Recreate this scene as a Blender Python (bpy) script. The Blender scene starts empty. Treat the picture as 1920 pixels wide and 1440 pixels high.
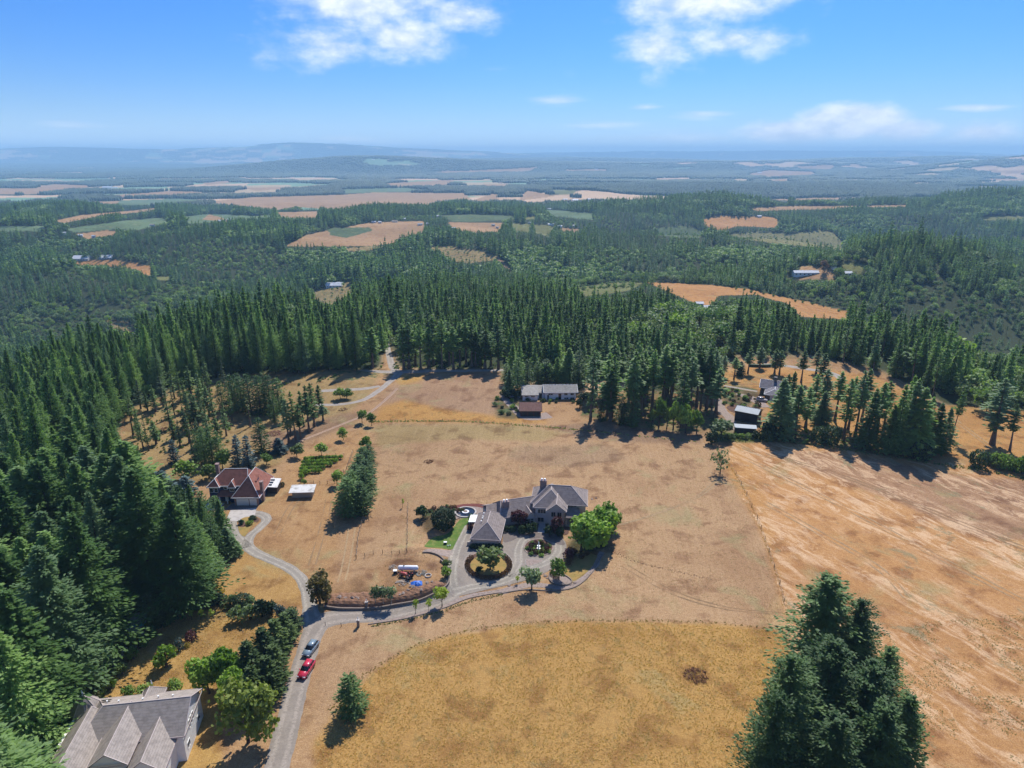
import bpy, bmesh, math, random
import numpy as np
from mathutils import Vector, Matrix

# ------------------------------------------------------------------ camera, sky, sun, exposure
SC = bpy.context.scene
COL = SC.collection
CAM_H = 100.0
PITCH = math.radians(18.6)
FPX = 1280.0                     # focal length in pixels of a 1920 wide picture
cam_d = bpy.data.cameras.new('camera')
cam_d.sensor_width = 36.0
cam_d.lens = 24.0
cam_d.clip_start = 1.0
cam_d.clip_end = 120000.0
cam = bpy.data.objects.new('camera', cam_d)
COL.objects.link(cam)
cam.location = (0, 0, CAM_H)
cam.rotation_euler = (math.pi / 2 - PITCH, 0, 0)
SC.camera = cam

SUN_EL = math.radians(50)
SUN_AZ = math.radians(17)        # from +Y towards +X
EXPOSURE = 0.42
SC.view_settings.view_transform = 'Standard'
SC.view_settings.look = 'None'
SC.view_settings.gamma = 1.0
SC.view_settings.exposure = EXPOSURE
SC.view_settings.use_curve_mapping = False
SC.cycles.max_bounces = 6
SC.cycles.diffuse_bounces = 4
SC.cycles.glossy_bounces = 2
SC.cycles.transmission_bounces = 3
SC.cycles.transparent_max_bounces = 8
SC.cycles.volume_bounces = 1
SC.cycles.use_denoising = True
SC.cycles.use_adaptive_sampling = True
SC.cycles.adaptive_threshold = 0.02
SC.cycles.sample_clamp_indirect = 4.0

sun_d = bpy.data.lights.new('sun', 'SUN')
sun_d.energy = 4.6
sun_d.angle = math.radians(0.5)
sun_d.color = (1.0, 0.95, 0.87)
sun = bpy.data.objects.new('sun', sun_d)
COL.objects.link(sun)
sdir = Vector((math.sin(SUN_AZ) * math.cos(SUN_EL), math.cos(SUN_AZ) * math.cos(SUN_EL), math.sin(SUN_EL)))
sun.rotation_euler = sdir.to_track_quat('Z', 'Y').to_euler()
sun.location = (0, 0, 400)


class NT:
    """tiny node-tree writer"""
    def __init__(s, tree):
        s.t = tree; s.n = tree.nodes; s.l = tree.links
    def node(s, typ, **kw):
        n = s.n.new(typ)
        for k, v in kw.items():
            setattr(n, k, v)
        return n
    def put(s, sock, v):
        if v is None: return
        if isinstance(v, bpy.types.NodeSocket): s.l.new(v, sock)
        else: sock.default_value = v
    def math(s, op, a, b=None, c=None, clamp=False):
        n = s.node('ShaderNodeMath', operation=op); n.use_clamp = clamp
        s.put(n.inputs[0], a); s.put(n.inputs[1], b)
        if c is not None: s.put(n.inputs[2], c)
        return n.outputs[0]
    def vmath(s, op, a, b=None):
        n = s.node('ShaderNodeVectorMath', operation=op)
        s.put(n.inputs[0], a); s.put(n.inputs[1], b)
        return n.outputs[0]
    def noise(s, vec, scale, detail=3, rough=0.55, dist=0.0, out=0):
        n = s.node('ShaderNodeTexNoise')
        s.put(n.inputs['Vector'], vec); n.inputs['Scale'].default_value = scale
        n.inputs['Detail'].default_value = detail; n.inputs['Roughness'].default_value = rough
        n.inputs['Distortion'].default_value = dist
        return n.outputs[out]
    def ramp(s, fac, stops, interp='LINEAR'):
        n = s.node('ShaderNodeValToRGB'); s.put(n.inputs[0], fac)
        e = n.color_ramp.elements; n.color_ramp.interpolation = interp
        while len(e) > 1: e.remove(e[-1])
        e[0].position = stops[0][0]; e[0].color = col4(stops[0][1])
        for p, c in stops[1:]:
            x = e.new(p); x.color = col4(c)
        return n.outputs[0]
    def mix(s, fac, a, b, typ='MIX'):
        n = s.node('ShaderNodeMix', data_type='RGBA', blend_type=typ)
        s.put(n.inputs[0], fac); s.put(n.inputs[6], a); s.put(n.inputs[7], b)
        return n.outputs[2]
    def mapping(s, vec, loc=(0, 0, 0), rot=(0, 0, 0), sc=(1, 1, 1)):
        n = s.node('ShaderNodeMapping'); s.put(n.inputs[0], vec)
        n.inputs[1].default_value = loc; n.inputs[2].default_value = rot; n.inputs[3].default_value = sc
        return n.outputs[0]
    def mrange(s, v, a, b, c=0.0, d=1.0, smooth=True):
        n = s.node('ShaderNodeMapRange'); n.interpolation_type = 'SMOOTHSTEP' if smooth else 'LINEAR'
        s.put(n.inputs[0], v)
        for i, q in enumerate((a, b, c, d)): n.inputs[i + 1].default_value = q
        return n.outputs[0]


def col4(c):
    if isinstance(c, (int, float)): return (c, c, c, 1)
    return (c[0], c[1], c[2], 1)


# sky: Nishita plus procedural clouds laid out on the sky sphere
world = bpy.data.worlds.new('World')
SC.world = world
world.use_nodes = True
W = NT(world.node_tree)
W.n.clear()
sky = W.node('ShaderNodeTexSky', sky_type='NISHITA')
sky.sun_disc = False
sky.sun_elevation = SUN_EL
sky.sun_rotation = SUN_AZ
sky.altitude = 300
sky.air_density = 1.0
sky.dust_density = 1.2
sky.ozone_density = 4.0
SKY_STRENGTH = 0.11
tc = W.node('ShaderNodeTexCoord')
sep = W.node('ShaderNodeSeparateXYZ'); W.l.new(tc.outputs['Generated'], sep.inputs[0])
az = W.math('ARCTAN2', sep.outputs[0], sep.outputs[1])
el = W.math('ARCSINE', sep.outputs[2])


def cxyz(nt, x, y, z=0.0):
    n = nt.node('ShaderNodeCombineXYZ')
    nt.put(n.inputs[0], x); nt.put(n.inputs[1], y); nt.put(n.inputs[2], z)
    return n.outputs[0]


def sky_ae(px, py):
    """azimuth and elevation (radians) of a direction given as a point of the 1920x1440 picture"""
    v = Vector(((px - 960) / FPX, 1.0, -(py - 720) / FPX))
    v = Matrix.Rotation(-PITCH, 3, 'X') @ v
    v.normalize()
    return math.atan2(v.x, v.y), math.asin(v.z)


ae = cxyz(W, az, el)
cn1 = W.noise(W.mapping(ae, sc=(7, 16, 1)), 1.0, 7, 0.55, 0.2)
cn2 = W.noise(W.mapping(ae, loc=(3.1, 7.7, 0), sc=(26, 50, 1)), 1.0, 5, 0.6)
cnw = W.noise(W.mapping(ae, loc=(9.1, 2.7, 0), rot=(0, 0, 0.12), sc=(4, 60, 1)), 1.0, 5, 0.6, 0.3)
body = W.math('ADD', W.math('MULTIPLY', cn1, 0.62), W.math('MULTIPLY', cn2, 0.38))


def blob(px, py, rx, ry, power=1.0):
    """soft ellipse on the sky: 1 in its middle, 0 at its rim"""
    px -= 30
    a, e = sky_ae(px, py)
    a2, _ = sky_ae(px + rx, py); _, e2 = sky_ae(px, py - ry)
    dx = W.math('DIVIDE', W.math('SUBTRACT', az, a), abs(a2 - a))
    dy = W.math('DIVIDE', W.math('SUBTRACT', el, e), abs(e2 - e))
    d = W.math('SQRT', W.math('ADD', W.math('MULTIPLY', dx, dx), W.math('MULTIPLY', dy, dy)))
    return W.math('MULTIPLY', W.math('SUBTRACT', 1.0, d, clamp=True), power)


def smax(items):
    o = items[0]
    for i in items[1:]: o = W.math('MAXIMUM', o, i)
    return o


cum = smax([blob(640, 85, 190, 80), blob(790, 75, 190, 85), blob(700, 0, 330, 95, 1.1), blob(900, 30, 130, 70),
            blob(1260, 95, 130, 90), blob(1400, 75, 220, 60), blob(1350, 0, 330, 100, 1.1), blob(1250, 150, 80, 55, .7),
            blob(1620, 230, 160, 52, 2.0), blob(1520, 247, 180, 38, 1.8), blob(1720, 245, 140, 36, 1.4), blob(1440, 250, 90, 26, .9),
            blob(1870, 250, 140, 38, 1.2), blob(1100, 125, 50, 40, .45)])
cum_f = W.mrange(W.math('ADD', cum, W.math('MULTIPLY', W.math('SUBTRACT', body, 0.5), 2.1)), 0.26, 1.15, 0, .95)
cum_f = W.math('MULTIPLY', cum_f, W.mrange(cum, 0.0, 0.22))
wis = smax([blob(1075, 190, 110, 22, 1.0), blob(1345, 213, 110, 18, .9), blob(1860, 203, 110, 15, 1.1), blob(170, 236, 130, 16, .7),
            blob(1240, 200, 60, 14, .8), blob(960, 130, 90, 12, .5), blob(1150, 235, 200, 14, .55), blob(680, 262, 240, 16, .6),
            blob(1330, 255, 420, 24, .7), blob(900, 275, 500, 14, .5), blob(1810, 262, 200, 20, .7), blob(300, 262, 300, 14, .3)])
wis_f = W.mrange(W.math('ADD', wis, W.math('MULTIPLY', W.math('SUBTRACT', cnw, 0.5), 1.6)), 0.25, 1.0, 0, 0.75)
wis_f = W.math('MULTIPLY', wis_f, W.mrange(wis, 0.0, 0.3))
# the rest of the sky carries the same sort of scattered cloud
az_out = W.mrange(W.math('ABSOLUTE', az), 0.75, 0.95)
el_out = W.mrange(el, 0.34, 0.48)
rest = W.math('MULTIPLY', W.math('MAXIMUM', az_out, el_out), W.mrange(body, 0.54, 0.66, 0, 0.85))
rest = W.math('MULTIPLY', rest, W.mrange(el, 0.0, 0.06))
cloud = smax([cum_f, wis_f, rest])
skycol = W.mix(1.0, sky.outputs[0], (0.18, 0.48, 0.96, 1), 'MULTIPLY')
ccol = W.mix(W.mrange(cn2, 0.3, 0.7), (5.2, 6.0, 7.3, 1), (7.8, 8.1, 8.6, 1))
pale = W.math('POWER', 2.718, W.math('MULTIPLY', W.math('MAXIMUM', el, 0.0), -24.0))
skycol = W.mix(W.math('MULTIPLY', pale, 0.92), skycol, (7.4, 9.0, 10.4, 1))
final = W.mix(cloud, skycol, ccol)
bg = W.node('ShaderNodeBackground'); W.l.new(final, bg.inputs[0]); bg.inputs[1].default_value = SKY_STRENGTH
wo = W.node('ShaderNodeOutputWorld'); W.l.new(bg.outputs[0], wo.inputs[0])

rng = np.random.RandomState(7)

# ------------------------------------------------------------------ numpy noise
def _hash(ix, iy, seed):
    h = (ix.astype(np.int64) * 374761393 + iy.astype(np.int64) * 668265263 + seed * 982451653) & 0x7fffffff
    h = ((h ^ (h >> 13)) * 1274126177) & 0x7fffffff
    return ((h ^ (h >> 16)) & 0xffff) / 65535.0


def vnoise(x, y, seed=0):
    x = np.asarray(x, float); y = np.asarray(y, float)
    ix = np.floor(x); iy = np.floor(y); fx = x - ix; fy = y - iy
    fx = fx * fx * (3 - 2 * fx); fy = fy * fy * (3 - 2 * fy)
    a = _hash(ix, iy, seed); b = _hash(ix + 1, iy, seed); c = _hash(ix, iy + 1, seed); d = _hash(ix + 1, iy + 1, seed)
    return (a + (b - a) * fx) * (1 - fy) + (c + (d - c) * fx) * fy


def fbm(x, y, seed=0, octaves=4):
    s = 0; a = 0.5; t = 0
    for i in range(octaves):
        s = s + a * vnoise(x * 2 ** i, y * 2 ** i, seed + i * 17); t += a; a *= 0.5
    return s / t


def sstep(a, b, x):
    t = np.clip((np.asarray(x, float) - a) / (b - a), 0, 1)
    return t * t * (3 - 2 * t)


# ------------------------------------------------------------------ terrain height
_PY = np.array([-500, 330, 420, 500, 680, 900, 1200, 1450, 1700, 2000, 2300, 2600, 3100, 4000, 6000, 12000, 60000.])
_PZ = np.array([0, 0, -6, -17, -40, -66, -92, -94, -97, -92, -88, -104, -140, -156, -162, -165, -165.])
_gy = np.concatenate([np.arange(-500, 4000, 10.), np.geomspace(4000, 60000, 200)])
_gz = np.interp(_gy, _PY, _PZ)
_k = np.exp(-np.linspace(-2, 2, 11) ** 2); _k /= _k.sum()
_gz = np.convolve(np.pad(_gz, 5, mode='edge'), _k, 'valid')
HILLS = [  # x, y, amplitude, sx, sy
    (-430, 860, -52, 200, 190), (-800, 640, -55, 260, 240), (-900, 1300, -34, 380, 130), (-560, 1500, 26, 300, 170), (-1250, 1650, 26, 400, 200), (-300, 1150, -16, 220, 150),
    (-230, 1180, 22, 150, 100), (-850, 1150, -8, 250, 150), (330, 770, 4, 130, 90), (420, 1080, -26, 260, 130),
    (330, 1560, 28, 330, 150), (640, 1480, 16, 200, 150), (560, 960, 62, 170, 170), (420, 1960, -62, 460, 200),
    (1150, 1900, -58, 520, 330), (1500, 2800, 52, 800, 330), (-100, 2150, 10, 420, 260), (900, 3400, 14, 500, 300),
    (-3000, 10800, 125, 1700, 800), (-1500, 11000, 140, 1900, 800), (200, 11800, 90, 1900, 900),
    (-14500, 23000, 430, 6500, 1800), (-7000, 24000, 400, 3200, 1500), (-2500, 25000, 340, 5500, 1500), (-11000, 27000, 330, 6000, 1500),
    (7600, 9800, 230, 2200, 1100), (10500, 9800, 220, 2200, 1300), (3800, 12500, 140, 3600, 1000), (9000, 14500, 200, 5500, 1000),
    (1000, 17000, 170, 5500, 1100), (3000, 30000, 320, 9000, 1500), (16000, 30000, 350, 8000, 1500), (-22000, 26000, 400, 8000, 2000),
    (450, 4700, 34, 260, 260)]


def left_edge(y):
    return np.interp(y, [0, 110, 155, 211, 240, 318, 420], [80, 84, 84, 132, 152, 150, 170])


def height(x, y):
    x = np.asarray(x, float); y = np.asarray(y, float)
    z = np.interp(y, _gy, _gz)
    wy = 1 - sstep(500, 1100, y)
    z = z - 42 * sstep(0, 230, -x - left_edge(y)) * wy
    z = z - 62 * sstep(0, 260, x - 186) * wy
    for hx, hy, a, sx, sy in HILLS:
        z = z + a * np.exp(-((x - hx) / sx) ** 2 - ((y - hy) / sy) ** 2)
    far = sstep(2600, 4500, y)
    z = z + far * 30 * (fbm(x / 1500., y / 1500., 3, 4) - 0.45)
    mid = sstep(420, 900, y) * (1 - far)
    z = z + mid * 78 * (fbm(x / 380. + 3, y / 380., 9, 3) - 0.5)
    vfar = sstep(8000, 14000, y)
    z = z + vfar * 70 * (fbm(x / 2600., y / 1600., 21, 5) - 0.5)
    # soft undulation of the plateau
    z = z + 0.5 * (fbm(x / 45., y / 45., 5, 2) - 0.5)
    # earth bank and pad around the white tank
    for bx, by, br, bh, fl in BUMPS:
        r = np.hypot(x - bx, y - by)
        z = z + bh * (1 - sstep(fl * br, br, r))
    return z


BUMPS = []
CP, SP = math.cos(PITCH), math.sin(PITCH)


def proj(x, y, z):
    """world -> (px, py, depth) in the 1920x1440 picture"""
    dz = z - CAM_H
    d = y * CP - dz * SP
    up = y * SP + dz * CP
    d = np.where(np.abs(d) < 1e-6, 1e-6, d)
    return 960 + FPX * x / d, 720 - FPX * up / d, d


_T = np.geomspace(70, 40000, 520)


def ground(px, py):
    """world point (x, y, z) where the line of sight through (px, py) meets the terrain"""
    u = (px - 960) / FPX; v = (py - 720) / FPX
    dx, dy, dz = u, CP - v * SP, -(SP + v * CP)
    t = _T
    g = CAM_H + dz * t - height(dx * t, dy * t)
    i = int(np.argmax(g < 0)) if (g < 0).any() else len(t) - 1
    a, b = t[max(i - 1, 0)], t[i]
    for _ in range(15):
        m = (a + b) / 2
        if CAM_H + dz * m - float(height(dx * m, dy * m)) < 0: b = m
        else: a = m
    return dx * b, dy * b, float(height(dx * b, dy * b))


def gv(px, py, dz=0.0):
    x, y, z = ground(px, py)
    return Vector((x, y, z + dz))


# earth platform with the tank
for _px, _py, _r, _h, _f in ((765, 1078, 15, 1.0, .7), (800, 1075, 11, .6, .7), (660, 1108, 9, .9, .3)):
    _x, _y, _z = ground(_px, _py)
    BUMPS.append((_x, _y, _r, _h, _f))


def inpoly(px, py, poly):
    p = np.asarray(poly, float)
    px = np.asarray(px, float); py = np.asarray(py, float)
    res = np.zeros(px.shape, bool)
    bb = (px >= p[:, 0].min()) & (px <= p[:, 0].max()) & (py >= p[:, 1].min()) & (py <= p[:, 1].max())
    if not bb.any(): return res
    qx, qy = px[bb], py[bb]
    r = np.zeros(qx.shape, bool)
    n = len(p)
    for i in range(n):
        x1, y1 = p[i]; x2, y2 = p[(i + 1) % n]
        if y1 == y2: continue
        c = ((y1 > qy) != (y2 > qy)) & (qx < (x2 - x1) * (qy - y1) / (y2 - y1) + x1)
        r ^= c
    res[bb] = r
    return res


# ------------------------------------------------------------------ land cover (outlines given where they lie in the view, laid on the terrain)
TAN = (0.50, 0.335, 0.20); ORG = (0.56, 0.315, 0.135); GRN = (0.17, 0.27, 0.16); VIN = (0.12, 0.19, 0.10)
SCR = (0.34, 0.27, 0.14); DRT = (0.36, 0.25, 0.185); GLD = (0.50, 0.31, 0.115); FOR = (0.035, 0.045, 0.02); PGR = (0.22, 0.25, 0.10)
CLEAR = [(100, 1460), (165, 1330), (215, 1280), (240, 1230), (300, 1165), (400, 1130), (395, 1075), (446, 1035), (400, 960), (330, 905), (240, 860),
         (222, 810), (245, 765), (310, 738), (400, 712), (440, 704), (560, 700), (620, 694), (715, 690), (722, 655), (735, 655), (745, 688), (850, 692), (940, 690),
         (942, 735), (975, 718), (1090, 718), (1100, 735), (1200, 735), (1330, 735), (1345, 690), (1380, 672), (1500, 668), (1600, 680), (1660, 696),
         (1745, 745), (1800, 775), (1925, 852), (1925, 1460)]
ZONES = [  # kind, colour, dmin, dmax, outline
    ('field', TAN, 60, 420, CLEAR),
    ('field', ORG, 380, 1300, [(1208, 528), (1260, 530), (1330, 534), (1400, 543), (1500, 563), (1592, 586), (1587, 599), (1540, 596), (1500, 594), (1488, 580), (1470, 567), (1437, 560), (1422, 554), (1345, 554), (1332, 574), (1318, 572), (1280, 557), (1240, 540)]),
    ('field', TAN, 700, 1700, [(1485, 520), (1500, 500), (1530, 498), (1556, 505), (1562, 522), (1490, 524)]),
    ('field', PGR, 700, 1700, [(1572, 492), (1622, 496), (1616, 513), (1580, 507)]),
    ('field', ORG, 700, 2000, [(135, 488), (200, 487), (245, 492), (283, 500), (283, 518), (265, 513), (240, 504), (190, 499), (140, 498)]),
    ('field', PGR, 700, 2000, [(288, 519), (318, 519), (318, 527), (300, 526)]),
    ('scrub', SCR, 500, 1300, [(588, 545), (655, 528), (662, 550), (620, 572), (588, 562)]),
    ('scrub', SCR, 500, 1300, [(200, 600), (235, 605), (262, 618), (255, 625), (215, 615)]),
    ('scrub', (0.42, 0.33, 0.17), 900, 2200, [(645, 466), (700, 461), (720, 462), (690, 470), (650, 472)]),
    ('scrub', (0.42, 0.33, 0.17), 900, 2200, [(795, 462), (850, 463), (900, 472), (934, 482), (925, 489), (880, 494), (850, 491), (825, 474)]),
    ('track', DRT, 900, 1900, [(934, 482), (948, 495), (958, 505), (960, 516), (955, 516), (950, 503), (932, 489)]),
    ('scrub', PGR, 600, 1500, [(1080, 540), (1160, 528), (1210, 530), (1180, 545), (1100, 556)]),
    ('field', TAN, 1300, 2700, [(535, 462), (575, 440), (640, 428), (690, 417), (795, 415), (797, 436), (752, 447), (745, 456), (700, 461), (600, 462)]),
    ('field', VIN, 1300, 2700, [(612, 428), (690, 426), (700, 432), (650, 446), (620, 441)]),
    ('field', VIN, 1300, 2700, [(828, 404), (880, 402), (965, 404), (966, 412), (880, 416), (848, 416)]),
    ('field', TAN, 1300, 2700, [(840, 417), (946, 418), (936, 435), (890, 437), (850, 431)]),
    ('field', PGR, 1300, 2700, [(960, 419), (996, 420), (994, 437), (962, 435)]),
    ('field', PGR, 1300, 2700, [(1003, 421), (1042, 424), (1030, 444), (1000, 437)]),
    ('field', GRN, 1300, 3300, [(1020, 393), (1112, 399), (1112, 413), (1040, 406)]),
    ('field', PGR, 1300, 3300, [(985, 406), (1005, 406), (1004, 411), (985, 412)]),
    ('field', TAN, 1300, 2700, [(1048, 427), (1088, 430), (1085, 437), (1053, 437)]),
    ('field', ORG, 1300, 5000, [(1318, 412), (1345, 404), (1450, 407), (1462, 418), (1450, 427), (1380, 424), (1350, 434), (1320, 422)]),
    ('scrub', (0.30, 0.30, 0.15), 1300, 5000, [(1362, 440), (1420, 435), (1480, 439), (1540, 431), (1562, 436), (1582, 455), (1582, 470), (1520, 463), (1450, 456), (1365, 446)]),
    ('scrub', VIN, 1300, 5000, [(1230, 428), (1280, 423), (1320, 433), (1310, 446), (1240, 442)]),
    ('field', PGR, 1300, 6000, [(1835, 409), (1870, 405), (1925, 405), (1925, 417), (1850, 414)]),
    # the plain
    ('field', TAN, 1250, 30000, [(395, 385), (405, 377), (470, 370), (640, 365), (700, 361), (875, 362), (882, 374), (800, 386), (700, 384), (640, 395), (560, 388), (520, 394), (470, 390)]),
    ('field', TAN, 1250, 30000, [(876, 380), (930, 361), (936, 377), (905, 382)]),
    ('field', TAN, 1250, 30000, [(972, 376), (985, 357), (1010, 360), (1040, 368), (1005, 373)]),
    ('field', TAN, 1250, 30000, [(518, 398), (600, 396), (592, 410), (524, 409)]),
    ('field', TAN, 1250, 30000, [(-10, 358), (60, 353), (100, 345), (170, 348), (160, 353), (70, 364), (-10, 374)]),
    ('field', TAN, 1250, 30000, [(200, 367), (320, 358), (382, 360), (360, 366), (230, 371)]),
    ('field', TAN, 1250, 30000, [(380, 343), (430, 338), (436, 343), (388, 347)]),
    ('field', TAN, 1250, 30000, [(100, 414), (150, 404), (210, 398), (250, 395), (292, 390), (290, 396), (200, 404), (120, 418)]),
    ('field', GRN, 1250, 30000, [(120, 430), (230, 414), (305, 408), (318, 416), (260, 432), (215, 430), (140, 436)]),
    ('field', (0.17, 0.27, 0.16), 1250, 30000, [(345, 406), (400, 401), (480, 405), (512, 402), (505, 409), (430, 417), (352, 420)]),
    ('field', (0.17, 0.27, 0.16), 1250, 30000, [(-10, 428), (50, 424), (90, 424), (70, 434), (-10, 438)]),
    ('field', TAN, 1250, 30000, [(392, 402), (415, 408), (430, 416), (380, 412)]),
    ('field', TAN, 1250, 30000, [(450, 352), (560, 350), (600, 346), (600, 350), (480, 358)]),
    ('field', GRN, 1250, 30000, [(640, 355), (760, 352), (820, 358), (700, 361), (640, 362)]),
    ('field', GRN, 1250, 30000, [(180, 378), (330, 372), (400, 376), (330, 384), (190, 386)]),
    ('field', TAN, 1250, 30000, [(165, 378), (225, 377), (220, 382), (170, 383)]),
    ('field', TAN, 1250, 30000, [(720, 344), (850, 337), (848, 345), (800, 350), (730, 350)]),
    ('field', TAN, 1250, 30000, [(800, 322), (900, 319), (1012, 313), (990, 321), (830, 325)]),
    ('field', TAN, 1250, 30000, [(1058, 318), (1140, 317), (1138, 321), (1060, 321)]),
    ('field', TAN, 1250, 30000, [(905, 346), (950, 345), (950, 351), (908, 351)]),
    ('field', PGR, 1250, 30000, [(1030, 355), (1080, 357), (1076, 365), (1034, 364)]),
    ('field', TAN, 1250, 30000, [(1395, 327), (1440, 319), (1530, 322), (1525, 329), (1440, 332)]),
    ('field', TAN, 1250, 30000, [(1438, 336), (1480, 335), (1476, 341), (1438, 341)]),
    ('field', TAN, 1250, 30000, [(1490, 312), (1565, 309), (1560, 318), (1500, 317)]),
    ('field', TAN, 1250, 30000, [(1590, 308), (1612, 307), (1612, 312), (1590, 312)]),
    ('field', TAN, 1250, 30000, [(1440, 374), (1480, 372), (1475, 382), (1448, 378)]),
    ('field', TAN, 1250, 30000, [(1485, 372), (1620, 369), (1615, 373), (1490, 376)]),
    ('field', TAN, 1250, 30000, [(1625, 386), (1700, 384), (1698, 388), (1630, 389)]),
    ('field', TAN, 1250, 30000, [(1400, 390), (1500, 386), (1620, 386), (1560, 392), (1420, 396)]),
    ('field', TAN, 1250, 30000, [(1840, 335), (1925, 334), (1925, 339), (1850, 338)]),
    ('field', TAN, 1250, 30000, [(1850, 319), (1925, 317), (1925, 324), (1870, 325)]),
    ('field', TAN, 1250, 30000, [(140, 440), (200, 432), (216, 434), (215, 441), (165, 449)]),
]


def run_on(poly):
    """land cover that reaches the rim of the view goes on beyond it"""
    return [(3000 if q[0] >= 1919 else (-1000 if q[0] <= -5 else q[0]), 2300 if q[1] >= 1440 else q[1]) for q in poly]


ZONES = [(a_, b_, c_, d_, run_on(p_)) for a_, b_, c_, d_, p_ in ZONES]


def jitter_px(x, y, px, py, d):
    s = np.clip(d, 100, 8000) * 0.05
    j = np.clip(700.0 / d, 0.25, 1.6) * 5
    return px + (fbm(x / s, y / s, 31, 3) - 0.5) * 2.2 * j, py + (fbm(x / s, y / s, 47, 3) - 0.5) * 1.2 * j


def patch_fields(x, y):
    """random farm patchwork of the plain: index of colour, 0 = wood"""
    ca, sa = math.cos(.35), math.sin(.35)
    xr, yr = x * ca + y * sa, -x * sa + y * ca
    xr = xr + 60 * (vnoise(x / 300., y / 300., 71) - .5); yr = yr + 60 * (vnoise(x / 300., y / 300., 72) - .5)
    row = np.floor(yr / 300.)
    cx = np.floor((xr + 190 * _hash(row, row * 0, 5)) / 480.)
    r = _hash(cx, row, 11)
    r = r + 2.0 * np.exp(-((x + 2100) / 3000.) ** 2 - ((y - 10300) / 1500.) ** 2) * (vnoise(x / 500., y / 500., 77) > .25)
    west = sstep(4500, -800, x)            # more open land in the west of the plain
    big = fbm(x / 2600., y / 1800., 61, 3)
    p = (0.27 + 0.50 * west) * sstep(0.33, 0.50, big) * (1 - 0.75 * sstep(7500, 16000, y) * (1 - sstep(0.55, 0.7, big)))
    t = _hash(cx, row, 29)
    k = np.zeros(x.shape, int)
    k[(r < p)] = 1
    k[(r < p) & (t > .45)] = 2
    k[(r < p) & (t > .72)] = 3
    return k


def is_open(px, py, d):
    o = np.zeros(px.shape, bool)
    for kind, c, d0, d1, poly in ZONES:
        if kind == 'scrub' or kind == 'track' or kind == 'field':
            o |= inpoly(px, py, poly)
    return o


# ------------------------------------------------------------------ ground sheet
def build_ground():
    # rows spaced so that they fall evenly over the view, denser near, on to 60 km
    pys = np.arange(1520, 296, -1.7)
    u = (pys - 720) / FPX
    tan_e = (SP + u * CP) / (CP - u * SP)
    zprof = np.interp(_gy, _gy, _gz)
    ys = []
    for te in tan_e:
        # distance at which the central profile has this depression
        f = CAM_H - _gz - te * _gy
        i = int(np.argmax(f < 0))
        ys.append(_gy[i] if i else 60000.)
    ys = np.array(ys)
    near = np.linspace(-300, ys[0] - 3, 60)
    ys = np.unique(np.round(np.concatenate([near, (CAM_H / tan_e)[CAM_H / tan_e < 340], ys[(ys > 330) & (ys < 4000)], np.arange(335, 4000, 7.0)[::1], np.geomspace(4000, 36000, 150)]), 2))
    # thin out rows that are nearly the same
    keep = [ys[0]]
    for q in ys[1:]:
        if q - keep[-1] > max(0.22, 0.0016 * max(q, 0)): keep.append(q)
    ys = np.array(keep)
    us = np.concatenate([-np.geomspace(2.2, 0.98, 14), np.linspace(-0.95, 0.95, 840), np.geomspace(0.98, 2.2, 14)])
    Y, U = np.meshgrid(ys, us, indexing='ij')
    wsp = np.where(Y > 60, Y + 60, 120.0)
    X = U * wsp
    Z = height(X, Y)
    nr, nc = X.shape
    px, py, d = proj(X, Y, Z)
    jx, jy = jitter_px(X, Y, px, py, np.maximum(d, 1))
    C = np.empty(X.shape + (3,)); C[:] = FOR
    K = np.zeros(X.shape)
    n1 = fbm(X / 90., Y / 90., 81, 3)
    wide = Y < 60
    C[(Y < 60) | ((np.abs(X) < 60) & (Y < 300))] = TAN
    k = patch_fields(X, Y)
    far = (d > 3200)
    for i, c in ((1, TAN), (2, GRN), (3, (0.40, 0.30, 0.17))):
        C[far & (k == i)] = c
    vis = d > 20
    for kind, c, d0, d1, poly in ZONES:
        m = vis & (d > d0) & (d < d1)
        q = np.zeros(X.shape, bool)
        q[m] = inpoly(jx[m], jy[m], poly)
        C[q] = c
        K[q] = {'field': 0.2, 'scrub': 0.5, 'track': 0.8}[kind]
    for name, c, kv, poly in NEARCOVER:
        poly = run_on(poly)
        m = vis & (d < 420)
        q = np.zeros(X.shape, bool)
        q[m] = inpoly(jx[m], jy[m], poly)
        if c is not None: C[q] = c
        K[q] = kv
    # soften the edges of the cover a little on the near land
    for _ in range(6):
        m = (d < 450)
        Cs = C.copy()
        Cs[1:-1, 1:-1] = (C[1:-1, 1:-1] * 2 + C[:-2, 1:-1] + C[2:, 1:-1] + C[1:-1, :-2] + C[1:-1, 2:]) / 6
        C[m] = Cs[m]
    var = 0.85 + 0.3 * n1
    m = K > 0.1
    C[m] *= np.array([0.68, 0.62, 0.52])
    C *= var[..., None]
    me = bpy.data.meshes.new('ground')
    V = np.stack([X, Y, Z], -1).reshape(-1, 3)
    idx = np.arange(nr * nc).reshape(nr, nc)
    F = np.stack([idx[:-1, :-1], idx[:-1, 1:], idx[1:, 1:], idx[1:, :-1]], -1).reshape(-1, 4)
    me.vertices.add(len(V)); me.vertices.foreach_set('co', V.ravel().astype(np.float32))
    me.loops.add(F.size); me.loops.foreach_set('vertex_index', F.ravel().astype(np.int32))
    me.polygons.add(len(F)); me.polygons.foreach_set('loop_start', np.arange(0, F.size, 4, dtype=np.int32))
    me.update()
    a = me.color_attributes.new('cover', 'FLOAT_COLOR', 'POINT')
    A = np.concatenate([C.reshape(-1, 3), K.reshape(-1, 1)], 1).astype(np.float32)
    a.data.foreach_set('color', A.ravel())
    me.polygons.foreach_set('use_smooth', np.ones(len(F), bool))
    o = bpy.data.objects.new('ground', me); COL.objects.link(o)
    o['kind'] = 'structure'
    print('ground verts', len(V))
    return o
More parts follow.
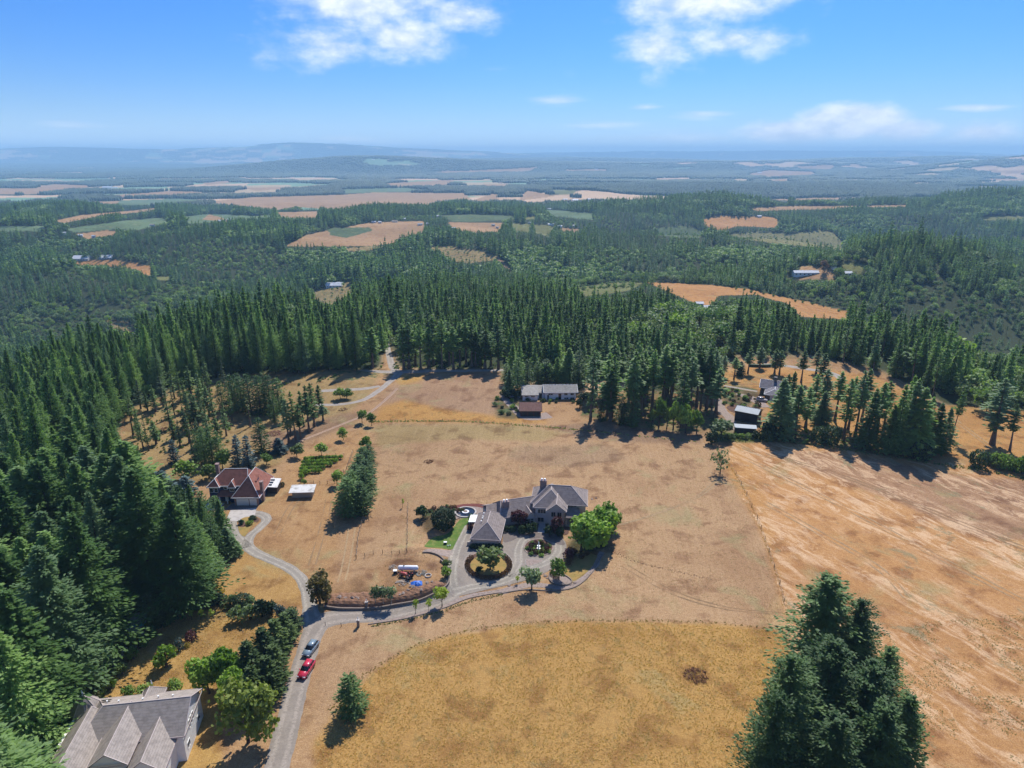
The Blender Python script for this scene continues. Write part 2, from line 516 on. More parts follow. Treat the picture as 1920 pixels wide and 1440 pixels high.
# ------------------------------------------------------------------ materials
MATS = {}


def newmat(name):
    m = bpy.data.materials.new(name); m.use_nodes = True
    nt = NT(m.node_tree); nt.n.clear()
    out = nt.node('ShaderNodeOutputMaterial')
    MATS[name] = m
    return m, nt, out


def bsdf(nt, out, color, rough=0.8, spec=0.3, metal=0.0, bump=None, bump_d=0.05):
    b = nt.node('ShaderNodeBsdfPrincipled')
    nt.put(b.inputs['Base Color'], color if isinstance(color, bpy.types.NodeSocket) else col4(color))
    nt.put(b.inputs['Roughness'], rough); b.inputs['Specular IOR Level'].default_value = spec
    b.inputs['Metallic'].default_value = metal
    if bump is not None:
        n = nt.node('ShaderNodeBump'); n.inputs['Distance'].default_value = bump_d; n.inputs['Strength'].default_value = 1.0
        nt.put(n.inputs['Height'], bump); nt.l.new(n.outputs[0], b.inputs['Normal'])
    nt.l.new(b.outputs[0], out.inputs[0])
    return b


def plain(name, color, rough=0.8, spec=0.3, var=0.15, scale=1.5, metal=0.0, bump=0.0, tint=None):
    """a plain weathered surface: base colour broken by two scales of noise"""
    m, nt, out = newmat(name)
    tc = nt.node('ShaderNodeTexCoord').outputs['Object']
    f = nt.noise(tc, scale, 5, 0.6)
    c2 = tint or tuple(c * 0.6 for c in color)
    c = nt.mix(nt.mrange(f, 0.42, 0.75, 0, min(1, var * 3)), col4(color), col4(c2))
    f2 = nt.noise(tc, scale * 9, 3, 0.6)
    c = nt.mix(var, c, nt.mix(f2, col4(0.0), col4(1.0)), 'SOFT_LIGHT')
    bsdf(nt, out, c, rough, spec, metal, f2 if bump else None, bump)
    return m


def ground_material():
    m, nt, out = newmat('ground_cover')
    at = nt.node('ShaderNodeAttribute', attribute_name='cover')
    cov, kind = at.outputs['Color'], at.outputs['Alpha']
    P = nt.node('ShaderNodeNewGeometry').outputs['Position']
    flat = nt.mapping(P, sc=(1, 1, 0))
    big = nt.noise(flat, 0.022, 4, 0.6, 0.4)
    mid = nt.noise(flat, 0.13, 5, 0.62, 0.3)
    fine = nt.noise(flat, 1.1, 4, 0.7)
    tiny = nt.noise(flat, 4.0, 3, 0.7)
    # brown and green mottling of the dry grass
    is_field = nt.mrange(kind, 0.12, 0.22)
    notfar = nt.math('MULTIPLY', is_field, nt.math('SUBTRACT', 1.0, nt.mrange(kind, 0.85, 0.93)))
    brown = nt.math('MULTIPLY', nt.mrange(mid, 0.48, 0.66, 0, 0.95), notfar)
    c = nt.mix(brown, cov, nt.mix(1.0, cov, (0.62, 0.55, 0.55, 1), 'MULTIPLY'))
    c = nt.mix(nt.math('MULTIPLY', nt.mrange(big, 0.48, 0.68, 0, 0.75), notfar), c, nt.mix(1.0, cov, (0.78, 0.72, 0.70, 1), 'MULTIPLY'))
    g2 = nt.noise(nt.mapping(flat, loc=(40, 90, 0)), 0.055, 5, 0.65, 0.6)
    c = nt.mix(nt.math('MULTIPLY', nt.mrange(g2, 0.54, 0.70, 0, 0.55), notfar), c, (0.26, 0.235, 0.11, 1))
    # mown field (0.3): faint lines; right field (0.6): pale windblown streaks
    k3 = nt.math('MULTIPLY', nt.mrange(kind, 0.24, 0.29), nt.math('SUBTRACT', 1.0, nt.mrange(kind, 0.33, 0.38)))
    rot = nt.mapping(flat, rot=(0, 0, math.radians(4)))
    ln = nt.noise(nt.mapping(rot, sc=(0.9, 0.045, 1)), 1.0, 3, 0.6, 0.1)
    c = nt.mix(nt.math('MULTIPLY', nt.mrange(ln, 0.45, 0.75, 0, 0.26), k3), c, nt.mix(1.0, c, (0.72, 0.70, 0.70, 1), 'MULTIPLY'))
    c = nt.mix(nt.math('MULTIPLY', nt.mrange(ln, 0.5, 0.25, 0, 0.15), k3), c, (0.50, 0.36, 0.20, 1))
    k6 = nt.math('MULTIPLY', nt.mrange(kind, 0.54, 0.58), nt.math('SUBTRACT', 1.0, nt.mrange(kind, 0.62, 0.67)))
    r6 = nt.mapping(flat, rot=(0, 0, math.radians(-27)))
    r6 = nt.vmath('ADD', r6, nt.vmath('SCALE', nt.noise(flat, 0.03, 2, 0.5, 0, 1), None))
    s1 = nt.noise(nt.mapping(r6, sc=(0.30, 0.10, 1)), 1.0, 7, 0.75, 0.9)
    s2 = nt.noise(nt.mapping(r6, loc=(13, 5, 0), sc=(0.06, 0.016, 1)), 1.0, 4, 0.6, 0.6)
    pale = nt.math('MULTIPLY', nt.math('MULTIPLY', nt.mrange(s1, 0.45, 0.60), nt.mrange(s2, 0.36, 0.56)), k6)
    c = nt.mix(nt.math('MULTIPLY', pale, 0.7), c, (0.60, 0.41, 0.245, 1))
    c = nt.mix(nt.math('MULTIPLY', nt.mrange(s1, 0.44, 0.30, 0, 0.3), k6), c, (0.29, 0.16, 0.065, 1))
    gp = nt.noise(nt.mapping(r6, sc=(0.10, 0.06, 1), loc=(31, 7, 0)), 1.0, 6, 0.8, 0.6)
    c = nt.mix(nt.math('MULTIPLY', nt.mrange(gp, 0.56, 0.66, 0, 0.7), k6), c, (0.20, 0.18, 0.10, 1))
    # tall golden grass (0.4): clumps and dots
    k4 = nt.math('MULTIPLY', nt.mrange(kind, 0.36, 0.39), nt.math('SUBTRACT', 1.0, nt.mrange(kind, 0.42, 0.47)))
    cl = nt.noise(nt.mapping(flat, rot=(0, 0, .5), sc=(1, .6, 1)), 0.55, 5, 0.75)
    c = nt.mix(nt.math('MULTIPLY', nt.mrange(cl, 0.52, 0.66, 0, 0.7), k4), c, (0.17, 0.125, 0.045, 1))
    c = nt.mix(nt.math('MULTIPLY', nt.mrange(tiny, 0.60, 0.72, 0, 0.5), k4), c, (0.55, 0.42, 0.20, 1))
    # scrub (0.5): low green tufts
    k5 = nt.math('MULTIPLY', nt.mrange(kind, 0.47, 0.50), nt.math('SUBTRACT', 1.0, nt.mrange(kind, 0.51, 0.55)))
    tuft = nt.noise(flat, 0.16, 5, 0.7)
    c = nt.mix(nt.math('MULTIPLY', nt.mrange(tuft, 0.5, 0.6, 0, 0.85), k5), c, (0.07, 0.10, 0.04, 1))
    # grain everywhere
    c = nt.mix(0.75, c, nt.mix(fine, col4(0.12), col4(0.88)), 'SOFT_LIGHT')
    c = nt.mix(0.55, c, nt.mix(nt.mrange(tiny, 0.3, 0.7, smooth=False), col4(0.1), col4(0.9)), 'SOFT_LIGHT')
    h = nt.math('ADD', nt.math('MULTIPLY', fine, 0.6), nt.math('MULTIPLY', tiny, 0.25))
    bsdf(nt, out, c, 0.95, 0.08, 0, h, 0.22)
    return m


def foliage(name, dark, light, transl=0.25, hue_var=0.35, scale=0.5, second=None):
    """leaf material: colour varies per tree and per clump; a little light passes through"""
    m, nt, out = newmat(name)
    oi = nt.node('ShaderNodeObjectInfo')
    P = nt.node('ShaderNodeTexCoord').outputs['Object']
    n = nt.noise(P, scale, 3, 0.6)
    f = nt.math('ADD', nt.math('MULTIPLY', n, 0.9), nt.math('MULTIPLY', nt.math('SUBTRACT', oi.outputs['Random'], 0.5), hue_var * 1.6))
    c = nt.mix(nt.mrange(f, 0.2, 0.8), col4(dark), col4(light))
    if second:
        r2 = nt.math('FRACT', nt.math('MULTIPLY', oi.outputs['Random'], 17.31))
        c = nt.mix(nt.mrange(r2, 0.60, 1.0, 0, 0.9), c, col4(second))
    d = nt.node('ShaderNodeBsdfPrincipled'); nt.l.new(c, d.inputs['Base Color'])
    d.inputs['Roughness'].default_value = 0.6; d.inputs['Specular IOR Level'].default_value = 0.25
    t = nt.node('ShaderNodeBsdfTranslucent')
    nt.l.new(nt.mix(1.0, c, (1.15, 1.25, 0.6, 1), 'MULTIPLY'), t.inputs[0])
    s = nt.node('ShaderNodeMixShader'); s.inputs[0].default_value = transl
    nt.l.new(d.outputs[0], s.inputs[1]); nt.l.new(t.outputs[0], s.inputs[2]); nt.l.new(s.outputs[0], out.inputs[0])
    return m


M_GROUND = ground_material()
M_FIR = foliage('fir_needles', (0.085, 0.165, 0.045), (0.25, 0.38, 0.12), 0.44, 0.5, 0.35, (0.19, 0.28, 0.15))
M_FIRY = foliage('young_fir_needles', (0.08, 0.14, 0.04), (0.18, 0.27, 0.08), 0.25, 0.4, 0.5, (0.09, 0.13, 0.075))
M_BLUE = foliage('blue_spruce_needles', (0.06, 0.10, 0.095), (0.13, 0.19, 0.18), 0.15, 0.2)
M_CEDAR = foliage('cedar_sprays', (0.04, 0.075, 0.018), (0.11, 0.165, 0.04), 0.2, 0.3)
M_DEAD = foliage('dead_needles', (0.16, 0.055, 0.035), (0.28, 0.10, 0.06), 0.1, 0.3)
M_LEAF = foliage('broad_leaves', (0.10, 0.18, 0.03), (0.26, 0.38, 0.07), 0.32, 0.5, 0.5, (0.15, 0.20, 0.07))
M_LEAFB = foliage('bright_leaves', (0.13, 0.23, 0.03), (0.31, 0.46, 0.07), 0.38, 0.3, 0.7)
M_LEAFG = foliage('grey_green_leaves', (0.10, 0.155, 0.06), (0.23, 0.30, 0.14), 0.3, 0.4)
M_LIME = foliage('lime_leaves', (0.26, 0.34, 0.04), (0.42, 0.50, 0.08), 0.4, 0.2)
M_DKLEAF = foliage('dark_leaves', (0.02, 0.045, 0.015), (0.055, 0.10, 0.035), 0.15, 0.3, 2.0)
M_PLUM = foliage('plum_leaves', (0.055, 0.018, 0.026), (0.13, 0.04, 0.05), 0.25, 0.3, 0.8)
M_RUST = foliage('rust_tinged_leaves', (0.06, 0.095, 0.025), (0.20, 0.14, 0.05), 0.3, 0.2, 1.4)
M_HEATH = foliage('heather', (0.08, 0.045, 0.02), (0.17, 0.085, 0.035), 0.2, 0.5, 1.0)
M_YELL = foliage('yellow_leaves', (0.32, 0.25, 0.03), (0.48, 0.36, 0.05), 0.3, 0.2)
M_BARK = plain('bark', (0.16, 0.115, 0.085), 0.95, 0.1, 0.5, 3.0, bump=0.05)
M_BARKD = plain('dark_bark', (0.075, 0.055, 0.045), 0.95, 0.1, 0.4, 3.0, bump=0.05)
M_BARKW = plain('pale_bark', (0.42, 0.38, 0.32), 0.9, 0.1, 0.4, 3.0)

# ------------------------------------------------------------------ mesh helpers
def mesh_np(name, V, F, mats, mi=None, smooth=False):
    """V (n,3), F (m,3) or (m,4) arrays"""
    me = bpy.data.meshes.new(name)
    V = np.asarray(V, np.float32); F = np.asarray(F, np.int32)
    me.vertices.add(len(V)); me.vertices.foreach_set('co', V.ravel())
    me.loops.add(F.size); me.loops.foreach_set('vertex_index', F.ravel())
    me.polygons.add(len(F)); me.polygons.foreach_set('loop_start', np.arange(0, F.size, F.shape[1], dtype=np.int32))
    for m in mats: me.materials.append(m)
    if mi is not None: me.polygons.foreach_set('material_index', np.asarray(mi, np.int32))
    if smooth: me.polygons.foreach_set('use_smooth', np.ones(len(F), bool))
    me.update(calc_edges=True)
    return me


def link(name, me, parent=None, loc=None, rotz=0.0, scale=None):
    o = bpy.data.objects.new(name, me); COL.objects.link(o)
    if parent is not None: o.parent = parent
    if loc is not None: o.location = loc
    if rotz: o.rotation_euler = (0, 0, rotz)
    if scale is not None: o.scale = (scale, scale, scale) if isinstance(scale, (int, float)) else scale
    return o


def tag(o, label=None, cat=None, group=None, kind=None):
    if label: o['label'] = label
    if cat: o['category'] = cat
    if group: o['group'] = group
    if kind: o['kind'] = kind
    return o


def trunk_np(h, r0, r1, n=7, seg=5, lean=0.0, r=None):
    a = np.arange(n) * 2 * math.pi / n
    V = []; t = np.linspace(0, 1, seg + 1)
    for q in t:
        rr = r0 + (r1 - r0) * q + (0.35 * r0 if q == 0 else 0)
        V.append(np.stack([np.cos(a) * rr + lean * h * q * q, np.sin(a) * rr, np.full(n, h * q)], 1))
    V = np.concatenate(V)
    F = []
    for s in range(seg):
        for i in range(n):
            j = (i + 1) % n
            F.append((s * n + i, s * n + j, (s + 1) * n + j, (s + 1) * n + i))
    return V, np.array(F)


def sprays(P, D, L, Wd, r, up=0.35):
    """quads centred on P, pointing along D (n,3), kite shaped leaf sprays"""
    n = len(P)
    D = D / np.maximum(np.linalg.norm(D, axis=1, keepdims=True), 1e-6)
    R = r.normal(size=(n, 3)) * 0.55 + np.array([0, 0, 1.0])
    S = np.cross(D, R); S /= np.maximum(np.linalg.norm(S, axis=1, keepdims=True), 1e-6)
    L = np.asarray(L).reshape(-1, 1) * np.ones((n, 1)); Wd = np.asarray(Wd).reshape(-1, 1) * np.ones((n, 1))
    a = P - D * L * 0.5; c = P + D * L * 0.5
    m = P + D * L * 0.02
    V = np.stack([a, m + S * Wd * 0.5, c, m - S * Wd * 0.5], 1).reshape(-1, 3)
    F = np.arange(4 * n).reshape(n, 4)
    return V, F


def conifer_np(seed, h, rad, crown0, whorls, per, spr, thin=1.0, droop=0.25, ragged=0.25, spray=1.0, lopsided=0.0, profile=0.85):
    """conifer crown built branch by branch. crown0: share of the height that is bare trunk"""
    r = np.random.RandomState(seed)
    Ps, Ds, Ls, Ws = [], [], [], []
    z0 = h * crown0
    for w in range(whorls):
        t = (w + r.uniform(-.3, .3)) / whorls
        t = min(max(t, 0.0), 0.995)
        z = z0 + (h - z0) * t
        env = (1 - t) ** profile * min(1.0, 0.45 + 3.2 * t) * rad
        env = env * (1 - ragged / 2 + ragged * r.uniform(-1, 1) * 0.5) + 0.02 * rad
        nb = max(3, int(round(per * (0.55 + 0.45 * (1 - t)))))
        a0 = r.uniform(0, 6.28)
        for b in range(nb):
            if r.rand() > thin: continue
            a = a0 + b * 2 * math.pi / nb + r.uniform(-.35, .35)
            L = env * (0.72 + 0.42 * r.rand()) * (1 + lopsided * math.cos(a - seed))
            up0 = 0.45 * t + 0.05 - droop * (1 - t) * 0.8
            ns = max(2, int(round(spr * (0.35 + 0.65 * L / rad))))
            for s in range(ns):
                q = ((s + 0.55 + r.uniform(-.25, .25)) / ns) ** 0.72
                x = L * q
                zz = z + x * up0 - 0.12 * droop * x * x / max(L, .1) + r.normal() * 0.05 * rad * 0.3
                for k2 in range(1 + int(q * 1.9 + r.rand() * .6)):
                    side = r.choice([-1, 1]) * r.uniform(0.1, 0.8) * (1.1 - 0.5 * q)
                    aa = a + side * 0.34 * (1.6 / max(nb, 4) * 4 if k2 else 1)
                    xx = x * (1 + .08 * r.normal() if k2 else 1)
                    Ps.append((math.cos(aa) * xx, math.sin(aa) * xx, zz + (r.normal() * .04 * rad if k2 else 0)))
                    dd = a + side
                    Ds.append((math.cos(dd), math.sin(dd), up0 * 0.6 + r.uniform(-.35, .12)))
                    k = spray * (0.75 + 0.5 * r.rand()) * (1.1 - 0.25 * q)
                    Ls.append(k * (0.6 + 0.4 * L / rad)); Ws.append(k * 0.42)
    # leader
    for i in range(5):
        Ps.append((0, 0, h - 0.02 * h * i)); Ds.append((r.normal() * .2, r.normal() * .2, 1)); Ls.append(spray * .9); Ws.append(spray * .25)
    return sprays(np.array(Ps), np.array(Ds), np.array(Ls), np.array(Ws), r)


def crown_np(seed, rad, h, n, leaf, lobes=9, squash=0.8, z0=0.0, gap=0.35, shell=0.55):
    """broadleaf crown: leaf faces spread in a cluster of uneven lobes; base of the crown at z0"""
    r = np.random.RandomState(seed)
    C, R = [], []
    for i in range(lobes):
        a = r.uniform(0, 6.28); q = math.sqrt(r.rand()) * 0.62
        zz = z0 + h * (0.28 + 0.5 * r.rand() * (1 - q * 0.45))
        C.append((math.cos(a) * q * rad, math.sin(a) * q * rad, zz)); R.append(rad * r.uniform(0.30, 0.52))
    C.append((0, 0, z0 + h * .62)); R.append(rad * .5)
    C = np.array(C); R = np.array(R)
    pick = r.choice(len(C), n, p=R ** 2 / (R ** 2).sum())
    d = r.normal(size=(n, 3)); d /= np.linalg.norm(d, axis=1, keepdims=True)
    rr = (shell + (1 - shell) * r.rand(n) ** 0.6) * (1 + 0.12 * r.normal(size=n))
    P = C[pick] + d * (R[pick] * rr)[:, None] * np.array([1, 1, squash])
    # clumping: drop leaves where a coarse noise is low
    cell = np.floor(P / (rad * 0.22)).astype(int)
    hsh = _hash(cell[:, 0] + 7 * cell[:, 2], cell[:, 1], seed)
    keep = hsh > gap * 0.55
    P, d = P[keep], d[keep]
    P[:, 2] = np.maximum(P[:, 2], z0 * 0.9 + 0.1)
    D = np.cross(d, r.normal(size=d.shape)) + d * 0.4
    L = leaf * r.uniform(0.7, 1.4, len(P))
    return sprays(P, D, L, L * 0.8, r)


def join_np(parts):
    """[(V, F, mat index)] -> arrays"""
    Vs, Fs, M = [], [], []; o = 0
    for V, F, mi in parts:
        Vs.append(V); Fs.append(np.asarray(F) + o); M.append(np.full(len(F), mi)); o += len(V)
    return np.concatenate(Vs), np.concatenate(Fs), np.concatenate(M)


def ball_np(seed, rad, h, n, leaf):
    """clipped round shrub: leaves packed over an uneven ball that sits on the ground"""
    r = np.random.RandomState(seed)
    d = r.normal(size=(n, 3)); d /= np.linalg.norm(d, axis=1, keepdims=True)
    bump = 1 + .10 * np.sin(d[:, 0] * 5 + seed) * np.sin(d[:, 1] * 6 + 1) + .05 * r.normal(size=n)
    P = d * np.array([rad, rad, h * .52]) * (bump * (.82 + .18 * r.rand(n) ** .5))[:, None] + np.array([0, 0, h * .5])
    P[:, 2] = np.maximum(P[:, 2], .05)
    D = np.cross(d, r.normal(size=d.shape)) + d * 0.25
    L = leaf * r.uniform(.7, 1.4, n)
    return sprays(P, D, L, L * .8, r)


def limbs_np(seed, h, rad, z0, k=6, r0=0.18):
    """trunk with limbs for a broadleaf tree"""
    r = np.random.RandomState(seed)
    parts = []
    V, F = trunk_np(h * 0.72, r0, r0 * .35, 6, 4, 0.02); parts.append((V, F, 0))
    for i in range(k):
        a = i * 6.28 / k + r.uniform(-.4, .4)
        V, F = trunk_np(1.0, 1.0, 0.35, 4, 2)
        L = rad * r.uniform(.5, .8); zb = max(z0 * 0.8, h * .25) + h * .05 * i * 0.5
        V = V * np.array([r0 * .45, r0 * .45, L])
        tilt = r.uniform(.6, 1.0)
        ct, st, ca, sa = math.cos(tilt), math.sin(tilt), math.cos(a), math.sin(a)
        X = V[:, 0] * ct + V[:, 2] * st; Z = -V[:, 0] * st + V[:, 2] * ct
        V = np.stack([X * ca - V[:, 1] * sa, X * sa + V[:, 1] * ca, Z + zb], 1)
        parts.append((V, F, 0))
    V, F, _ = join_np(parts)
    return V, F


class Tree:
    """prototype: crown mesh + trunk mesh (for things), one joined mesh (for masses)"""
    def __init__(s, name, crown, trunk, mcrown, mtrunk, h):
        s.h = h
        s.crown = mesh_np(name + '_crown', crown[0], crown[1], [mcrown])
        s.trunk = mesh_np(name + '_trunk', trunk[0], trunk[1], [mtrunk], smooth=True)
        V, F, M = join_np([(crown[0], crown[1], 0), (trunk[0], trunk[1], 1)])
        s.joined = mesh_np(name, V, F, [mcrown, mtrunk], M)


def fir(seed, h, rad, crown0, whorls, per, spr, mat=None, bark=None, **k):
    return Tree('fir', conifer_np(seed, h, rad, crown0, whorls, per, spr, **k),
                trunk_np(h * 0.97, 0.012 * h + .08, 0.03, 6, 5), mat or M_FIR, bark or M_BARKD, h)


# near dense firs 30 m, tall firs with bare trunks, young thin firs
FIRS = [fir(10 + i, 30, 6.6 + .4 * i, 0.07, 54, 14, 17, spray=0.78, ragged=0.6, droop=0.25, lopsided=.12, profile=0.78) for i in range(5)]
TALL = [fir(30 + i, 26, 3.7 + .3 * (i % 3), (0.45, 0.36, 0.52, 0.40, 0.26)[i], 26, 8, 6, thin=0.8, spray=1.35, ragged=0.7, droop=0.25, bark=M_BARK, profile=.7) for i in range(5)]
MIDF = [fir(50 + i, 22, 5.6 + .5 * (i % 3), 0.04, 30, 11, 9, spray=1.35, ragged=0.5, droop=0.3, profile=.92) for i in range(4)]
THIN = [fir(70 + i, 15, 2.2 + .3 * (i % 3), 0.22, 24, 7, 4, thin=0.8, spray=0.95, ragged=0.7, mat=M_FIRY, bark=M_BARK) for i in range(4)]
M_DENSE = foliage('dark_dense_needles', (0.045, 0.095, 0.026), (0.13, 0.22, 0.06), 0.3, 0.35, 0.6)
DENSE = [fir(90 + i, 12, 3.3, 0.02, 26, 10, 6, spray=0.7, ragged=0.16, droop=0.1, profile=0.5, mat=M_DENSE) for i in range(3)]
# masses: lighter trees
LOD1 = [fir(110 + i, 24, 6.4 + .6 * (i % 3), 0.06, 17, 8, 5, spray=2.3, ragged=0.5, profile=.95, droop=.25) for i in range(5)]
M_STAND = foliage('young_stand_needles', (0.075, 0.15, 0.055), (0.20, 0.33, 0.13), 0.3, 0.3)
LOD1Y = [fir(120 + i, 24, 7.0, 0.03, 15, 8, 4, spray=2.5, ragged=0.4, profile=.9, droop=.2, mat=M_STAND) for i in range(3)]
LOD2 = [fir(130 + i, 22, 6.8 + .6 * (i % 2), 0.05, 11, 7, 3, spray=3.4, ragged=0.5, profile=.95, droop=.15) for i in range(4)]


def broad(seed, rad, h, n, leaf, mat, bark=None, z0=None, trunk_r=0.2, **k):
    z0 = h * .22 if z0 is None else z0
    return Tree('broadleaf', crown_np(seed, rad, h - z0, n, leaf, z0=z0, **k), limbs_np(seed, h, rad, z0, r0=trunk_r), mat, bark or M_BARKD, h)


M_LEAFV = foliage('valley_leaves', (0.12, 0.20, 0.07), (0.27, 0.37, 0.14), 0.35, 0.5)
BLOD = [broad(160 + i, 6.0, 12 + i, 420, 1.25, (M_LEAF, M_LEAFV, M_LEAFV)[i], z0=1) for i in range(3)] + [broad(165 + i, 6.0, 11 + i, 420, 1.25, M_LEAFG, z0=1) for i in range(2)]
BLOD2 = [broad(170 + i, 6.5, 12, 110, 2.6, M_LEAFV, z0=1) for i in range(2)]


def clump(seed, n, spread):
    """a piece of far woodland: several small tree tops in one mesh"""
    r = np.random.RandomState(seed); parts = []
    for i in range(n):
        x, y = r.uniform(-spread, spread, 2)
        if x * x + y * y > spread * spread: x *= .6; y *= .6
        h = r.uniform(14, 25); rad = h * r.uniform(.17, .28)
        k = 6; a = np.arange(k) * 6.283 / k + r.rand()
        low = np.stack([x + np.cos(a) * rad * r.uniform(.7, 1.2, k), y + np.sin(a) * rad * r.uniform(.7, 1.2, k), np.full(k, h * .05)], 1)
        midr = np.stack([x + np.cos(a + .5) * rad * .75, y + np.sin(a + .5) * rad * .75, np.full(k, h * r.uniform(.45, .6))], 1)
        V = np.concatenate([low, midr, [[x, y, h]]])
        F = []
        for j in range(k):
            l = (j + 1) % k
            F.append((j, l, k + j, k + j)); F.append((l, k + l, k + j, k + j)); F.append((k + j, k + l, 2 * k, 2 * k))
        F = np.array(F)[:, :3]
        parts.append((V, F, 0))
    V, F, M = join_np(parts)
    return V, F


CLUMPS = []
M_FARW = foliage('far_wood_leaves', (0.022, 0.05, 0.028), (0.06, 0.105, 0.05), 0.1, 0.6)
for i in range(4):
    V, F = clump(200 + i, 22, 26)
    CLUMPS.append(mesh_np('woodland_piece', V, F, [M_FARW]))

# ------------------------------------------------------------------ masses of trees (geometry nodes on a cloud of points)
def gn_instancer():
    g = bpy.data.node_groups.new('spread', 'GeometryNodeTree')
    g.interface.new_socket('Geometry', in_out='INPUT', socket_type='NodeSocketGeometry')
    g.interface.new_socket('Collection', in_out='INPUT', socket_type='NodeSocketCollection')
    g.interface.new_socket('Geometry', in_out='OUTPUT', socket_type='NodeSocketGeometry')
    gi = g.nodes.new('NodeGroupInput'); go = g.nodes.new('NodeGroupOutput')
    iop = g.nodes.new('GeometryNodeInstanceOnPoints'); ci = g.nodes.new('GeometryNodeCollectionInfo')
    ci.inputs['Separate Children'].default_value = True; ci.inputs['Reset Children'].default_value = True
    iop.inputs['Pick Instance'].default_value = True

    def na(name, typ):
        n = g.nodes.new('GeometryNodeInputNamedAttribute'); n.data_type = typ; n.inputs[0].default_value = name
        return n.outputs[0]
    L = g.links.new
    L(gi.outputs[0], iop.inputs['Points']); L(gi.outputs[1], ci.inputs[0]); L(ci.outputs[0], iop.inputs['Instance'])
    L(na('pick', 'INT'), iop.inputs['Instance Index']); L(na('rot', 'FLOAT_VECTOR'), iop.inputs['Rotation']); L(na('size', 'FLOAT_VECTOR'), iop.inputs['Scale'])
    L(iop.outputs[0], go.inputs[0])
    return g


GN = gn_instancer()


def mass(name, label, cat, pts, pick, size, protos, tilt=0.04):
    """pts (n,3), pick (n,), size (n,) -> one object that spreads copies of the prototypes"""
    n = len(pts)
    me = bpy.data.meshes.new(name)
    me.vertices.add(n); me.vertices.foreach_set('co', np.asarray(pts, np.float32).ravel())
    a = me.attributes.new('pick', 'INT', 'POINT'); a.data.foreach_set('value', np.asarray(pick, np.int32))
    r = np.random.RandomState(n)
    rot = np.stack([r.normal(size=n) * tilt, r.normal(size=n) * tilt, r.uniform(0, 6.28, n)], 1)
    a = me.attributes.new('rot', 'FLOAT_VECTOR', 'POINT'); a.data.foreach_set('vector', rot.astype(np.float32).ravel())
    s = np.asarray(size)
    if s.ndim == 1: s = np.stack([s * r.uniform(.9, 1.1, n), s * r.uniform(.9, 1.1, n), s * r.uniform(.92, 1.15, n)], 1)
    a = me.attributes.new('size', 'FLOAT_VECTOR', 'POINT'); a.data.foreach_set('vector', s.astype(np.float32).ravel())
    c = bpy.data.collections.new(name + '_kinds')
    for i, p in enumerate(protos):
        c.objects.link(bpy.data.objects.new('%s_kind_%02d' % (name, i), p))
    o = link(name, me)
    m = o.modifiers.new('spread', 'NODES'); m.node_group = GN
    m['Socket_1'] = c
    for it in GN.interface.items_tree:
        if it.name == 'Collection': m[it.identifier] = c
    tag(o, label, None, None, 'stuff')
    return o


def scatter(ymin, ymax, spacing, umax=0.82):
    """jittered grid of points in the wedge of view"""
    ys = np.arange(ymin, ymax, spacing)
    X, Y = [], []
    for y in ys:
        w = umax * (y + 70)
        xs = np.arange(-w, w, spacing)
        X.append(xs); Y.append(np.full(len(xs), y))
    X = np.concatenate(X); Y = np.concatenate(Y)
    X = X + rng.uniform(-.48, .48, len(X)) * spacing; Y = Y + rng.uniform(-.48, .48, len(Y)) * spacing
    return X, Y


def blocked(x, y, z, h):
    """True where a tree would stand on, or rise in front of, open land that the photograph shows"""
    b = np.zeros(x.shape, bool)
    for f, sd in ((0.0, 0), (0.3, -1), (0.3, 1), (0.5, 0), (0.62, -.6), (0.62, .6), (0.76, 0), (0.88, 0), (1.0, 0)):
        px, py, d = proj(x, y, z + h * f)
        px = px + sd * 0.15 * h * FPX / np.maximum(d, 1)
        jx, jy = (px, py) if f else jitter_px(x, y, px, py, np.maximum(d, 1))
        for kind, c, d0, d1, poly in ZONES:
            b |= inpoly(jx, jy, poly) & (d < d1 * (1 if f == 0 else 1.0))
    return b


def fit_height(x, y, z, h):
    """edge trees are lower: the tallest of a few heights that leaves the open land in view; 0 where none does"""
    res = np.zeros(x.shape)
    for f in (1.0, 0.75, 0.55, 0.38, 0.25):
        todo = res == 0
        if not todo.any(): break
        b = blocked(x[todo], y[todo], z[todo], h[todo] * f)
        q = res[todo]; q[~b] = (h[todo] * f)[~b]; res[todo] = q
    return res


def broad_mask(x, y, px, py):
    """where the woods are broadleaf: creeks and slopes seen light green in the photograph"""
    m = np.zeros(x.shape, bool)
    for poly in BROADZ: m |= inpoly(px, py, poly)
    n = fbm(x / 55., y / 55., 91, 3)
    return (m & (n > 0.30)) | ((~m) & (n > 0.585))


BROADZ = [[(270, 575), (330, 560), (400, 550), (460, 560), (440, 580), (380, 600), (300, 610), (200, 640), (60, 640), (0, 620), (0, 590), (60, 580), (160, 570), (200, 590)],
          [(320, 470), (500, 465), (560, 500), (520, 540), (420, 520), (340, 500)],
          [(1000, 515), (1100, 505), (1220, 520), (1200, 545), (1080, 560), (1010, 545)],
          [(1330, 470), (1480, 470), (1500, 500), (1420, 515), (1300, 510)], [(1480, 520), (1560, 515), (1620, 560), (1640, 620), (1560, 590), (1500, 560)],
          [(1720, 600), (1800, 560), (1925, 520), (1925, 700), (1850, 720), (1760, 680)], [(620, 530), (680, 540), (640, 590), (560, 590), (560, 560)],
          [(920, 480), (1000, 480), (990, 530), (930, 520)], [(0, 700), (60, 700), (60, 760), (0, 760)], [(1780, 740), (1925, 720), (1925, 860)]]


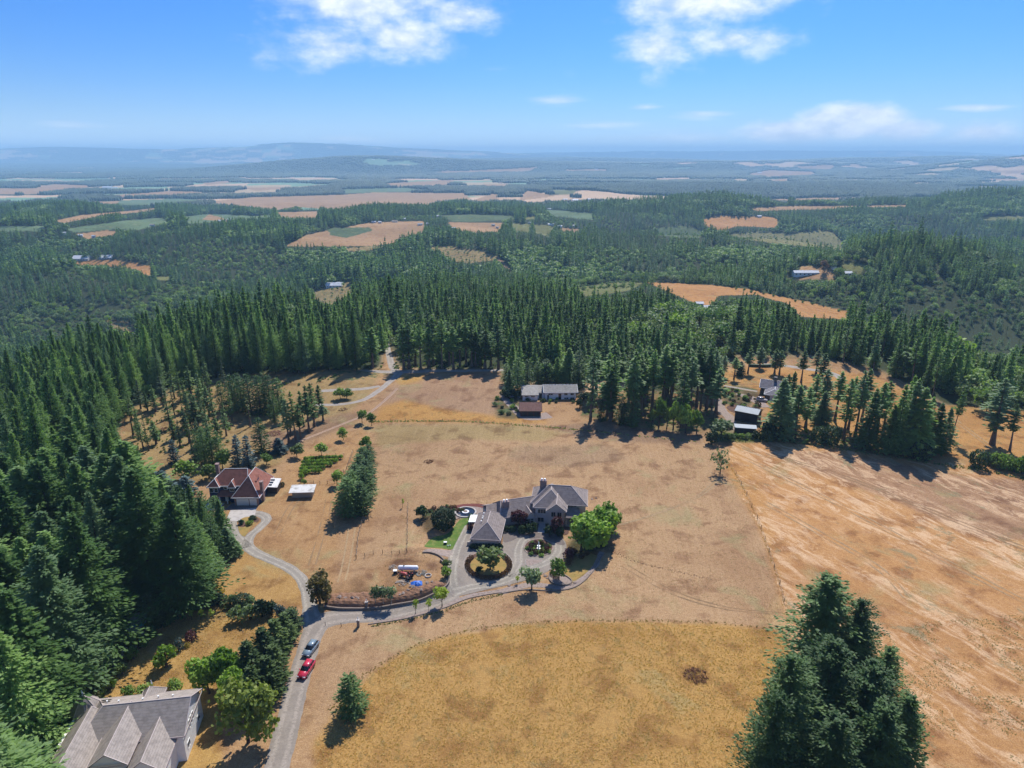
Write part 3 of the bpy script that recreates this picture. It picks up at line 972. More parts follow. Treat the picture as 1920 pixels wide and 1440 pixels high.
def forests():
    # A: 300 - 1150 m, single trees
    X, Y = scatter(150, 1150, 7.9)
    n = fbm(X / 40., Y / 40., 88, 2)
    Z = height(X, Y)
    px, py, d = proj(X, Y, Z)
    stand = fbm(X / 150., Y / 150., 55, 3)
    stand = np.where(Y < 600, np.maximum(stand, .52), stand)
    H = 7.5 + 11.5 * sstep(.3, .62, stand) + rng.normal(size=len(X)) * 2.8 + np.where(rng.rand(len(X)) < .05, 6, 0)
    bm = broad_mask(X, Y, px, py)
    H = np.where(bm, H * 0.62, H)
    H = fit_height(X, Y, Z, H)
    ok = (px > -250) & (px < 2170) & (H > 3) & (fbm(X / 22., Y / 22., 66, 2) > .29) & ~inpoly(px, py, NEARBOX) & (rng.rand(len(X)) < 0.93)
    ok &= ~((Y < 420) & (px > 420) & (px < 1330) & (py > 735))
    near_left = (Y < 330) & (X < 0)
    ok &= ~near_left
    for q in PLANTED: ok &= (np.hypot(X - q[0], Y - q[1]) > q[2])
    X, Y, Z, H, bm, px, py = [v[ok] for v in (X, Y, Z, H, bm, px, py)]
    stand = fbm(X / 150., Y / 150., 55, 3)
    stand = np.where(Y < 600, np.maximum(stand, .52), stand)
    pts = np.stack([X, Y, Z - 0.3], 1)
    near = Y < 620
    k = len(LOD1)
    f1 = (~bm)
    protos = [t.joined for t in LOD1 + MIDF + LOD1Y + TALL]
    pk = np.where(near, k + rng.randint(0, len(MIDF), len(X)), rng.randint(0, k, len(X)))
    pk = np.where(stand < .44, k + len(MIDF) + rng.randint(0, 3, len(X)), pk)
    tall_ = (rng.rand(len(X)) < .13) & (Y < 800)
    pk = np.where(tall_, k + len(MIDF) + 3 + rng.randint(0, 5, len(X)), pk)
    base = np.where(near & (stand >= .44), 22., 24.)
    k2 = len(protos)
    cpts = np.concatenate([pts[f1], EXTRA[:, :3]]); cpk = np.concatenate([pk[f1], k2 + rng.randint(0, 5, len(EXTRA))]); csz = np.concatenate([(H / base)[f1] * 1.08, EXTRA[:, 3] / 30.])
    mass('conifer_forest', 'dark green conifer forest covering the slopes beyond the fields', None, cpts, cpk, csz, protos + [t.joined for t in FIRS])
    mass('broadleaf_woods', 'light green broadleaf trees along the creeks between the conifers', None, pts[bm], rng.randint(0, 5, bm.sum()), (H / 12.5)[bm] * 1.1, [t.joined for t in BLOD], 0.1)
    # B: 1150 - 3300 m
    X, Y = scatter(1150, 3300, 11.5)
    Z = height(X, Y); px, py, d = proj(X, Y, Z)
    stand = fbm(X / 260., Y / 260., 55, 3)
    H = 10 + 14 * sstep(.3, .62, stand) + rng.uniform(-3, 3, len(X))
    bm = broad_mask(X, Y, px, py)
    H = np.where(bm, H * .65, H)
    H = fit_height(X, Y, Z, H)
    ok = (px > -200) & (px < 2120) & (H > 5) & (rng.rand(len(X)) < 0.95)
    X, Y, Z, H, bm = [v[ok] for v in (X, Y, Z, H, bm)]
    pts = np.stack([X, Y, Z - 0.3], 1)
    protos = [t.joined for t in LOD2 + BLOD2 + LOD1Y]
    stand = fbm(X / 260., Y / 260., 55, 3)
    pk = np.where(bm, 4 + rng.randint(0, 2, len(X)), np.where(stand < .42, 6 + rng.randint(0, 3, len(X)), rng.randint(0, 4, len(X))))
    mass('distant_forest', 'blue green forest over the hills around the farm fields', None, pts, pk, np.where(bm, H / 11., H / 20.) * 1.25, protos)
    # C: woods, hedgerows and shelter belts of the plain, out to the far ridges
    Xs, Ys, S = [], [], []
    for y0, y1, sp in ((3300, 6500, 38), (6500, 12000, 62), (12000, 21000, 110), (21000, 30000, 170)):
        X, Y = scatter(y0, y1, sp, .80)
        k = patch_fields(X, Y)
        Z = height(X, Y); px, py, d = proj(X, Y, Z)
        b = np.zeros(X.shape, bool)
        jx, jy = jitter_px(X, Y, px, py, d)
        for kind, c, d0, d1, poly in ZONES:
            if d1 > 2500: b |= inpoly(px, py, poly) | inpoly(jx, jy - 2.0, poly)
        ok = (k == 0) & ~b & (px > -100) & (px < 2020)
        Xs.append(X[ok]); Ys.append(Y[ok]); S.append(np.full(ok.sum(), sp / 38.))
    X, Y, S = map(np.concatenate, (Xs, Ys, S))
    Z = height(X, Y)
    size = np.stack([S, S, 0.75 + 0.35 * rng.rand(len(S)) + 0.12 * S], 1)
    mass('far_woodland', 'hazy woods and shelter belts of the farmed plain', None, np.stack([X, Y, Z - 1], 1), rng.randint(0, 4, len(X)), size, CLUMPS, 0.0)
    print('woodland', len(X))
    # scrub on the cleared slopes and single trees in the far fields
    X, Y = scatter(500, 3300, 15)
    Z = height(X, Y); px, py, d = proj(X, Y, Z)
    sc = np.zeros(X.shape, bool)
    for kind, c, d0, d1, poly in ZONES:
        if kind == 'scrub': sc |= inpoly(px, py, poly)
    ok = sc & (rng.rand(len(X)) < 0.5)
    mass('hillside_scrub', 'young trees and scrub dotted over the cleared slopes', None, np.stack([X, Y, Z], 1)[ok], rng.randint(0, 5, ok.sum()), rng.uniform(.2, .6, ok.sum()), [t.joined for t in BLOD])


# outlines of the land that is planted tree by tree (no mass there)
NEARBOX = [(-400, 1800), (-400, 700), (0, 690), (250, 700), (420, 712), (640, 690), (940, 690), (950, 728), (1090, 728), (1340, 712), (1350, 680), (1600, 680), (1925, 850), (2300, 1000), (2300, 1800)]
PLANTED = []
NEARCOVER = [
    ('clearing', (0.40, 0.30, 0.155), 0.3, [(225, 860), (245, 765), (310, 738), (400, 712), (440, 704), (620, 694), (715, 690), (700, 730), (640, 790), (560, 830), (520, 870), (400, 900), (330, 905)]),
    ('clearing', (0.33, 0.225, 0.155), 0.3, [(460, 820), (560, 800), (640, 775), (690, 770), (650, 800), (560, 835), (500, 840)]),
    ('left field', (0.52, 0.335, 0.18), 0.3, [(390, 960), (510, 905), (560, 850), (600, 830), (700, 795), (640, 1000), (620, 1130), (560, 1140), (400, 1110), (380, 1060), (450, 1020)]),
    ('lower left strip', (0.54, 0.35, 0.145), 0.3, [(380, 1060), (450, 1015), (560, 1080), (575, 1130), (540, 1140), (400, 1115)]),
    ('yard', (0.53, 0.355, 0.14), 0.3, [(150, 1320), (215, 1285), (260, 1200), (340, 1150), (430, 1130), (540, 1145), (560, 1170), (520, 1250), (420, 1290), (400, 1440), (140, 1440)]),
    ('mown field', (0.50, 0.345, 0.215), 0.3, [(705, 792), (960, 790), (1100, 805), (1330, 830), (1375, 835), (1468, 1112), (1480, 1175), (1200, 1165), (960, 1172), (780, 1210), (640, 1320), (560, 1460), (545, 1460), (600, 1190), (700, 1000)]),
    ('greenish strip', (0.42, 0.325, 0.175), 0.3, [(706, 795), (970, 793), (1060, 808), (1020, 825), (860, 822), (702, 835)]),
    ('brown patch', (0.42, 0.30, 0.20), 0.3, [(960, 835), (1130, 830), (1180, 860), (1080, 875), (950, 860)]),
    ('brown patch', (0.34, 0.235, 0.165), 0.3, [(1030, 797), (1120, 790), (1330, 805), (1320, 832), (1150, 828), (1080, 815)]),  # dirt below the tall firs, their shade put into its colour
    ('bare lot', (0.43, 0.295, 0.205), 0.3, [(745, 715), (800, 700), (940, 698), (940, 760), (900, 786), (800, 780), (730, 765), (720, 740)]),
    ('orange grass', (0.56, 0.335, 0.125), 0.4, [(700, 784), (715, 762), (760, 748), (830, 765), (930, 778), (1030, 786), (1030, 791), (700, 790)]),
    ('orange grass', (0.52, 0.335, 0.13), 0.4, [(740, 712), (760, 700), (800, 700), (790, 714), (750, 722)]),
    ('tank yard', (0.44, 0.285, 0.165), 0.3, [(610, 1110), (680, 1080), (720, 1055), (760, 1045), (810, 1045), (830, 1060), (832, 1090), (790, 1110), (700, 1130), (615, 1135)]),
    ('earth bank', (0.27, 0.15, 0.085), 0.7, [(612, 1135), (640, 1112), (700, 1110), (760, 1108), (825, 1088), (832, 1098), (790, 1120), (700, 1135), (640, 1138)]),
    ('earth', (0.22, 0.13, 0.085), 0.7, [(732, 1060), (742, 1048), (790, 1050), (800, 1054), (760, 1056), (742, 1066)]),
    ('earth', (0.22, 0.13, 0.085), 0.7, [(800, 1056), (812, 1050), (826, 1060), (815, 1072), (803, 1066)]),
    ('earth', (0.22, 0.13, 0.085), 0.7, [(684, 1078), (700, 1075), (708, 1087), (690, 1089)]),
    ('tall grass', (0.50, 0.315, 0.12), 0.4, [(556, 1480), (590, 1390), (640, 1320), (690, 1262), (780, 1210), (870, 1186), (960, 1172), (1080, 1166), (1200, 1165), (1330, 1168), (1465, 1182), (1490, 1240), (1540, 1480)]),
    ('tan rim', (0.55, 0.40, 0.23), 0.3, [(1420, 1172), (1468, 1112), (1482, 1182)]),
    ('right field', (0.57, 0.33, 0.155), 0.6, [(1376, 828), (1500, 830), (1560, 838), (1740, 866), (1935, 892), (1940, 1480), (1540, 1480), (1484, 1200), (1466, 1110), (1420, 970), (1362, 878)]),
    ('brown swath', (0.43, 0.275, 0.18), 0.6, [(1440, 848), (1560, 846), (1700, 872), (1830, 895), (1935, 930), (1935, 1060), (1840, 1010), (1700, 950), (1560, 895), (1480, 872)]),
    ('orange', (0.57, 0.33, 0.14), 0.6, [(1376, 828), (1400, 828), (1428, 880), (1452, 1000), (1482, 1110), (1466, 1110), (1420, 970), (1362, 878)]),
    ('back field', (0.57, 0.33, 0.135), 0.4, [(1350, 700), (1400, 690), (1520, 690), (1640, 700), (1760, 760), (1925, 860), (1925, 892), (1740, 862), (1560, 830), (1420, 820), (1440, 760), (1350, 740)]),
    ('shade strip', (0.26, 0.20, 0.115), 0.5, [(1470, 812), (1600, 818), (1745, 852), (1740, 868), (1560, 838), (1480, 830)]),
    ('weeds', (0.16, 0.19, 0.07), 0.5, [(1340, 800), (1450, 815), (1460, 826), (1380, 830), (1340, 826)]),
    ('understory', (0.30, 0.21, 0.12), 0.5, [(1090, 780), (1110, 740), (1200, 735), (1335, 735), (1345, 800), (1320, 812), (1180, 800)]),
    ('garden', (0.17, 0.14, 0.085), 0.5, [(1355, 728), (1380, 722), (1420, 732), (1430, 742), (1400, 770), (1360, 758)]),
    ('garden', (0.19, 0.16, 0.09), 0.5, [(930, 780), (925, 745), (960, 728), (975, 735), (975, 780), (960, 784)]),
    ('house garden', (0.13, 0.10, 0.06), 0.5, [(786, 962), (840, 948), (930, 948), (925, 975), (880, 960), (845, 975), (795, 1000)]),
    ('beds', (0.16, 0.11, 0.08), 0.5, [(955, 965), (1000, 955), (1060, 975), (1065, 1000), (1010, 1005), (960, 1000)]),
    ('side lawn', (0.42, 0.29, 0.12), 0.4, [(1052, 1078), (1085, 1040), (1120, 1030), (1130, 1050), (1085, 1088), (1060, 1092)]),
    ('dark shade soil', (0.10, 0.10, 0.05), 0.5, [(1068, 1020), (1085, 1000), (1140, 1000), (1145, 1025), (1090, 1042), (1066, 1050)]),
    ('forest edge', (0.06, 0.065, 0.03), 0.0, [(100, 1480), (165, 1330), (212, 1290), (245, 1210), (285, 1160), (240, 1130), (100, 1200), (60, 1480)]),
    ('creek bank', (0.20, 0.17, 0.12), 0.5, [(150, 1330), (215, 1270), (245, 1195), (235, 1190), (200, 1240), (140, 1320)]),
    ('far edge', (0.44, 0.31, 0.17), 0.5, [(620, 694), (715, 690), (740, 700), (700, 712), (600, 712)]),
    ('path', (0.32, 0.26, 0.20), 0.3, [(1325, 745), (1346, 760), (1372, 800), (1385, 815), (1372, 815), (1352, 780), (1325, 760)]),
]
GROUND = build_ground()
GROUND.data.materials.append(M_GROUND)
# ------------------------------------------------------------------ single trees and shrubs
def measure(t):
    n = len(t.crown.vertices); a = np.empty(n * 3, np.float32); t.crown.vertices.foreach_get('co', a); a = a.reshape(-1, 3)
    t.rad = float(np.percentile(np.hypot(a[:, 0], a[:, 1]), 97)); t.h = float(a[:, 2].max())


def btree(seed, rad, h, n, leaf, mat, **k):
    t = broad(seed, rad, h, n, leaf, mat, **k); measure(t); return t


def bball(seed, rad, h, n, leaf, mat):
    t = Tree('shrub', ball_np(seed, rad, h, n, leaf), trunk_np(h * .6, .12, .06, 5, 2), mat, M_BARKD, h); measure(t); return t


ROUND = [btree(300 + i, 3.0, 5.5, 900, .62, M_LEAF, trunk_r=.14) for i in range(3)]
BRIGHT = [btree(310 + i, 3.4, 8.0, 1700, .62, M_LEAFB, z0=.6, gap=.25) for i in range(3)]
GREY = [btree(320 + i, 3.0, 6.5, 800, .6, M_LEAFG, trunk_r=.16) for i in range(2)]
GREYSH = [btree(325 + i, 2.0, 2.2, 450, .45, M_LEAFG, z0=.1, squash=.7) for i in range(2)]
LIME = [btree(330, 2.2, 5.0, 900, .42, M_LIME, trunk_r=.1)]
SAPL = [btree(335 + i, .8, 3.0, 150, .3, M_LIME, trunk_r=.05) for i in range(2)]
RUST = [btree(340, 3.2, 7.5, 1800, .55, M_RUST, z0=.5, squash=1.3, gap=.2)]
YGRN = [btree(345, 4.6, 9.5, 2600, .6, foliage('yellow_green_leaves', (0.11, 0.17, 0.03), (0.28, 0.32, 0.06), 0.35, 0.2, 0.8), z0=.5)]
BUSH = [btree(350 + i, 2.2, 2.6, 650, .45, M_LEAF, z0=.1, squash=.8) for i in range(3)]
BBUSH = [btree(355 + i, 2.2, 2.8, 650, .45, M_LEAFB, z0=.1, squash=.8) for i in range(2)]
DBUSH = [btree(360 + i, 2.4, 3.4, 1100, .45, M_DKLEAF, z0=.1, squash=.8) for i in range(2)] + [bball(362, 2.3, 3.2, 1100, .4, M_DKLEAF)]
BALL = [bball(365, 3.0, 5.6, 4200, .34, M_DKLEAF)]
PLUM = [btree(370 + i, 2.1, 4.2, 900, .45, M_PLUM, z0=.6) for i in range(2)]
PBUSH = [bball(375, 1.0, 1.2, 420, .22, M_PLUM)]
HBUSH = [bball(380 + i, 1.0, 1.15, 420, .22, M_HEATH) for i in range(3)]
YBUSH = [btree(385, 1.3, 1.3, 260, .3, M_YELL, z0=.05)]
BLBUSH = [btree(388, 1.6, 2.0, 420, .35, M_BLUE, z0=.1)]
SPARSE = [btree(390, 3.4, 5.6, 420, .6, M_LEAFG, gap=.9, trunk_r=.14)]
BIRCH = [btree(395 + i, 1.5, 6.0, 420, .42, M_LEAFG, z0=2.0, squash=1.6, bark=M_BARKW, trunk_r=.09) for i in range(2)]
RBRN = [btree(398, 5.0, 10, 900, .9, foliage('copper_leaves', (0.17, 0.085, 0.05), (0.30, 0.15, 0.08), 0.25, 0.2), z0=1.5)]
SPRUCE = [fir(400 + i, 9, 2.6, .02, 18, 9, 5, spray=.85, ragged=.3, profile=.7, mat=M_BLUE) for i in range(2)]
CEDAR = [fir(410 + i, 12, 3.6, .02, 26, 10, 6, spray=.95, ragged=.35, profile=.62, droop=.1, mat=M_CEDAR) for i in range(3)]
NEARB = [fir(420 + i, 18, 6.4, .01, 54, 15, 19, spray=.60, ragged=.95, thin=.9, profile=.5, droop=.2, lopsided=.2, mat=M_DENSE) for i in range(3)]
DEADF = [fir(430, 22, 2.6, .2, 20, 6, 4, spray=1.0, ragged=.6, thin=.7, mat=M_DEAD)]
SNAG = [fir(435, 13, .9, .35, 12, 4, 2, spray=.7, ragged=.9, thin=.4, mat=M_LEAFG, bark=M_BARK)]
for t in FIRS + TALL + MIDF + THIN + DENSE + SPRUCE + CEDAR + NEARB + DEADF + SNAG + LOD1: measure(t)

N_CON = 0
PR = np.random.RandomState(99)


def put_tree(t, x, y, h, label, cat, group=None, name='fir_tree', w=None, lean=0.0, z=None):
    """one tree as a thing: Empty at its foot, crown and trunk as its parts"""
    s = h / t.h
    sx = s if w is None else w / 2.0 / t.rad
    z = float(height(x, y)) if z is None else z
    e = bpy.data.objects.new(name, None); e.empty_display_size = 1.0; COL.objects.link(e)
    e.location = (x, y, z - 0.12); e.rotation_euler = (PR.normal() * .015 + lean, PR.normal() * .015, PR.uniform(0, 6.28))
    tag(e, label, cat, group)
    c = link('crown', t.crown, e); c.scale = (sx, sx, s)
    k = link('trunk', t.trunk, e); k.scale = (max(sx, s * .8), max(sx, s * .8), s)
    return e


def solve_h(x, y, z, ptop):
    lo, hi = 0.3, 60
    for _ in range(30):
        m = (lo + hi) / 2
        if float(proj(x, y, z + m)[1]) > ptop: lo = m
        else: hi = m
    return lo


def plant(kind, px, py, top, wpx, label, cat, group=None, name='broadleaf_tree', lean=0.0):
    x, y, z = ground(px, py)
    h = solve_h(x, y, z, top)
    d = float(proj(x, y, z + h * .4)[2])
    t = kind[PR.randint(len(kind))]
    w = None if wpx is None else wpx * d / FPX
    return put_tree(t, x, y, h, label, cat, group, name, w, lean, z)


# big firs standing alone at the lower right
G = 'dark firs clumped at the lower right of the fields'
for px, py, top, w, lab in (
        (1532, 1262, 1072, 128, 'tallest dark fir at the far tip of the lower right clump'),
        (1580, 1275, 1120, 80, 'narrow dark fir leaning against the tallest one in the lower right clump'),
        (1604, 1262, 1152, 62, 'slim dark fir on the right flank of the lower right clump'),
        (1530, 1400, 1200, 130, 'bushy green fir in the middle of the lower right clump'),
        (1456, 1452, 1228, 120, 'broad dark green fir on the left flank of the lower right clump'),
        (1592, 1430, 1232, 130, 'light tipped fir in the heart of the lower right clump'),
        (1642, 1330, 1210, 66, 'short pointed fir jutting from the right side of the clump'),
        (1680, 1470, 1300, 90, 'grey green fir at the lower right corner of the clump'),
        (1625, 1500, 1312, 120, 'foremost fir at the bottom of the lower right clump'),
        (1420, 1500, 1285, 90, 'low dark fir at the bottom left of the lower right clump'),
        (1540, 1520, 1330, 120, 'pale green fir at the bottom middle of the lower right clump')):
    plant(NEARB, px, py, top, w * 1.2, lab, 'tree', G, 'fir_tree', PR.uniform(-.07, .07))
plant(DENSE, 662, 1338, 1262, 66, 'round dark green conifer standing alone beside the road bend', 'tree', None, 'fir_tree')
plant(RUST, 600, 1132, 1072, 50, 'rust tinged round tree at the junction of the driveways', 'tree')
# conifer hedge: a wedge of dense dark trees in the field
for i, (px, py, top, w) in enumerate(((656, 966, 893, 58), (678, 962, 900, 48), (662, 944, 880, 50), (685, 935, 872, 46), (668, 922, 868, 44), (688, 912, 860, 42), (676, 898, 850, 42), (690, 886, 842, 36), (682, 872, 836, 34), (692, 862, 832, 28))):
    plant(DENSE, px, py, top, w * 1.05, 'dense dark green conifer in the tapering hedge beside the mown field', 'tree', 'conifers of the tapering hedge', 'fir_tree')
plant(BRIGHT, 688, 840, 817, 26, 'small light green tree at the far tip of the tapering hedge', 'tree')
# orchard trees left of the mown field
for px, py, top, w, lab in ((500, 871, 848, 24, 'small yellow green tree behind the red roofed house'), (557, 858, 832, 28, 'round green tree left of the vine rows'),
                            (603, 855, 828, 24, 'round green tree above the vine rows'), (644, 825, 800, 21, 'small round tree beside the dirt track'),
                            (679, 793, 767, 21, 'dark round tree where the track meets the mown field'), (697, 798, 772, 18, 'bright narrow tree at the corner of the mown field'),
                            (632, 910, 880, 24, 'round green tree between the vine rows and the conifer hedge'), (638, 748, 725, 26, 'low apple tree in the orange grass by the far drive'), (650, 748, 729, 24, 'second low apple tree beside the far drive'),
                            (352, 899, 862, 46, 'grey green round tree left of the red roofed house'), (392, 897, 868, 34, 'dark round tree touching the red roofed house'),
                            (418, 880, 842, 34, 'bright leafy tree behind the chimney of the red roofed house')):
    plant(ROUND, px, py, top, w, lab, 'tree')
# conifers around the red roofed house
for k, px, py, top, w, lab in ((SPRUCE, 447, 874, 812, 28, 'blue green spruce behind the red roofed house, left one of the pair'), (SPRUCE, 467, 877, 813, 28, 'blue green spruce behind the red roofed house, right one of the pair'),
                               (DENSE, 492, 850, 780, 38, 'shapely green conifer standing right of the blue green spruces'), (SPRUCE, 524, 850, 820, 32, 'blue green bushy spruce beside the shapely conifer'),
                               (SPRUCE, 327, 869, 822, 24, 'small blue spruce alone in the left clearing'), (SPRUCE, 308, 932, 880, 52, 'broad blue green spruce at the forest corner by the red roofed house'),
                               (SPRUCE, 350, 925, 890, 40, 'blue grey spruce left of the red roofed house wall')):
    plant(k, px, py, top, w, lab, 'tree', None, 'fir_tree')
for px, py, top, w in ((372, 862, 810, 26), (385, 868, 800, 30), (400, 870, 798, 30), (413, 864, 806, 26), (378, 852, 812, 24)):
    plant(DENSE, px, py, top, w, 'dark conifer in the tight row between the clearing and the red roofed house', 'tree', 'dark conifers above the red roofed house', 'fir_tree')
for px, py, top, w in ((262, 948, 845, 24), (275, 952, 850, 22), (250, 925, 858, 22), (270, 930, 842, 24), (288, 925, 872, 20), (240, 905, 850, 24), (300, 955, 885, 22)):
    plant(TALL, px, py, top, w, 'bare trunked fir at the forest edge left of the red roofed house', 'tree', 'bare trunked firs by the left forest edge', 'fir_tree')
for px, py, top, w in ((320, 1010, 965, 16), (350, 1035, 975, 14)):
    plant(DEADF, px, py + 20, top, w, 'dead red brown conifer among the green ones by the driveway loop', 'tree', 'dead conifers by the driveway loop', 'fir_tree')
for px, py, top, w in ((418, 768, 712, 26), (440, 770, 700, 34), (456, 772, 704, 34), (472, 776, 698, 38), (490, 778, 700, 38), (508, 774, 702, 36), (524, 770, 706, 32), (450, 760, 698, 34), (515, 790, 730, 26), (500, 765, 696, 34)):
    plant(DENSE, px, py, top, w, 'tall dark conifer in the dense clump in the middle of the left clearing', 'tree', 'dark conifers clumped in the left clearing', 'fir_tree')
for px, py, top, w in ((542, 831, 745, 26), (555, 828, 731, 22), (564, 824, 755, 24), (580, 811, 720, 26), (590, 800, 715, 26), (606, 789, 757, 24), (570, 800, 730, 22), (600, 775, 720, 20), (532, 790, 742, 20)):
    plant(TALL, px, py, top, w, 'slender fir with a bare lower trunk right of the dark clump', 'tree', 'slender firs right of the dark clump', 'fir_tree')
for px, py, top, w in ((432, 1044, 985, 40), (405, 1058, 968, 46), (420, 1018, 935, 40), (372, 1062, 965, 46), (388, 1005, 918, 40), (352, 1015, 905, 42), (408, 985, 928, 34), (440, 1040, 1004, 30), (340, 1060, 960, 46), (398, 1072, 1000, 42), (365, 985, 905, 38), (330, 975, 900, 36), (380, 1085, 1010, 44), (352, 1100, 1020, 46)):
    plant(DENSE if (px + py) % 2 else MIDF, px, py, top, w, 'dark conifer at the forest corner beside the driveway loop', 'tree', 'conifers beside the driveway loop', 'fir_tree')
# young thinned firs of the left clearing
r = np.random.RandomState(5); n = 0
THINZ = [(240, 812), (252, 770), (320, 745), (420, 718), (440, 760), (430, 830), (400, 850), (330, 850), (260, 850)]
while n < 42:
    px, py = r.uniform(240, 480), r.uniform(715, 850)
    if not inpoly(np.array([px]), np.array([py]), THINZ)[0]: continue
    plant(THIN, px, py, py - r.uniform(38, 74), r.uniform(13, 23), 'thin young fir left standing in the thinned clearing', 'tree', 'thin young firs in the left clearing', 'fir_tree'); n += 1
plant(THIN, 320, 804, 728, 22, 'taller thin fir near the front of the thinned clearing', 'tree', None, 'fir_tree')
for px, py, top in ((250, 816, 752), (395, 835, 778), (360, 845, 790), (388, 858, 800), (470, 800, 745), (545, 815, 760)):
    plant(SNAG, px, py, top, 8, 'nearly bare dead fir pole in the left clearing', 'tree', 'bare dead poles in the left clearing', 'fir_tree')
for px, py, top, w in ((280, 745, 722, 22), (340, 722, 706, 20), (370, 715, 690, 24), (560, 702, 672, 22)):
    plant(ROUND, px, py, top, w, 'yellow green broadleaf tree at the back of the left clearing', 'tree', 'broadleaf trees at the back of the left clearing')
# front row of the middle forest
for i, px in enumerate((700, 757, 768, 781, 790, 803, 812, 828, 841, 850, 862, 873, 884, 893, 901, 911, 922, 933)):
    plant(TALL, px + r.uniform(-2, 2), 689 + r.uniform(-6, 4), 603 + r.uniform(-12, 22), 30 + r.uniform(-5, 6), 'fir with a bare reddish trunk in the front row behind the gravel road', 'tree', 'front row of firs behind the gravel road', 'fir_tree')
# firs left of the white house
for px, py, top, w in ((955, 735, 690, 22), (971, 738, 668, 34), (988, 730, 672, 30), (1008, 722, 676, 28), (950, 720, 680, 24), (1025, 716, 672, 34), (1045, 716, 668, 34), (1066, 716, 650, 40), (1085, 728, 655, 34)):
    plant(DENSE if r.rand() < .5 else MIDF, px, py, top, w, 'dark full conifer crowding behind the white house', 'tree', 'full conifers behind the white house', 'fir_tree')
# tall stand right of the white house
STAND = [(1092, 775), (1098, 740), (1180, 725), (1340, 715), (1348, 790), (1325, 805), (1200, 795), (1110, 788)]
n = 0
while n < 46:
    px, py = r.uniform(1090, 1350), r.uniform(715, 806)
    if not inpoly(np.array([px]), np.array([py]), STAND)[0]: continue
    plant(TALL, px, py, py - r.uniform(88, 128) * (1 if py > 750 else .85), r.uniform(26, 42), 'tall fir with a long bare trunk in the stand right of the white house', 'tree', 'tall firs right of the white house', 'fir_tree', r.uniform(-.02, .02)); n += 1
plant(TALL, 1107, 789, 655, 32, 'foremost tall fir at the left end of the stand, its trunk in the mown field', 'tree', None, 'fir_tree')
for px, py, top, w, lab in ((1164, 796, 742, 26, 'dark full fir at the foot of the tall stand, left of two'), (1184, 799, 722, 34, 'dark full fir at the foot of the tall stand, right of two'), (1127, 790, 746, 16, 'small slim conifer between the tall trunks')):
    plant(DENSE, px, py, top, w, lab, 'tree', None, 'fir_tree')
for px, py, top, w in ((1235, 801, 742, 22), (1262, 806, 748, 24), (1285, 812, 755, 30), (1306, 812, 768, 28), (1250, 804, 760, 20), (1222, 798, 765, 16)):
    plant(ROUND, px, py, top, w, 'leafy green tree in the thicket at the edge of the mown field', 'tree', 'leafy trees at the edge of the mown field')
plant(GREY, 1352, 820, 784, 46, 'grey green round tree beside the dark barn', 'tree')
plant(DBUSH, 1334, 833, 806, 26, 'round dark bush at the corner of the mown field', 'shrub', None, 'shrub')
plant(SPARSE, 1350, 889, 842, 46, 'open grey green tree standing alone at the top of the field boundary', 'tree')
# right hand group
for px, py, top, w, k in ((1461, 821, 706, 44, 0), (1481, 790, 694, 30, 0), (1490, 813, 720, 30, 1), (1510, 803, 724, 24, 1), (1539, 795, 732, 28, 0), (1565, 790, 694, 26, 1), (1581, 826, 706, 26, 1), (1590, 806, 703, 22, 1),
                          (1603, 819, 692, 26, 1), (1615, 790, 688, 24, 1), (1623, 840, 724, 34, 0), (1640, 832, 715, 30, 1), (1663, 850, 756, 38, 0), (1676, 850, 718, 34, 0), (1697, 848, 706, 38, 0), (1716, 855, 724, 46, 0), (1730, 845, 742, 34, 0),
                          (1747, 851, 752, 30, 0), (1768, 848, 762, 30, 0), (1690, 835, 700, 34, 0), (1655, 815, 712, 26, 1), (1545, 765, 690, 24, 1), (1525, 770, 700, 24, 1), (1475, 770, 700, 22, 1)):
    plant(TALL if k else MIDF, px, py, top, w * 1.35, 'dark fir in the loose group behind the right hand field', 'tree', 'firs behind the right hand field', 'fir_tree')
for px, py, top, w, lab in ((1783, 823, 726, 20, 'thin leaning fir right of the loose group, on the grass slope'), (1860, 834, 706, 54, 'broad open crowned fir alone on the right grass slope'), (1893, 846, 757, 26, 'bare leaning fir at the right edge of the picture'),
                            (1691, 706, 658, 46, 'wide light green fir at the top corner of the right slope'), (1637, 694, 655, 22, 'slim fir above the right slope beside the gravel patch')):
    plant(TALL, px, py, top, w, lab, 'tree', None, 'fir_tree', -0.06 if 'lean' in lab else 0)
for px, py, top, w in ((1356, 706, 664, 20), (1376, 711, 668, 20), (1402, 700, 650, 20), (1452, 701, 652, 22), (1461, 702, 655, 20), (1502, 717, 655, 24), (1540, 722, 660, 26), (1424, 690, 648, 20), (1530, 700, 655, 22), (1345, 722, 668, 22)):
    plant(TALL, px, py, top, w, 'lone fir standing in the orange grass behind the dark barn', 'tree', 'firs in the orange grass behind the barn', 'fir_tree')
plant(CEDAR, 1387, 704, 676, 22, 'short dense cedar in the orange grass behind the dark barn', 'tree', None, 'fir_tree')
for px, py, top, w, lab in ((1444, 822, 788, 42, 'dark bushy tree beside the dark barn'), (1440, 827, 804, 22, 'small round bush in front of the bushy tree by the barn'), (1419, 823, 806, 18, 'pale bush at the end of the low shed'),
                            (1536, 828, 798, 34, 'dark round shrub below the firs, left one of the pair'), (1556, 832, 796, 36, 'dark round shrub below the firs, right one of the pair'), (1726, 861, 824, 38, 'dark round shrub under the last firs of the group'),
                            (1834, 876, 842, 34, 'leafy shrub at the start of the right hand hedge')):
    plant(DBUSH, px, py, top, w, lab, 'shrub', None, 'shrub')
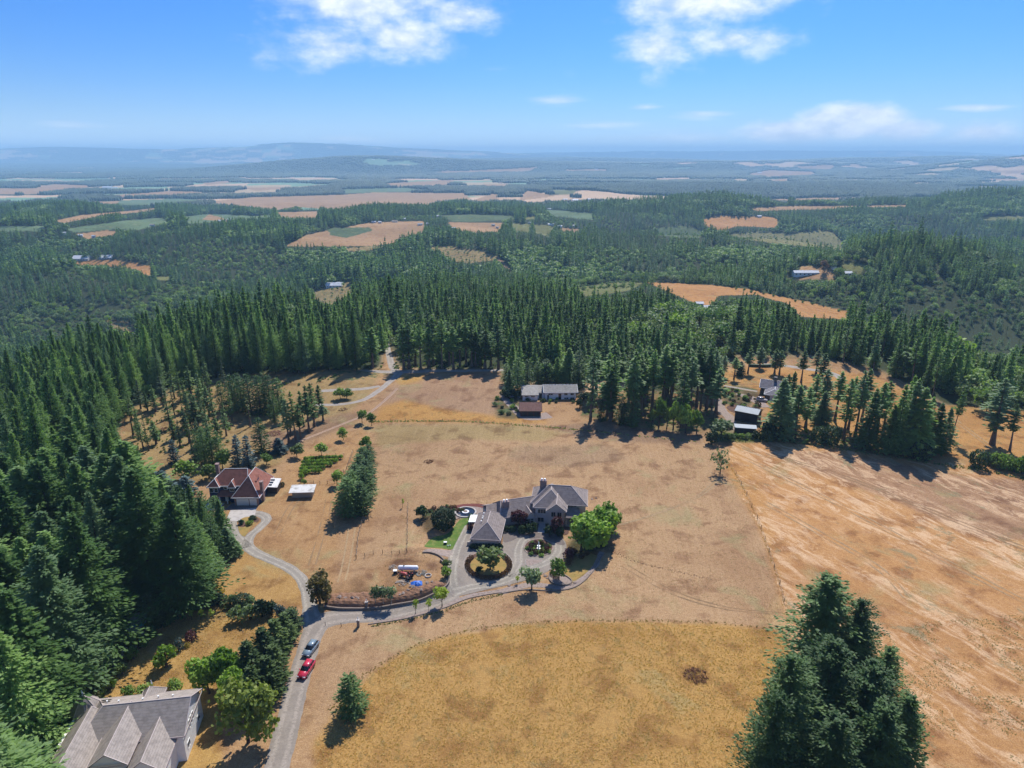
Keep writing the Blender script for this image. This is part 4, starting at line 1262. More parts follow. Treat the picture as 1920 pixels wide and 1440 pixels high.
for i in range(12):
    plant(BUSH, 1852 + i * 8 + r.uniform(-3, 3), 872 + i * 1.5 + r.uniform(-8, 5), 848 + i * 1.2 + r.uniform(-4, 4), 28, 'green shrub in the hedge running off the right edge', 'shrub', 'shrubs of the right hand hedge', 'shrub')
for px, py, w, k in ((1395, 545, 6, 0), (1408, 549, 7, 0), (1432, 552, 6, 0), (1450, 556, 6, 0), (1505, 568, 6, 0), (1524, 571, 7, 0), (1573, 584, 6, 0), (1491, 566, 6, 0), (1380, 543, 5, 0), (1415, 552, 5, 0)):
    plant(BUSH, px, py, py - 5, w, 'dark shrub dot along the top of the far orange field', 'shrub', 'shrubs along the far orange field', 'shrub')
plant(RBRN, 1543, 510, 486, 17, 'copper coloured round tree beside the far farm', 'tree')
# planting around the main house
plant(BALL, 832, 990, 950, 46, 'big clipped dark green ball tree on the lawn', 'tree')
plant(DBUSH, 793, 972, 946, 25, 'dark round tree left of the clipped ball', 'tree')
plant(BUSH, 885, 978, 962, 14, 'small clipped bush beside the ring pool', 'shrub', None, 'shrub')
plant(PBUSH, 882, 994, 980, 9, 'small plum coloured bush beside the garage', 'shrub', None, 'shrub')
for px, py, top, w, lab in ((1140, 990, 940, 48, 'bright green tree at the far end of the leafy clump by the main house'), (1128, 1012, 950, 60, 'bright green tree on the right of the leafy clump by the main house'), (1090, 1034, 968, 62, 'bright green tree nearest the forecourt in the leafy clump'),
                            (1115, 1030, 972, 60, 'darker green tree at the front of the leafy clump'), (1108, 1000, 962, 50, 'bright green tree in the middle of the leafy clump'), (1145, 1008, 960, 40, 'small bright tree at the right rim of the leafy clump')):
    plant(BRIGHT, px, py, top, w, lab, 'tree')
for px, py, top, w, lab in ((972, 988, 956, 32, 'plum leaved tree in front of the left wing of the main house'), (1043, 1002, 966, 28, 'dark plum tree in front of the tall window bay'), (1066, 1048, 1026, 24, 'purple smoke bush beside the forecourt')):
    plant(PLUM, px, py, top, w, lab, 'tree')
plant(ROUND, 919, 1069, 1027, 52, 'spreading green tree in the oval bed', 'tree')
plant(GREY, 997, 1106, 1062, 40, 'grey green round tree beside the lower drive', 'tree')
plant(ROUND, 1048, 1088, 1045, 36, 'light green tree on the small terrace bed', 'tree')
plant(LIME, 829, 1137, 1100, 32, 'lime green tree at the edge of the drive', 'tree')
plant(SAPL, 779, 1151, 1123, 14, 'lime green sapling left of the lime green tree, by the drive', 'tree')
plant(SAPL, 804, 1146, 1121, 14, 'pale lime sapling nearest the lime green tree', 'tree')
plant(SAPL, 970, 1093, 1078, 9, 'tiny lime sapling beside the grey green tree', 'tree')
for px in (704, 719, 734):
    plant(BIRCH, px, 1134, 1098, 22, 'white stemmed birch in the row of three on the earth bank', 'tree', 'three birches on the earth bank')
plant(BUSH, 838, 1063, 1047, 18, 'dark bush at the bend of the drive, upper one', 'shrub', None, 'shrub')
plant(BUSH, 836, 1082, 1060, 20, 'dark bush at the bend of the drive, lower one', 'shrub', None, 'shrub')
plant(SAPL, 755, 951, 934, 6, 'thin sapling alone in the mown field', 'tree')
for px, py, top, w in ((961, 997, 985, 14), (978, 1000, 984, 16), (990, 1001, 982, 18), (1000, 998, 978, 16), (1030, 1006, 984, 18), (1050, 1004, 986, 16), (948, 996, 985, 12), (985, 990, 974, 18)):
    plant(DBUSH, px, py, top, w, 'dark evergreen shrub along the front of the main house', 'shrub', 'evergreens along the front of the main house', 'shrub')
for px in (885, 893, 901, 909, 917, 925, 932, 937):
    plant(DBUSH, px, 1028 + (px - 885) * .03, 1018, 12, 'clipped dark hedge shrub along the garage end wall', 'shrub', 'hedge shrubs along the garage wall', 'shrub')
# the near yard, lower left
for px, py, top, w in ((538, 1208, 1146, 46), (522, 1232, 1158, 52), (500, 1262, 1172, 62), (474, 1292, 1196, 62), (520, 1280, 1205, 56), (548, 1180, 1142, 40), (508, 1310, 1230, 60), (482, 1330, 1245, 60)):
    plant(CEDAR, px, py, top, w, 'dark cedar in the dense row between the lower yard and the road', 'tree', 'cedars between the lower yard and the road', 'fir_tree')
for px, py, top, w in ((392, 1300, 1236, 60), (430, 1302, 1214, 62), (412, 1290, 1224, 50), (445, 1330, 1250, 56)):
    plant(BRIGHT, px, py, top, w, 'fresh green broadleaf tree between the near roof and the cedar row', 'tree', 'fresh green trees behind the near roof')
plant(YGRN, 466, 1392, 1270, 108, 'large yellow green tree right of the near grey roof', 'tree')
plant(BLBUSH, 527, 1156, 1132, 24, 'blue green spruce bush at the driveway corner', 'shrub', None, 'shrub')
for px, py, top, w, k in ((410, 1132, 1114, 34, 0), (432, 1134, 1115, 36, 1), (455, 1136, 1114, 36, 0), (448, 1162, 1132, 40, 1), (470, 1160, 1130, 36, 1), (492, 1156, 1124, 36, 0), (510, 1152, 1126, 30, 0), (545, 1160, 1138, 28, 1), (470, 1140, 1118, 30, 1)):
    plant(GREYSH if k else DBUSH, px, py, top, w, 'rounded shrub in the hedge closing the lower yard', 'shrub', 'shrubs closing the lower yard', 'shrub')
plant(BBUSH, 312, 1250, 1212, 44, 'round bright green tree in the lower yard', 'tree')
plant(PBUSH, 359, 1200, 1182, 20, 'dark purple bush in the middle of the lower yard', 'shrub', None, 'shrub')
plant(BLBUSH, 336, 1219, 1197, 20, 'silver blue bush beside the purple one', 'shrub', None, 'shrub')
plant(YBUSH, 352, 1212, 1203, 16, 'low yellow green bush between the silver and purple ones', 'shrub', None, 'shrub')
plant(YBUSH, 411, 1114, 1096, 22, 'golden bush where the cedars end', 'shrub', None, 'shrub')
plant(YBUSH, 214, 1274, 1264, 16, 'bright yellow low bush at the left rim of the lower yard', 'shrub', None, 'shrub')
for px in (360, 377, 397):
    plant(SAPL, px, 1162, 1142, 13, 'yellow green young fruit tree at the back of the lower yard', 'tree', 'young fruit trees in the lower yard')
for px, py, top, w in ((330, 1152, 1058, 56), (306, 1170, 1092, 50), (352, 1140, 1070, 46), (390, 1126, 1074, 42), (285, 1180, 1110, 44), (372, 1132, 1088, 36)):
    plant(CEDAR, px, py, top, w, 'olive green cedar along the back of the lower yard', 'tree', 'olive cedars at the back of the lower yard', 'fir_tree')
for px, py, top, w in ((250, 1235, 1210, 26), (262, 1215, 1188, 30), (282, 1195, 1170, 30), (230, 1262, 1240, 24), (320, 1170, 1152, 26), (205, 1290, 1268, 24), (190, 1300, 1270, 34), (270, 1300, 1284, 34), (245, 1305, 1286, 30), (330, 1290, 1274, 30)):
    plant(BUSH, px, py, top, w, 'green shrub on the rim of the lower yard', 'shrub', 'shrubs on the rim of the lower yard', 'shrub')
for px, py, top, w in ((165, 1345, 1310, 40), (150, 1370, 1330, 40), (180, 1330, 1300, 30)):
    plant(RUST, px, py, top, w, 'reddish brown shrub left of the near grey roof', 'shrub', 'reddish shrubs left of the near roof', 'shrub')
# vines
for row in range(5):
    for i in range(11):
        px = 572 + i * 6.6 + row * -1.5 + r.uniform(-1, 1); py = 861 + row * 6 - i * .35
        if px > 640 - row * 9: continue
        plant(BBUSH, px, py + 3, py - 6, 10.5, 'leafy bright green vine bush in the rows right of the white shed', 'shrub', 'vine bushes in rows', 'shrub')
for px, py, top, w in ((574, 890, 876, 13), (566, 898, 884, 12), (570, 908, 896, 10)):
    plant(BBUSH, px, py, top, w, 'bright bush at the left end of the vine plot', 'shrub', 'bushes at the end of the vine plot', 'shrub')
for px, py, top, w in ((480, 890, 876, 22), (492, 892, 880, 16), (515, 885, 878, 8), (430, 912, 902, 14), (530, 912, 903, 8), (498, 918, 912, 10)):
    plant(DBUSH, px, py, top, w, 'low dark juniper beside the red roofed house', 'shrub', 'junipers beside the red roofed house', 'shrub')
for px, py, w, k in ((452, 983, 12, DBUSH), (475, 975, 16, DBUSH), (468, 984, 14, BUSH)):
    plant(k, px, py, py - 9, w, 'mounded shrub in the small bed inside the driveway loop', 'shrub', 'shrubs inside the driveway loop', 'shrub')
# garden round the white house and the barn
for i in range(22):
    px, py = (r.uniform(925, 972), r.uniform(738, 782)) if i < 12 else (r.uniform(1015, 1085), r.uniform(750, 757))
    s = r.uniform(7, 16) if i < 12 else r.uniform(6, 10)
    plant((BUSH, GREYSH, DBUSH)[i % 3], px, py, py - s * .7, s, 'garden shrub around the white house', 'shrub', 'garden shrubs around the white house', 'shrub')
for px, py, top, w in ((948, 745, 726, 22), (965, 746, 728, 22), (1087, 765, 745, 14), (1093, 750, 735, 22), (990, 752, 745, 10)):
    plant(DBUSH, px, py, top, w, 'larger dark shrub against the white house', 'shrub', 'dark shrubs against the white house', 'shrub')
for i in range(34):
    px = r.uniform(1352, 1428); py = 727 + (px - 1352) * .18 + r.uniform(0, 32)
    s = r.uniform(5, 13)
    plant((BUSH, GREYSH, DBUSH, HBUSH)[i % 4], px, py, py - s * .75, s, 'garden shrub in the planted slope above the dark barn', 'shrub', 'garden shrubs above the dark barn', 'shrub')
for i in range(16):
    px = 1350 + i * 6; plant((GREYSH, BUSH)[i % 2], px, 820 + r.uniform(-4, 3), 812, r.uniform(9, 15), 'low weedy shrub along the back of the right hand field', 'shrub', 'weedy shrubs behind the right hand field', 'shrub')
# shrubs of the oval bed and of the round bed
for i in range(30):
    a = i / 30. * 6.283
    if 3.9 < a < 5.45: continue
    px, py = 916 + 40 * math.cos(a), 1059 + 24 * math.sin(a)
    plant(HBUSH, px, py + 3, py - 6, 10, 'round rust green heather in the rim of the oval bed', 'shrub', 'heathers round the oval bed', 'shrub')
plant(DBUSH, 898, 1071, 1061, 15, 'dark round shrub inside the oval bed', 'shrub', None, 'shrub')
for i in range(8):
    a = i / 8. * 6.283 + .4
    plant(PBUSH, 1010 + 16 * math.cos(a), 1031 + 8.5 * math.sin(a), 1020 + 8.5 * math.sin(a), 10, 'plum ball shrub around the white fountain', 'shrub', 'plum balls round the fountain', 'shrub')
for i in range(14):
    a = i / 14. * 6.283
    q_ = (21, 12) if i % 2 else (12, 6.5)
    plant(BUSH, 1010 + q_[0] * math.cos(a), 1030 + q_[1] * math.sin(a), 1024 + q_[1] * math.sin(a), 13, 'low green mound in the round bed of the forecourt', 'shrub', 'green mounds of the round bed', 'shrub')
for i in range(16):
    px, py = r.uniform(790, 860), r.uniform(950, 962)
    plant((HBUSH, PBUSH, GREYSH)[i % 3], px + 10, py, py - 6, 9, 'small shrub in the rock garden behind the clipped ball', 'shrub', 'small shrubs of the rock garden', 'shrub')
for px, py in ((1068, 1052), (1072, 1042), (1064, 1058), (1036, 1078), (1042, 1084), (1076, 1035), (1090, 1046), (1100, 1040)):
    plant((HBUSH, DBUSH)[px % 2], px, py, py - 8, 12, 'low dark shrub along the terrace bed', 'shrub', 'low shrubs along the terrace bed', 'shrub')

N_CON = sum(1 for o in COL.objects if o.name.startswith('fir_tree'))
print('explicit conifers', N_CON)
# the forest down the left side: the largest as single trees, the rest goes into the mass
X, Y = [], []
for y in np.arange(62, 330, 7.2):
    for x in np.arange(-70, -330, -7.2):
        X.append(x + rng.uniform(-2.6, 2.6)); Y.append(y + rng.uniform(-2.6, 2.6))
X, Y = np.array(X), np.array(Y); Z = height(X, Y)
H = 27 + 6 * fbm(X / 60., Y / 60., 14, 2) + rng.uniform(-5, 5, len(X)) - 7 * sstep(160, 300, Y)
px, py, d = proj(X, Y, Z)
H = fit_height(X, Y, Z, H)
ok = (H > 4) & (px > -170) & (py < 1750) & (py > 560)
p2x, p2y, _ = proj(X, Y, Z + H)
ok &= (p2x > -120) & (p2y < 1440)
# keep the nearest trunks clear of the lower yard and of the near roof
m2x, m2y, md = proj(X, Y, Z + H * .45)
rpx = H * .26 * FPX / np.maximum(md, 1)
ok &= ~((py > 1180) & (px > 215)) & ~((m2y > 1215) & (m2x + rpx > 140)) & ~((p2y > 1150) & (p2x > 130))
X, Y, Z, H, d = [v[ok] for v in (X, Y, Z, H, d)]
order = np.argsort(-H / d)
room = max(0, 298 - N_CON)
print('left forest', len(X), 'room', room)
for i in order[:room]:
    t = FIRS[i % 5]
    put_tree(t, float(X[i]), float(Y[i]), float(H[i]), 'tall conifer in the dense forest filling the left side', 'tree', 'near conifers of the left forest', 'fir_tree', w=float(H[i]) * (0.46 + .12 * rng.rand()))
# low undergrowth on the ground between the thinned trees
ux, uy, uz = [], [], []
for poly, n_, in ((THINZ, 420), (STAND, 330), ([(1350, 812), (1480, 800), (1600, 812), (1760, 846), (1740, 868), (1560, 838), (1400, 826)], 260), ([(620, 694), (940, 692), (940, 680), (620, 682)], 160), ([(105, 1440), (165, 1330), (215, 1285), (245, 1200), (210, 1190), (120, 1290), (60, 1440)], 260), ([(245, 765), (430, 712), (640, 700), (600, 720), (420, 735), (300, 760)], 200)):
    k_ = 0; P_ = np.array(poly)
    while k_ < n_:
        a_, b_ = PR.uniform(P_[:, 0].min(), P_[:, 0].max()), PR.uniform(P_[:, 1].min(), P_[:, 1].max())
        if not inpoly(np.array([a_]), np.array([b_]), poly)[0]: continue
        k_ += 1
        if k_ % 4 and vnoise(a_ / 14., b_ / 9., 5) < .45: continue
        g_ = ground(a_, b_); ux.append(g_[0]); uy.append(g_[1]); uz.append(g_[2])
mass('undergrowth', 'low weeds and brush on the ground between the thinned trees', None, np.stack([ux, uy, uz], 1), PR.randint(0, 6, len(ux)), PR.uniform(.12, .42, len(ux)), [t.joined for t in BUSH + GREYSH + YBUSH], .1)
rest = order[room:]
EXTRA = np.stack([X[rest], Y[rest], Z[rest] - .3, H[rest]], 1)
# ------------------------------------------------------------------ building materials
def course_mat(name, color, pitch=0.33, depth=0.35, rough=0.85, var=0.25):
    """roofing laid in horizontal courses: each course is a low step, with broken joints"""
    m, nt, out = newmat(name)
    P = nt.node('ShaderNodeTexCoord').outputs['Object']
    z = nt.node('ShaderNodeSeparateXYZ'); nt.l.new(P, z.inputs[0])
    w = nt.math('FRACT', nt.math('MULTIPLY', z.outputs[2], 1.0 / pitch))
    n = nt.noise(P, 1.1, 4, 0.6); n2 = nt.noise(P, 9.0, 3, 0.7)
    c = nt.mix(nt.mrange(n, 0.35, 0.7), col4(color), col4(tuple(k * 0.72 for k in color)))
    c = nt.mix(var, c, nt.mix(n2, col4(0.0), col4(1.0)), 'SOFT_LIGHT')
    edge = nt.mrange(w, 0.0, 0.22, 1.0, 0.0)
    c = nt.mix(nt.math('MULTIPLY', edge, depth), c, col4(tuple(k * 0.45 for k in color)))
    bsdf(nt, out, c, rough, 0.2, 0, w, 0.05)
    return m


def siding_mat(name, color, pitch=0.2, rough=0.7):
    m, nt, out = newmat(name)
    P = nt.node('ShaderNodeTexCoord').outputs['Object']
    z = nt.node('ShaderNodeSeparateXYZ'); nt.l.new(P, z.inputs[0])
    w = nt.math('FRACT', nt.math('MULTIPLY', z.outputs[2], 1.0 / pitch))
    n = nt.noise(P, 0.8, 4, 0.6)
    c = nt.mix(nt.mrange(n, 0.3, 0.8, 0, .5), col4(color), col4(tuple(k * 0.78 for k in color)))
    bsdf(nt, out, c, rough, 0.3, 0, w, 0.03)
    return m


def rib_mat(name, color, pitch=0.45, rough=0.45, metal=0.35):
    m, nt, out = newmat(name)
    P = nt.node('ShaderNodeTexCoord').outputs['Object']
    z = nt.node('ShaderNodeSeparateXYZ'); nt.l.new(P, z.inputs[0])
    w = nt.math('PINGPONG', nt.math('MULTIPLY', z.outputs[0], 1.0 / pitch), 0.5)
    n = nt.noise(P, 0.6, 4, 0.6)
    c = nt.mix(nt.mrange(n, 0.35, 0.8, 0, .6), col4(color), col4(tuple(k * 0.7 for k in color)))
    c = nt.mix(nt.mrange(w, 0.0, 0.08, .35, 0), c, col4(tuple(k * 0.5 for k in color)))
    bsdf(nt, out, c, rough, 0.4, metal, w, 0.04)
    return m


B_ROOF = course_mat('grey_brown_roof_tiles', (0.29, 0.24, 0.215), 0.36)
B_ROOFN = course_mat('near_roof_tiles', (0.36, 0.31, 0.27), 0.27, 0.55)
B_RED = course_mat('red_brown_shingles', (0.34, 0.14, 0.10), 0.22, 0.2)
B_BRN = course_mat('brown_shed_shingles', (0.20, 0.105, 0.085), 0.22, 0.25)
B_PALER = course_mat('pale_weathered_shingles', (0.36, 0.335, 0.30), 0.25, 0.15)
B_TAUPE = siding_mat('taupe_siding', (0.64, 0.53, 0.46), 0.25)
B_WHITE = siding_mat('white_siding', (0.84, 0.83, 0.80), 0.25)
B_NAVY = siding_mat('navy_siding', (0.03, 0.05, 0.13), 0.2)
B_CHAR = siding_mat('charcoal_siding', (0.030, 0.034, 0.042), 0.3)
B_BRICK = plain('pinkish_brick', (0.30, 0.21, 0.185), 0.9, 0.2, 0.3, 4, bump=0.02)
B_TRIM = plain('white_trim', (0.78, 0.78, 0.76), 0.5, 0.4, 0.05)
B_FASC = plain('pale_pink_fascia', (0.50, 0.42, 0.39), 0.6, 0.3, 0.08)
B_MET = rib_mat('blue_grey_metal_roof', (0.27, 0.31, 0.35), metal=0.0, rough=.6)
B_PALEM = rib_mat('pale_sheet_roof', (0.66, 0.64, 0.60), 0.6, 0.6, 0.1)
B_TAN = siding_mat('beige_siding', (0.42, 0.36, 0.28), 0.2)
B_GREY = siding_mat('weathered_grey_siding', (0.15, 0.125, 0.115), 0.2)
B_GREYR = course_mat('slate_grey_roof', (0.20, 0.185, 0.20), 0.25, 0.25)
B_CONC = plain('concrete', (0.44, 0.40, 0.36), 0.85, 0.2, 0.25, 0.8)
B_DOOR = plain('taupe_door', (0.30, 0.255, 0.235), 0.6, 0.3, 0.1)
B_GARD = siding_mat('white_garage_door', (0.74, 0.73, 0.72), 0.5)
B_WOODD = plain('dark_wood', (0.06, 0.045, 0.035), 0.8, 0.2, 0.2, 3)


def glass_mat():
    m, nt, out = newmat('window_glass')
    bsdf(nt, out, (0.018, 0.022, 0.028), 0.08, 0.6)
    return m


B_GLASS = glass_mat()


def pmesh(name, V, F, mat, parent, smooth=False, mats=None, mi=None):
    me = bpy.data.meshes.new(name); me.from_pydata([tuple(v) for v in V], [], F)
    for m in (mats or [mat]): me.materials.append(m)
    if mi: me.polygons.foreach_set('material_index', mi)
    if smooth: me.polygons.foreach_set('use_smooth', [True] * len(F))
    me.update()
    return link(name, me, parent)


def boxg(x0, y0, z0, x1, y1, z1):
    V = [(x, y, z) for z in (z0, z1) for y in (y0, y1) for x in (x0, x1)]
    F = [(0, 2, 3, 1), (4, 5, 7, 6), (0, 1, 5, 4), (2, 6, 7, 3), (0, 4, 6, 2), (1, 3, 7, 5)]
    return V, F


def joing(parts):
    V, F = [], []
    for v, f in parts:
        o = len(V); V += list(v); F += [tuple(i + o for i in q) for q in f]
    return V, F


def slab(poly, t):
    """a flat polygon of space points thickened downward by t"""
    n = len(poly)
    V = [tuple(p) for p in poly] + [(p[0], p[1], p[2] - t) for p in poly]
    F = [tuple(range(n)), tuple(range(2 * n - 1, n - 1, -1))] + [(i, i + n, (i + 1) % n + n, (i + 1) % n) for i in range(n)]
    return V, F


def root(name, loc, rotz, label, cat, group=None):
    e = bpy.data.objects.new(name, None); e.empty_display_size = 2; COL.objects.link(e)
    e.location = loc; e.rotation_euler = (0, 0, rotz)
    return tag(e, label, cat, group)


def world_at(px, py, h=0.0):
    """point h metres above the plateau seen at (px, py)"""
    u = (px - 960) / FPX; v = (py - 720) / FPX
    gz = ground(px, py)[2]
    t = (CAM_H - h - gz) / (SP + v * CP)
    return Vector((u * t, (CP - v * SP) * t, gz + h))


class House:
    def __init__(s, name, loc, rot, label, cat='house', group=None, base=-0.6):
        s.r = root(name, loc, rot, label, cat, group); s.base = base

    def walls(s, x0, y0, x1, y1, h, mat, name='wall', z0=None):
        V, F = boxg(x0, y0, s.base if z0 is None else z0, x1, y1, h)
        return pmesh(name, V, F, mat, s.r)

    def hip(s, x0, y0, x1, y1, ze, zr, mat, axis='x', hips=(1, 1), t=0.18, fascia=B_FASC, name='roof', over=0.6):
        """hip or gable roof on a rectangle. hips: how far (share of the half width) each ridge end is drawn in"""
        x0 -= over; x1 += over; y0 -= over; y1 += over
        if axis == 'x':
            ym = (y0 + y1) / 2; hw = (y1 - y0) / 2
            r0 = (x0 + hw * hips[0], ym, zr); r1 = (x1 - hw * hips[1], ym, zr)
            a, b, c, d = (x0, y0, ze), (x1, y0, ze), (x1, y1, ze), (x0, y1, ze)
            faces = [[a, b, r1, r0], [c, d, r0, r1]]
            if hips[1]: faces.append([b, c, r1])
            if hips[0]: faces.append([d, a, r0])
            gab = [] if hips[1] else [[b, c, r1]]
            if not hips[0]: gab.append([d, a, r0])
        else:
            xm = (x0 + x1) / 2; hw = (x1 - x0) / 2
            r0 = (xm, y0 + hw * hips[0], zr); r1 = (xm, y1 - hw * hips[1], zr)
            a, b, c, d = (x0, y0, ze), (x1, y0, ze), (x1, y1, ze), (x0, y1, ze)
            faces = [[b, c, r1, r0], [d, a, r0, r1]]
            if hips[0]: faces.append([a, b, r0])
            if hips[1]: faces.append([c, d, r1])
            gab = [] if hips[0] else [[a, b, r0]]
            if not hips[1]: gab.append([c, d, r1])
        V, F = joing([slab(f, t) for f in faces])
        o = pmesh(name, V, F, mat, s.r)
        # eave board, set just outside the tiles
        e = 0.07; parts = []
        for (px0, py0, px1, py1) in ((x0 - e, y0 - e, x1 + e, y0 - 0.004), (x0 - e, y1 + 0.004, x1 + e, y1 + e), (x0 - e, y0, x0 - 0.004, y1), (x1 + 0.004, y0, x1 + e, y1)):
            parts.append(boxg(px0, py0, ze - t - 0.06, px1, py1, ze + 0.03))
        V, F = joing(parts); pmesh('fascia', V, F, fascia, o)
        # ridge and hip caps
        caps = []
        if axis == 'x': ends = ((r0, a, d), (r1, b, c))
        else: ends = ((r0, a, b), (r1, c, d))
        lines = [(r0, r1)]
        for k, (rr, p, q) in enumerate(ends):
            lines += [(rr, p), (rr, q)]
        for p, q in lines: caps.append(bar(p, q, 0.12))
        V, F = joing(caps); pmesh('ridge_cap', V, F, fascia, o)
        return o, gab

    def gable_wall(s, tri, mat, inset=0.5, name='gable_wall'):
        """closes the open end of a gable roof with a thick triangular wall"""
        a, b, r = [Vector(p) for p in tri]
        n = (b - a).cross(Vector((0, 0, 1))).normalized()          # outward of the roof end
        m = (a + b) / 2
        a2 = a + (m - a).normalized() * inset; b2 = b + (m - b).normalized() * inset
        sl = (r.z - a.z) / max((Vector((r.x, r.y, 0)) - Vector((a.x, a.y, 0))).length, .01)
        P = [Vector((a2.x, a2.y, a.z - .1)), Vector((b2.x, b2.y, b.z - .1)), Vector((r.x, r.y, r.z - .32))]
        P[0].z += 0; V = [tuple(p - n * inset) for p in P] + [tuple(p - n * (inset + .25)) for p in P]
        F = [(0, 1, 2), (5, 4, 3), (0, 3, 4, 1), (1, 4, 5, 2), (2, 5, 3, 0)]
        return pmesh(name, V, F, mat, s.r)

    def window(s, x, y, z, w, h, face, mat=None, bars=1, name='window', cross=0):
        """face: 0 front (-Y), 1 right (+X), 2 back, 3 left. (x, y) is the middle of the window on the wall face"""
        mat = mat or B_TRIM; t = 0.09
        parts = [boxg(-w / 2 - t, -.08, -t, w / 2 + t, .02, 0), boxg(-w / 2 - t, -.08, h, w / 2 + t, .02, h + t),
                 boxg(-w / 2 - t, -.08, 0, -w / 2, .02, h), boxg(w / 2, -.08, 0, w / 2 + t, .02, h)]
        for i in range(bars):
            xx = -w / 2 + w * (i + 1) / (bars + 1); parts.append(boxg(xx - .035, -.07, 0, xx + .035, .02, h))
        if cross: parts.append(boxg(-w / 2, -.065, h * .62, w / 2, .02, h * .62 + .06))
        V, F = joing(parts)
        o = pmesh(name, V, F, mat, s.r)
        V, F = boxg(-w / 2, -.03, 0, w / 2, .02, h)
        pmesh('pane', V, F, B_GLASS, o)
        o.location = (x, y, z); o.rotation_euler = (0, 0, face * math.pi / 2)
        return o

    def chimney(s, x, y, z0, z1, w, d, mat, cap=True):
        V, F = joing([boxg(x - w / 2, y - d / 2, z0, x + w / 2, y + d / 2, z1 - .2), boxg(x - w / 2 - .1, y - d / 2 - .1, z1 - .2, x + w / 2 + .1, y + d / 2 + .1, z1)])
        c = pmesh('chimney', V, F, mat, s.r)
        if cap:
            parts = []
            for i in (-1, 1):
                parts += [cyl(x + i * w * .22, y, z1, z1 + .45, .2, 8), cyl(x + i * w * .22, y, z1 + .45, z1 + .55, .3, 8)]
            V, F = joing(parts); pmesh('chimney_cap', V, F, B_TRIM, c)
        return c

    def box(s, name, a, b, mat):
        V, F = boxg(*a, *b)
        return pmesh(name, V, F, mat, s.r)


def bar(p, q, w):
    p, q = Vector(p), Vector(q); d = (q - p).normalized()
    sde = d.cross(Vector((0, 0, 1)))
    if sde.length < .01: sde = Vector((1, 0, 0))
    sde.normalize(); up = sde.cross(d).normalized()
    V = []
    for c in (p, q):
        for i, j in ((-1, -1), (1, -1), (1, 1), (-1, 1)):
            V.append(tuple(c + sde * i * w / 2 + up * (j * w / 2 * .6 + .02)))
    F = [(0, 1, 2, 3), (7, 6, 5, 4)] + [(i, i + 4, (i + 1) % 4 + 4, (i + 1) % 4) for i in range(4)]
    return V, F


def cyl(x, y, z0, z1, r, n=12, r1=None):
    r1 = r if r1 is None else r1
    V = [(x + r * math.cos(i * 2 * math.pi / n), y + r * math.sin(i * 2 * math.pi / n), z0) for i in range(n)] + \
        [(x + r1 * math.cos(i * 2 * math.pi / n), y + r1 * math.sin(i * 2 * math.pi / n), z1) for i in range(n)]
    F = [tuple(range(n - 1, -1, -1)), tuple(range(n, 2 * n))] + [(i, (i + 1) % n, (i + 1) % n + n, i + n) for i in range(n)]
    return V, F


def rvec(rotz, x, y):
    c, s_ = math.cos(rotz), math.sin(rotz)
    return x * c - y * s_, x * s_ + y * c


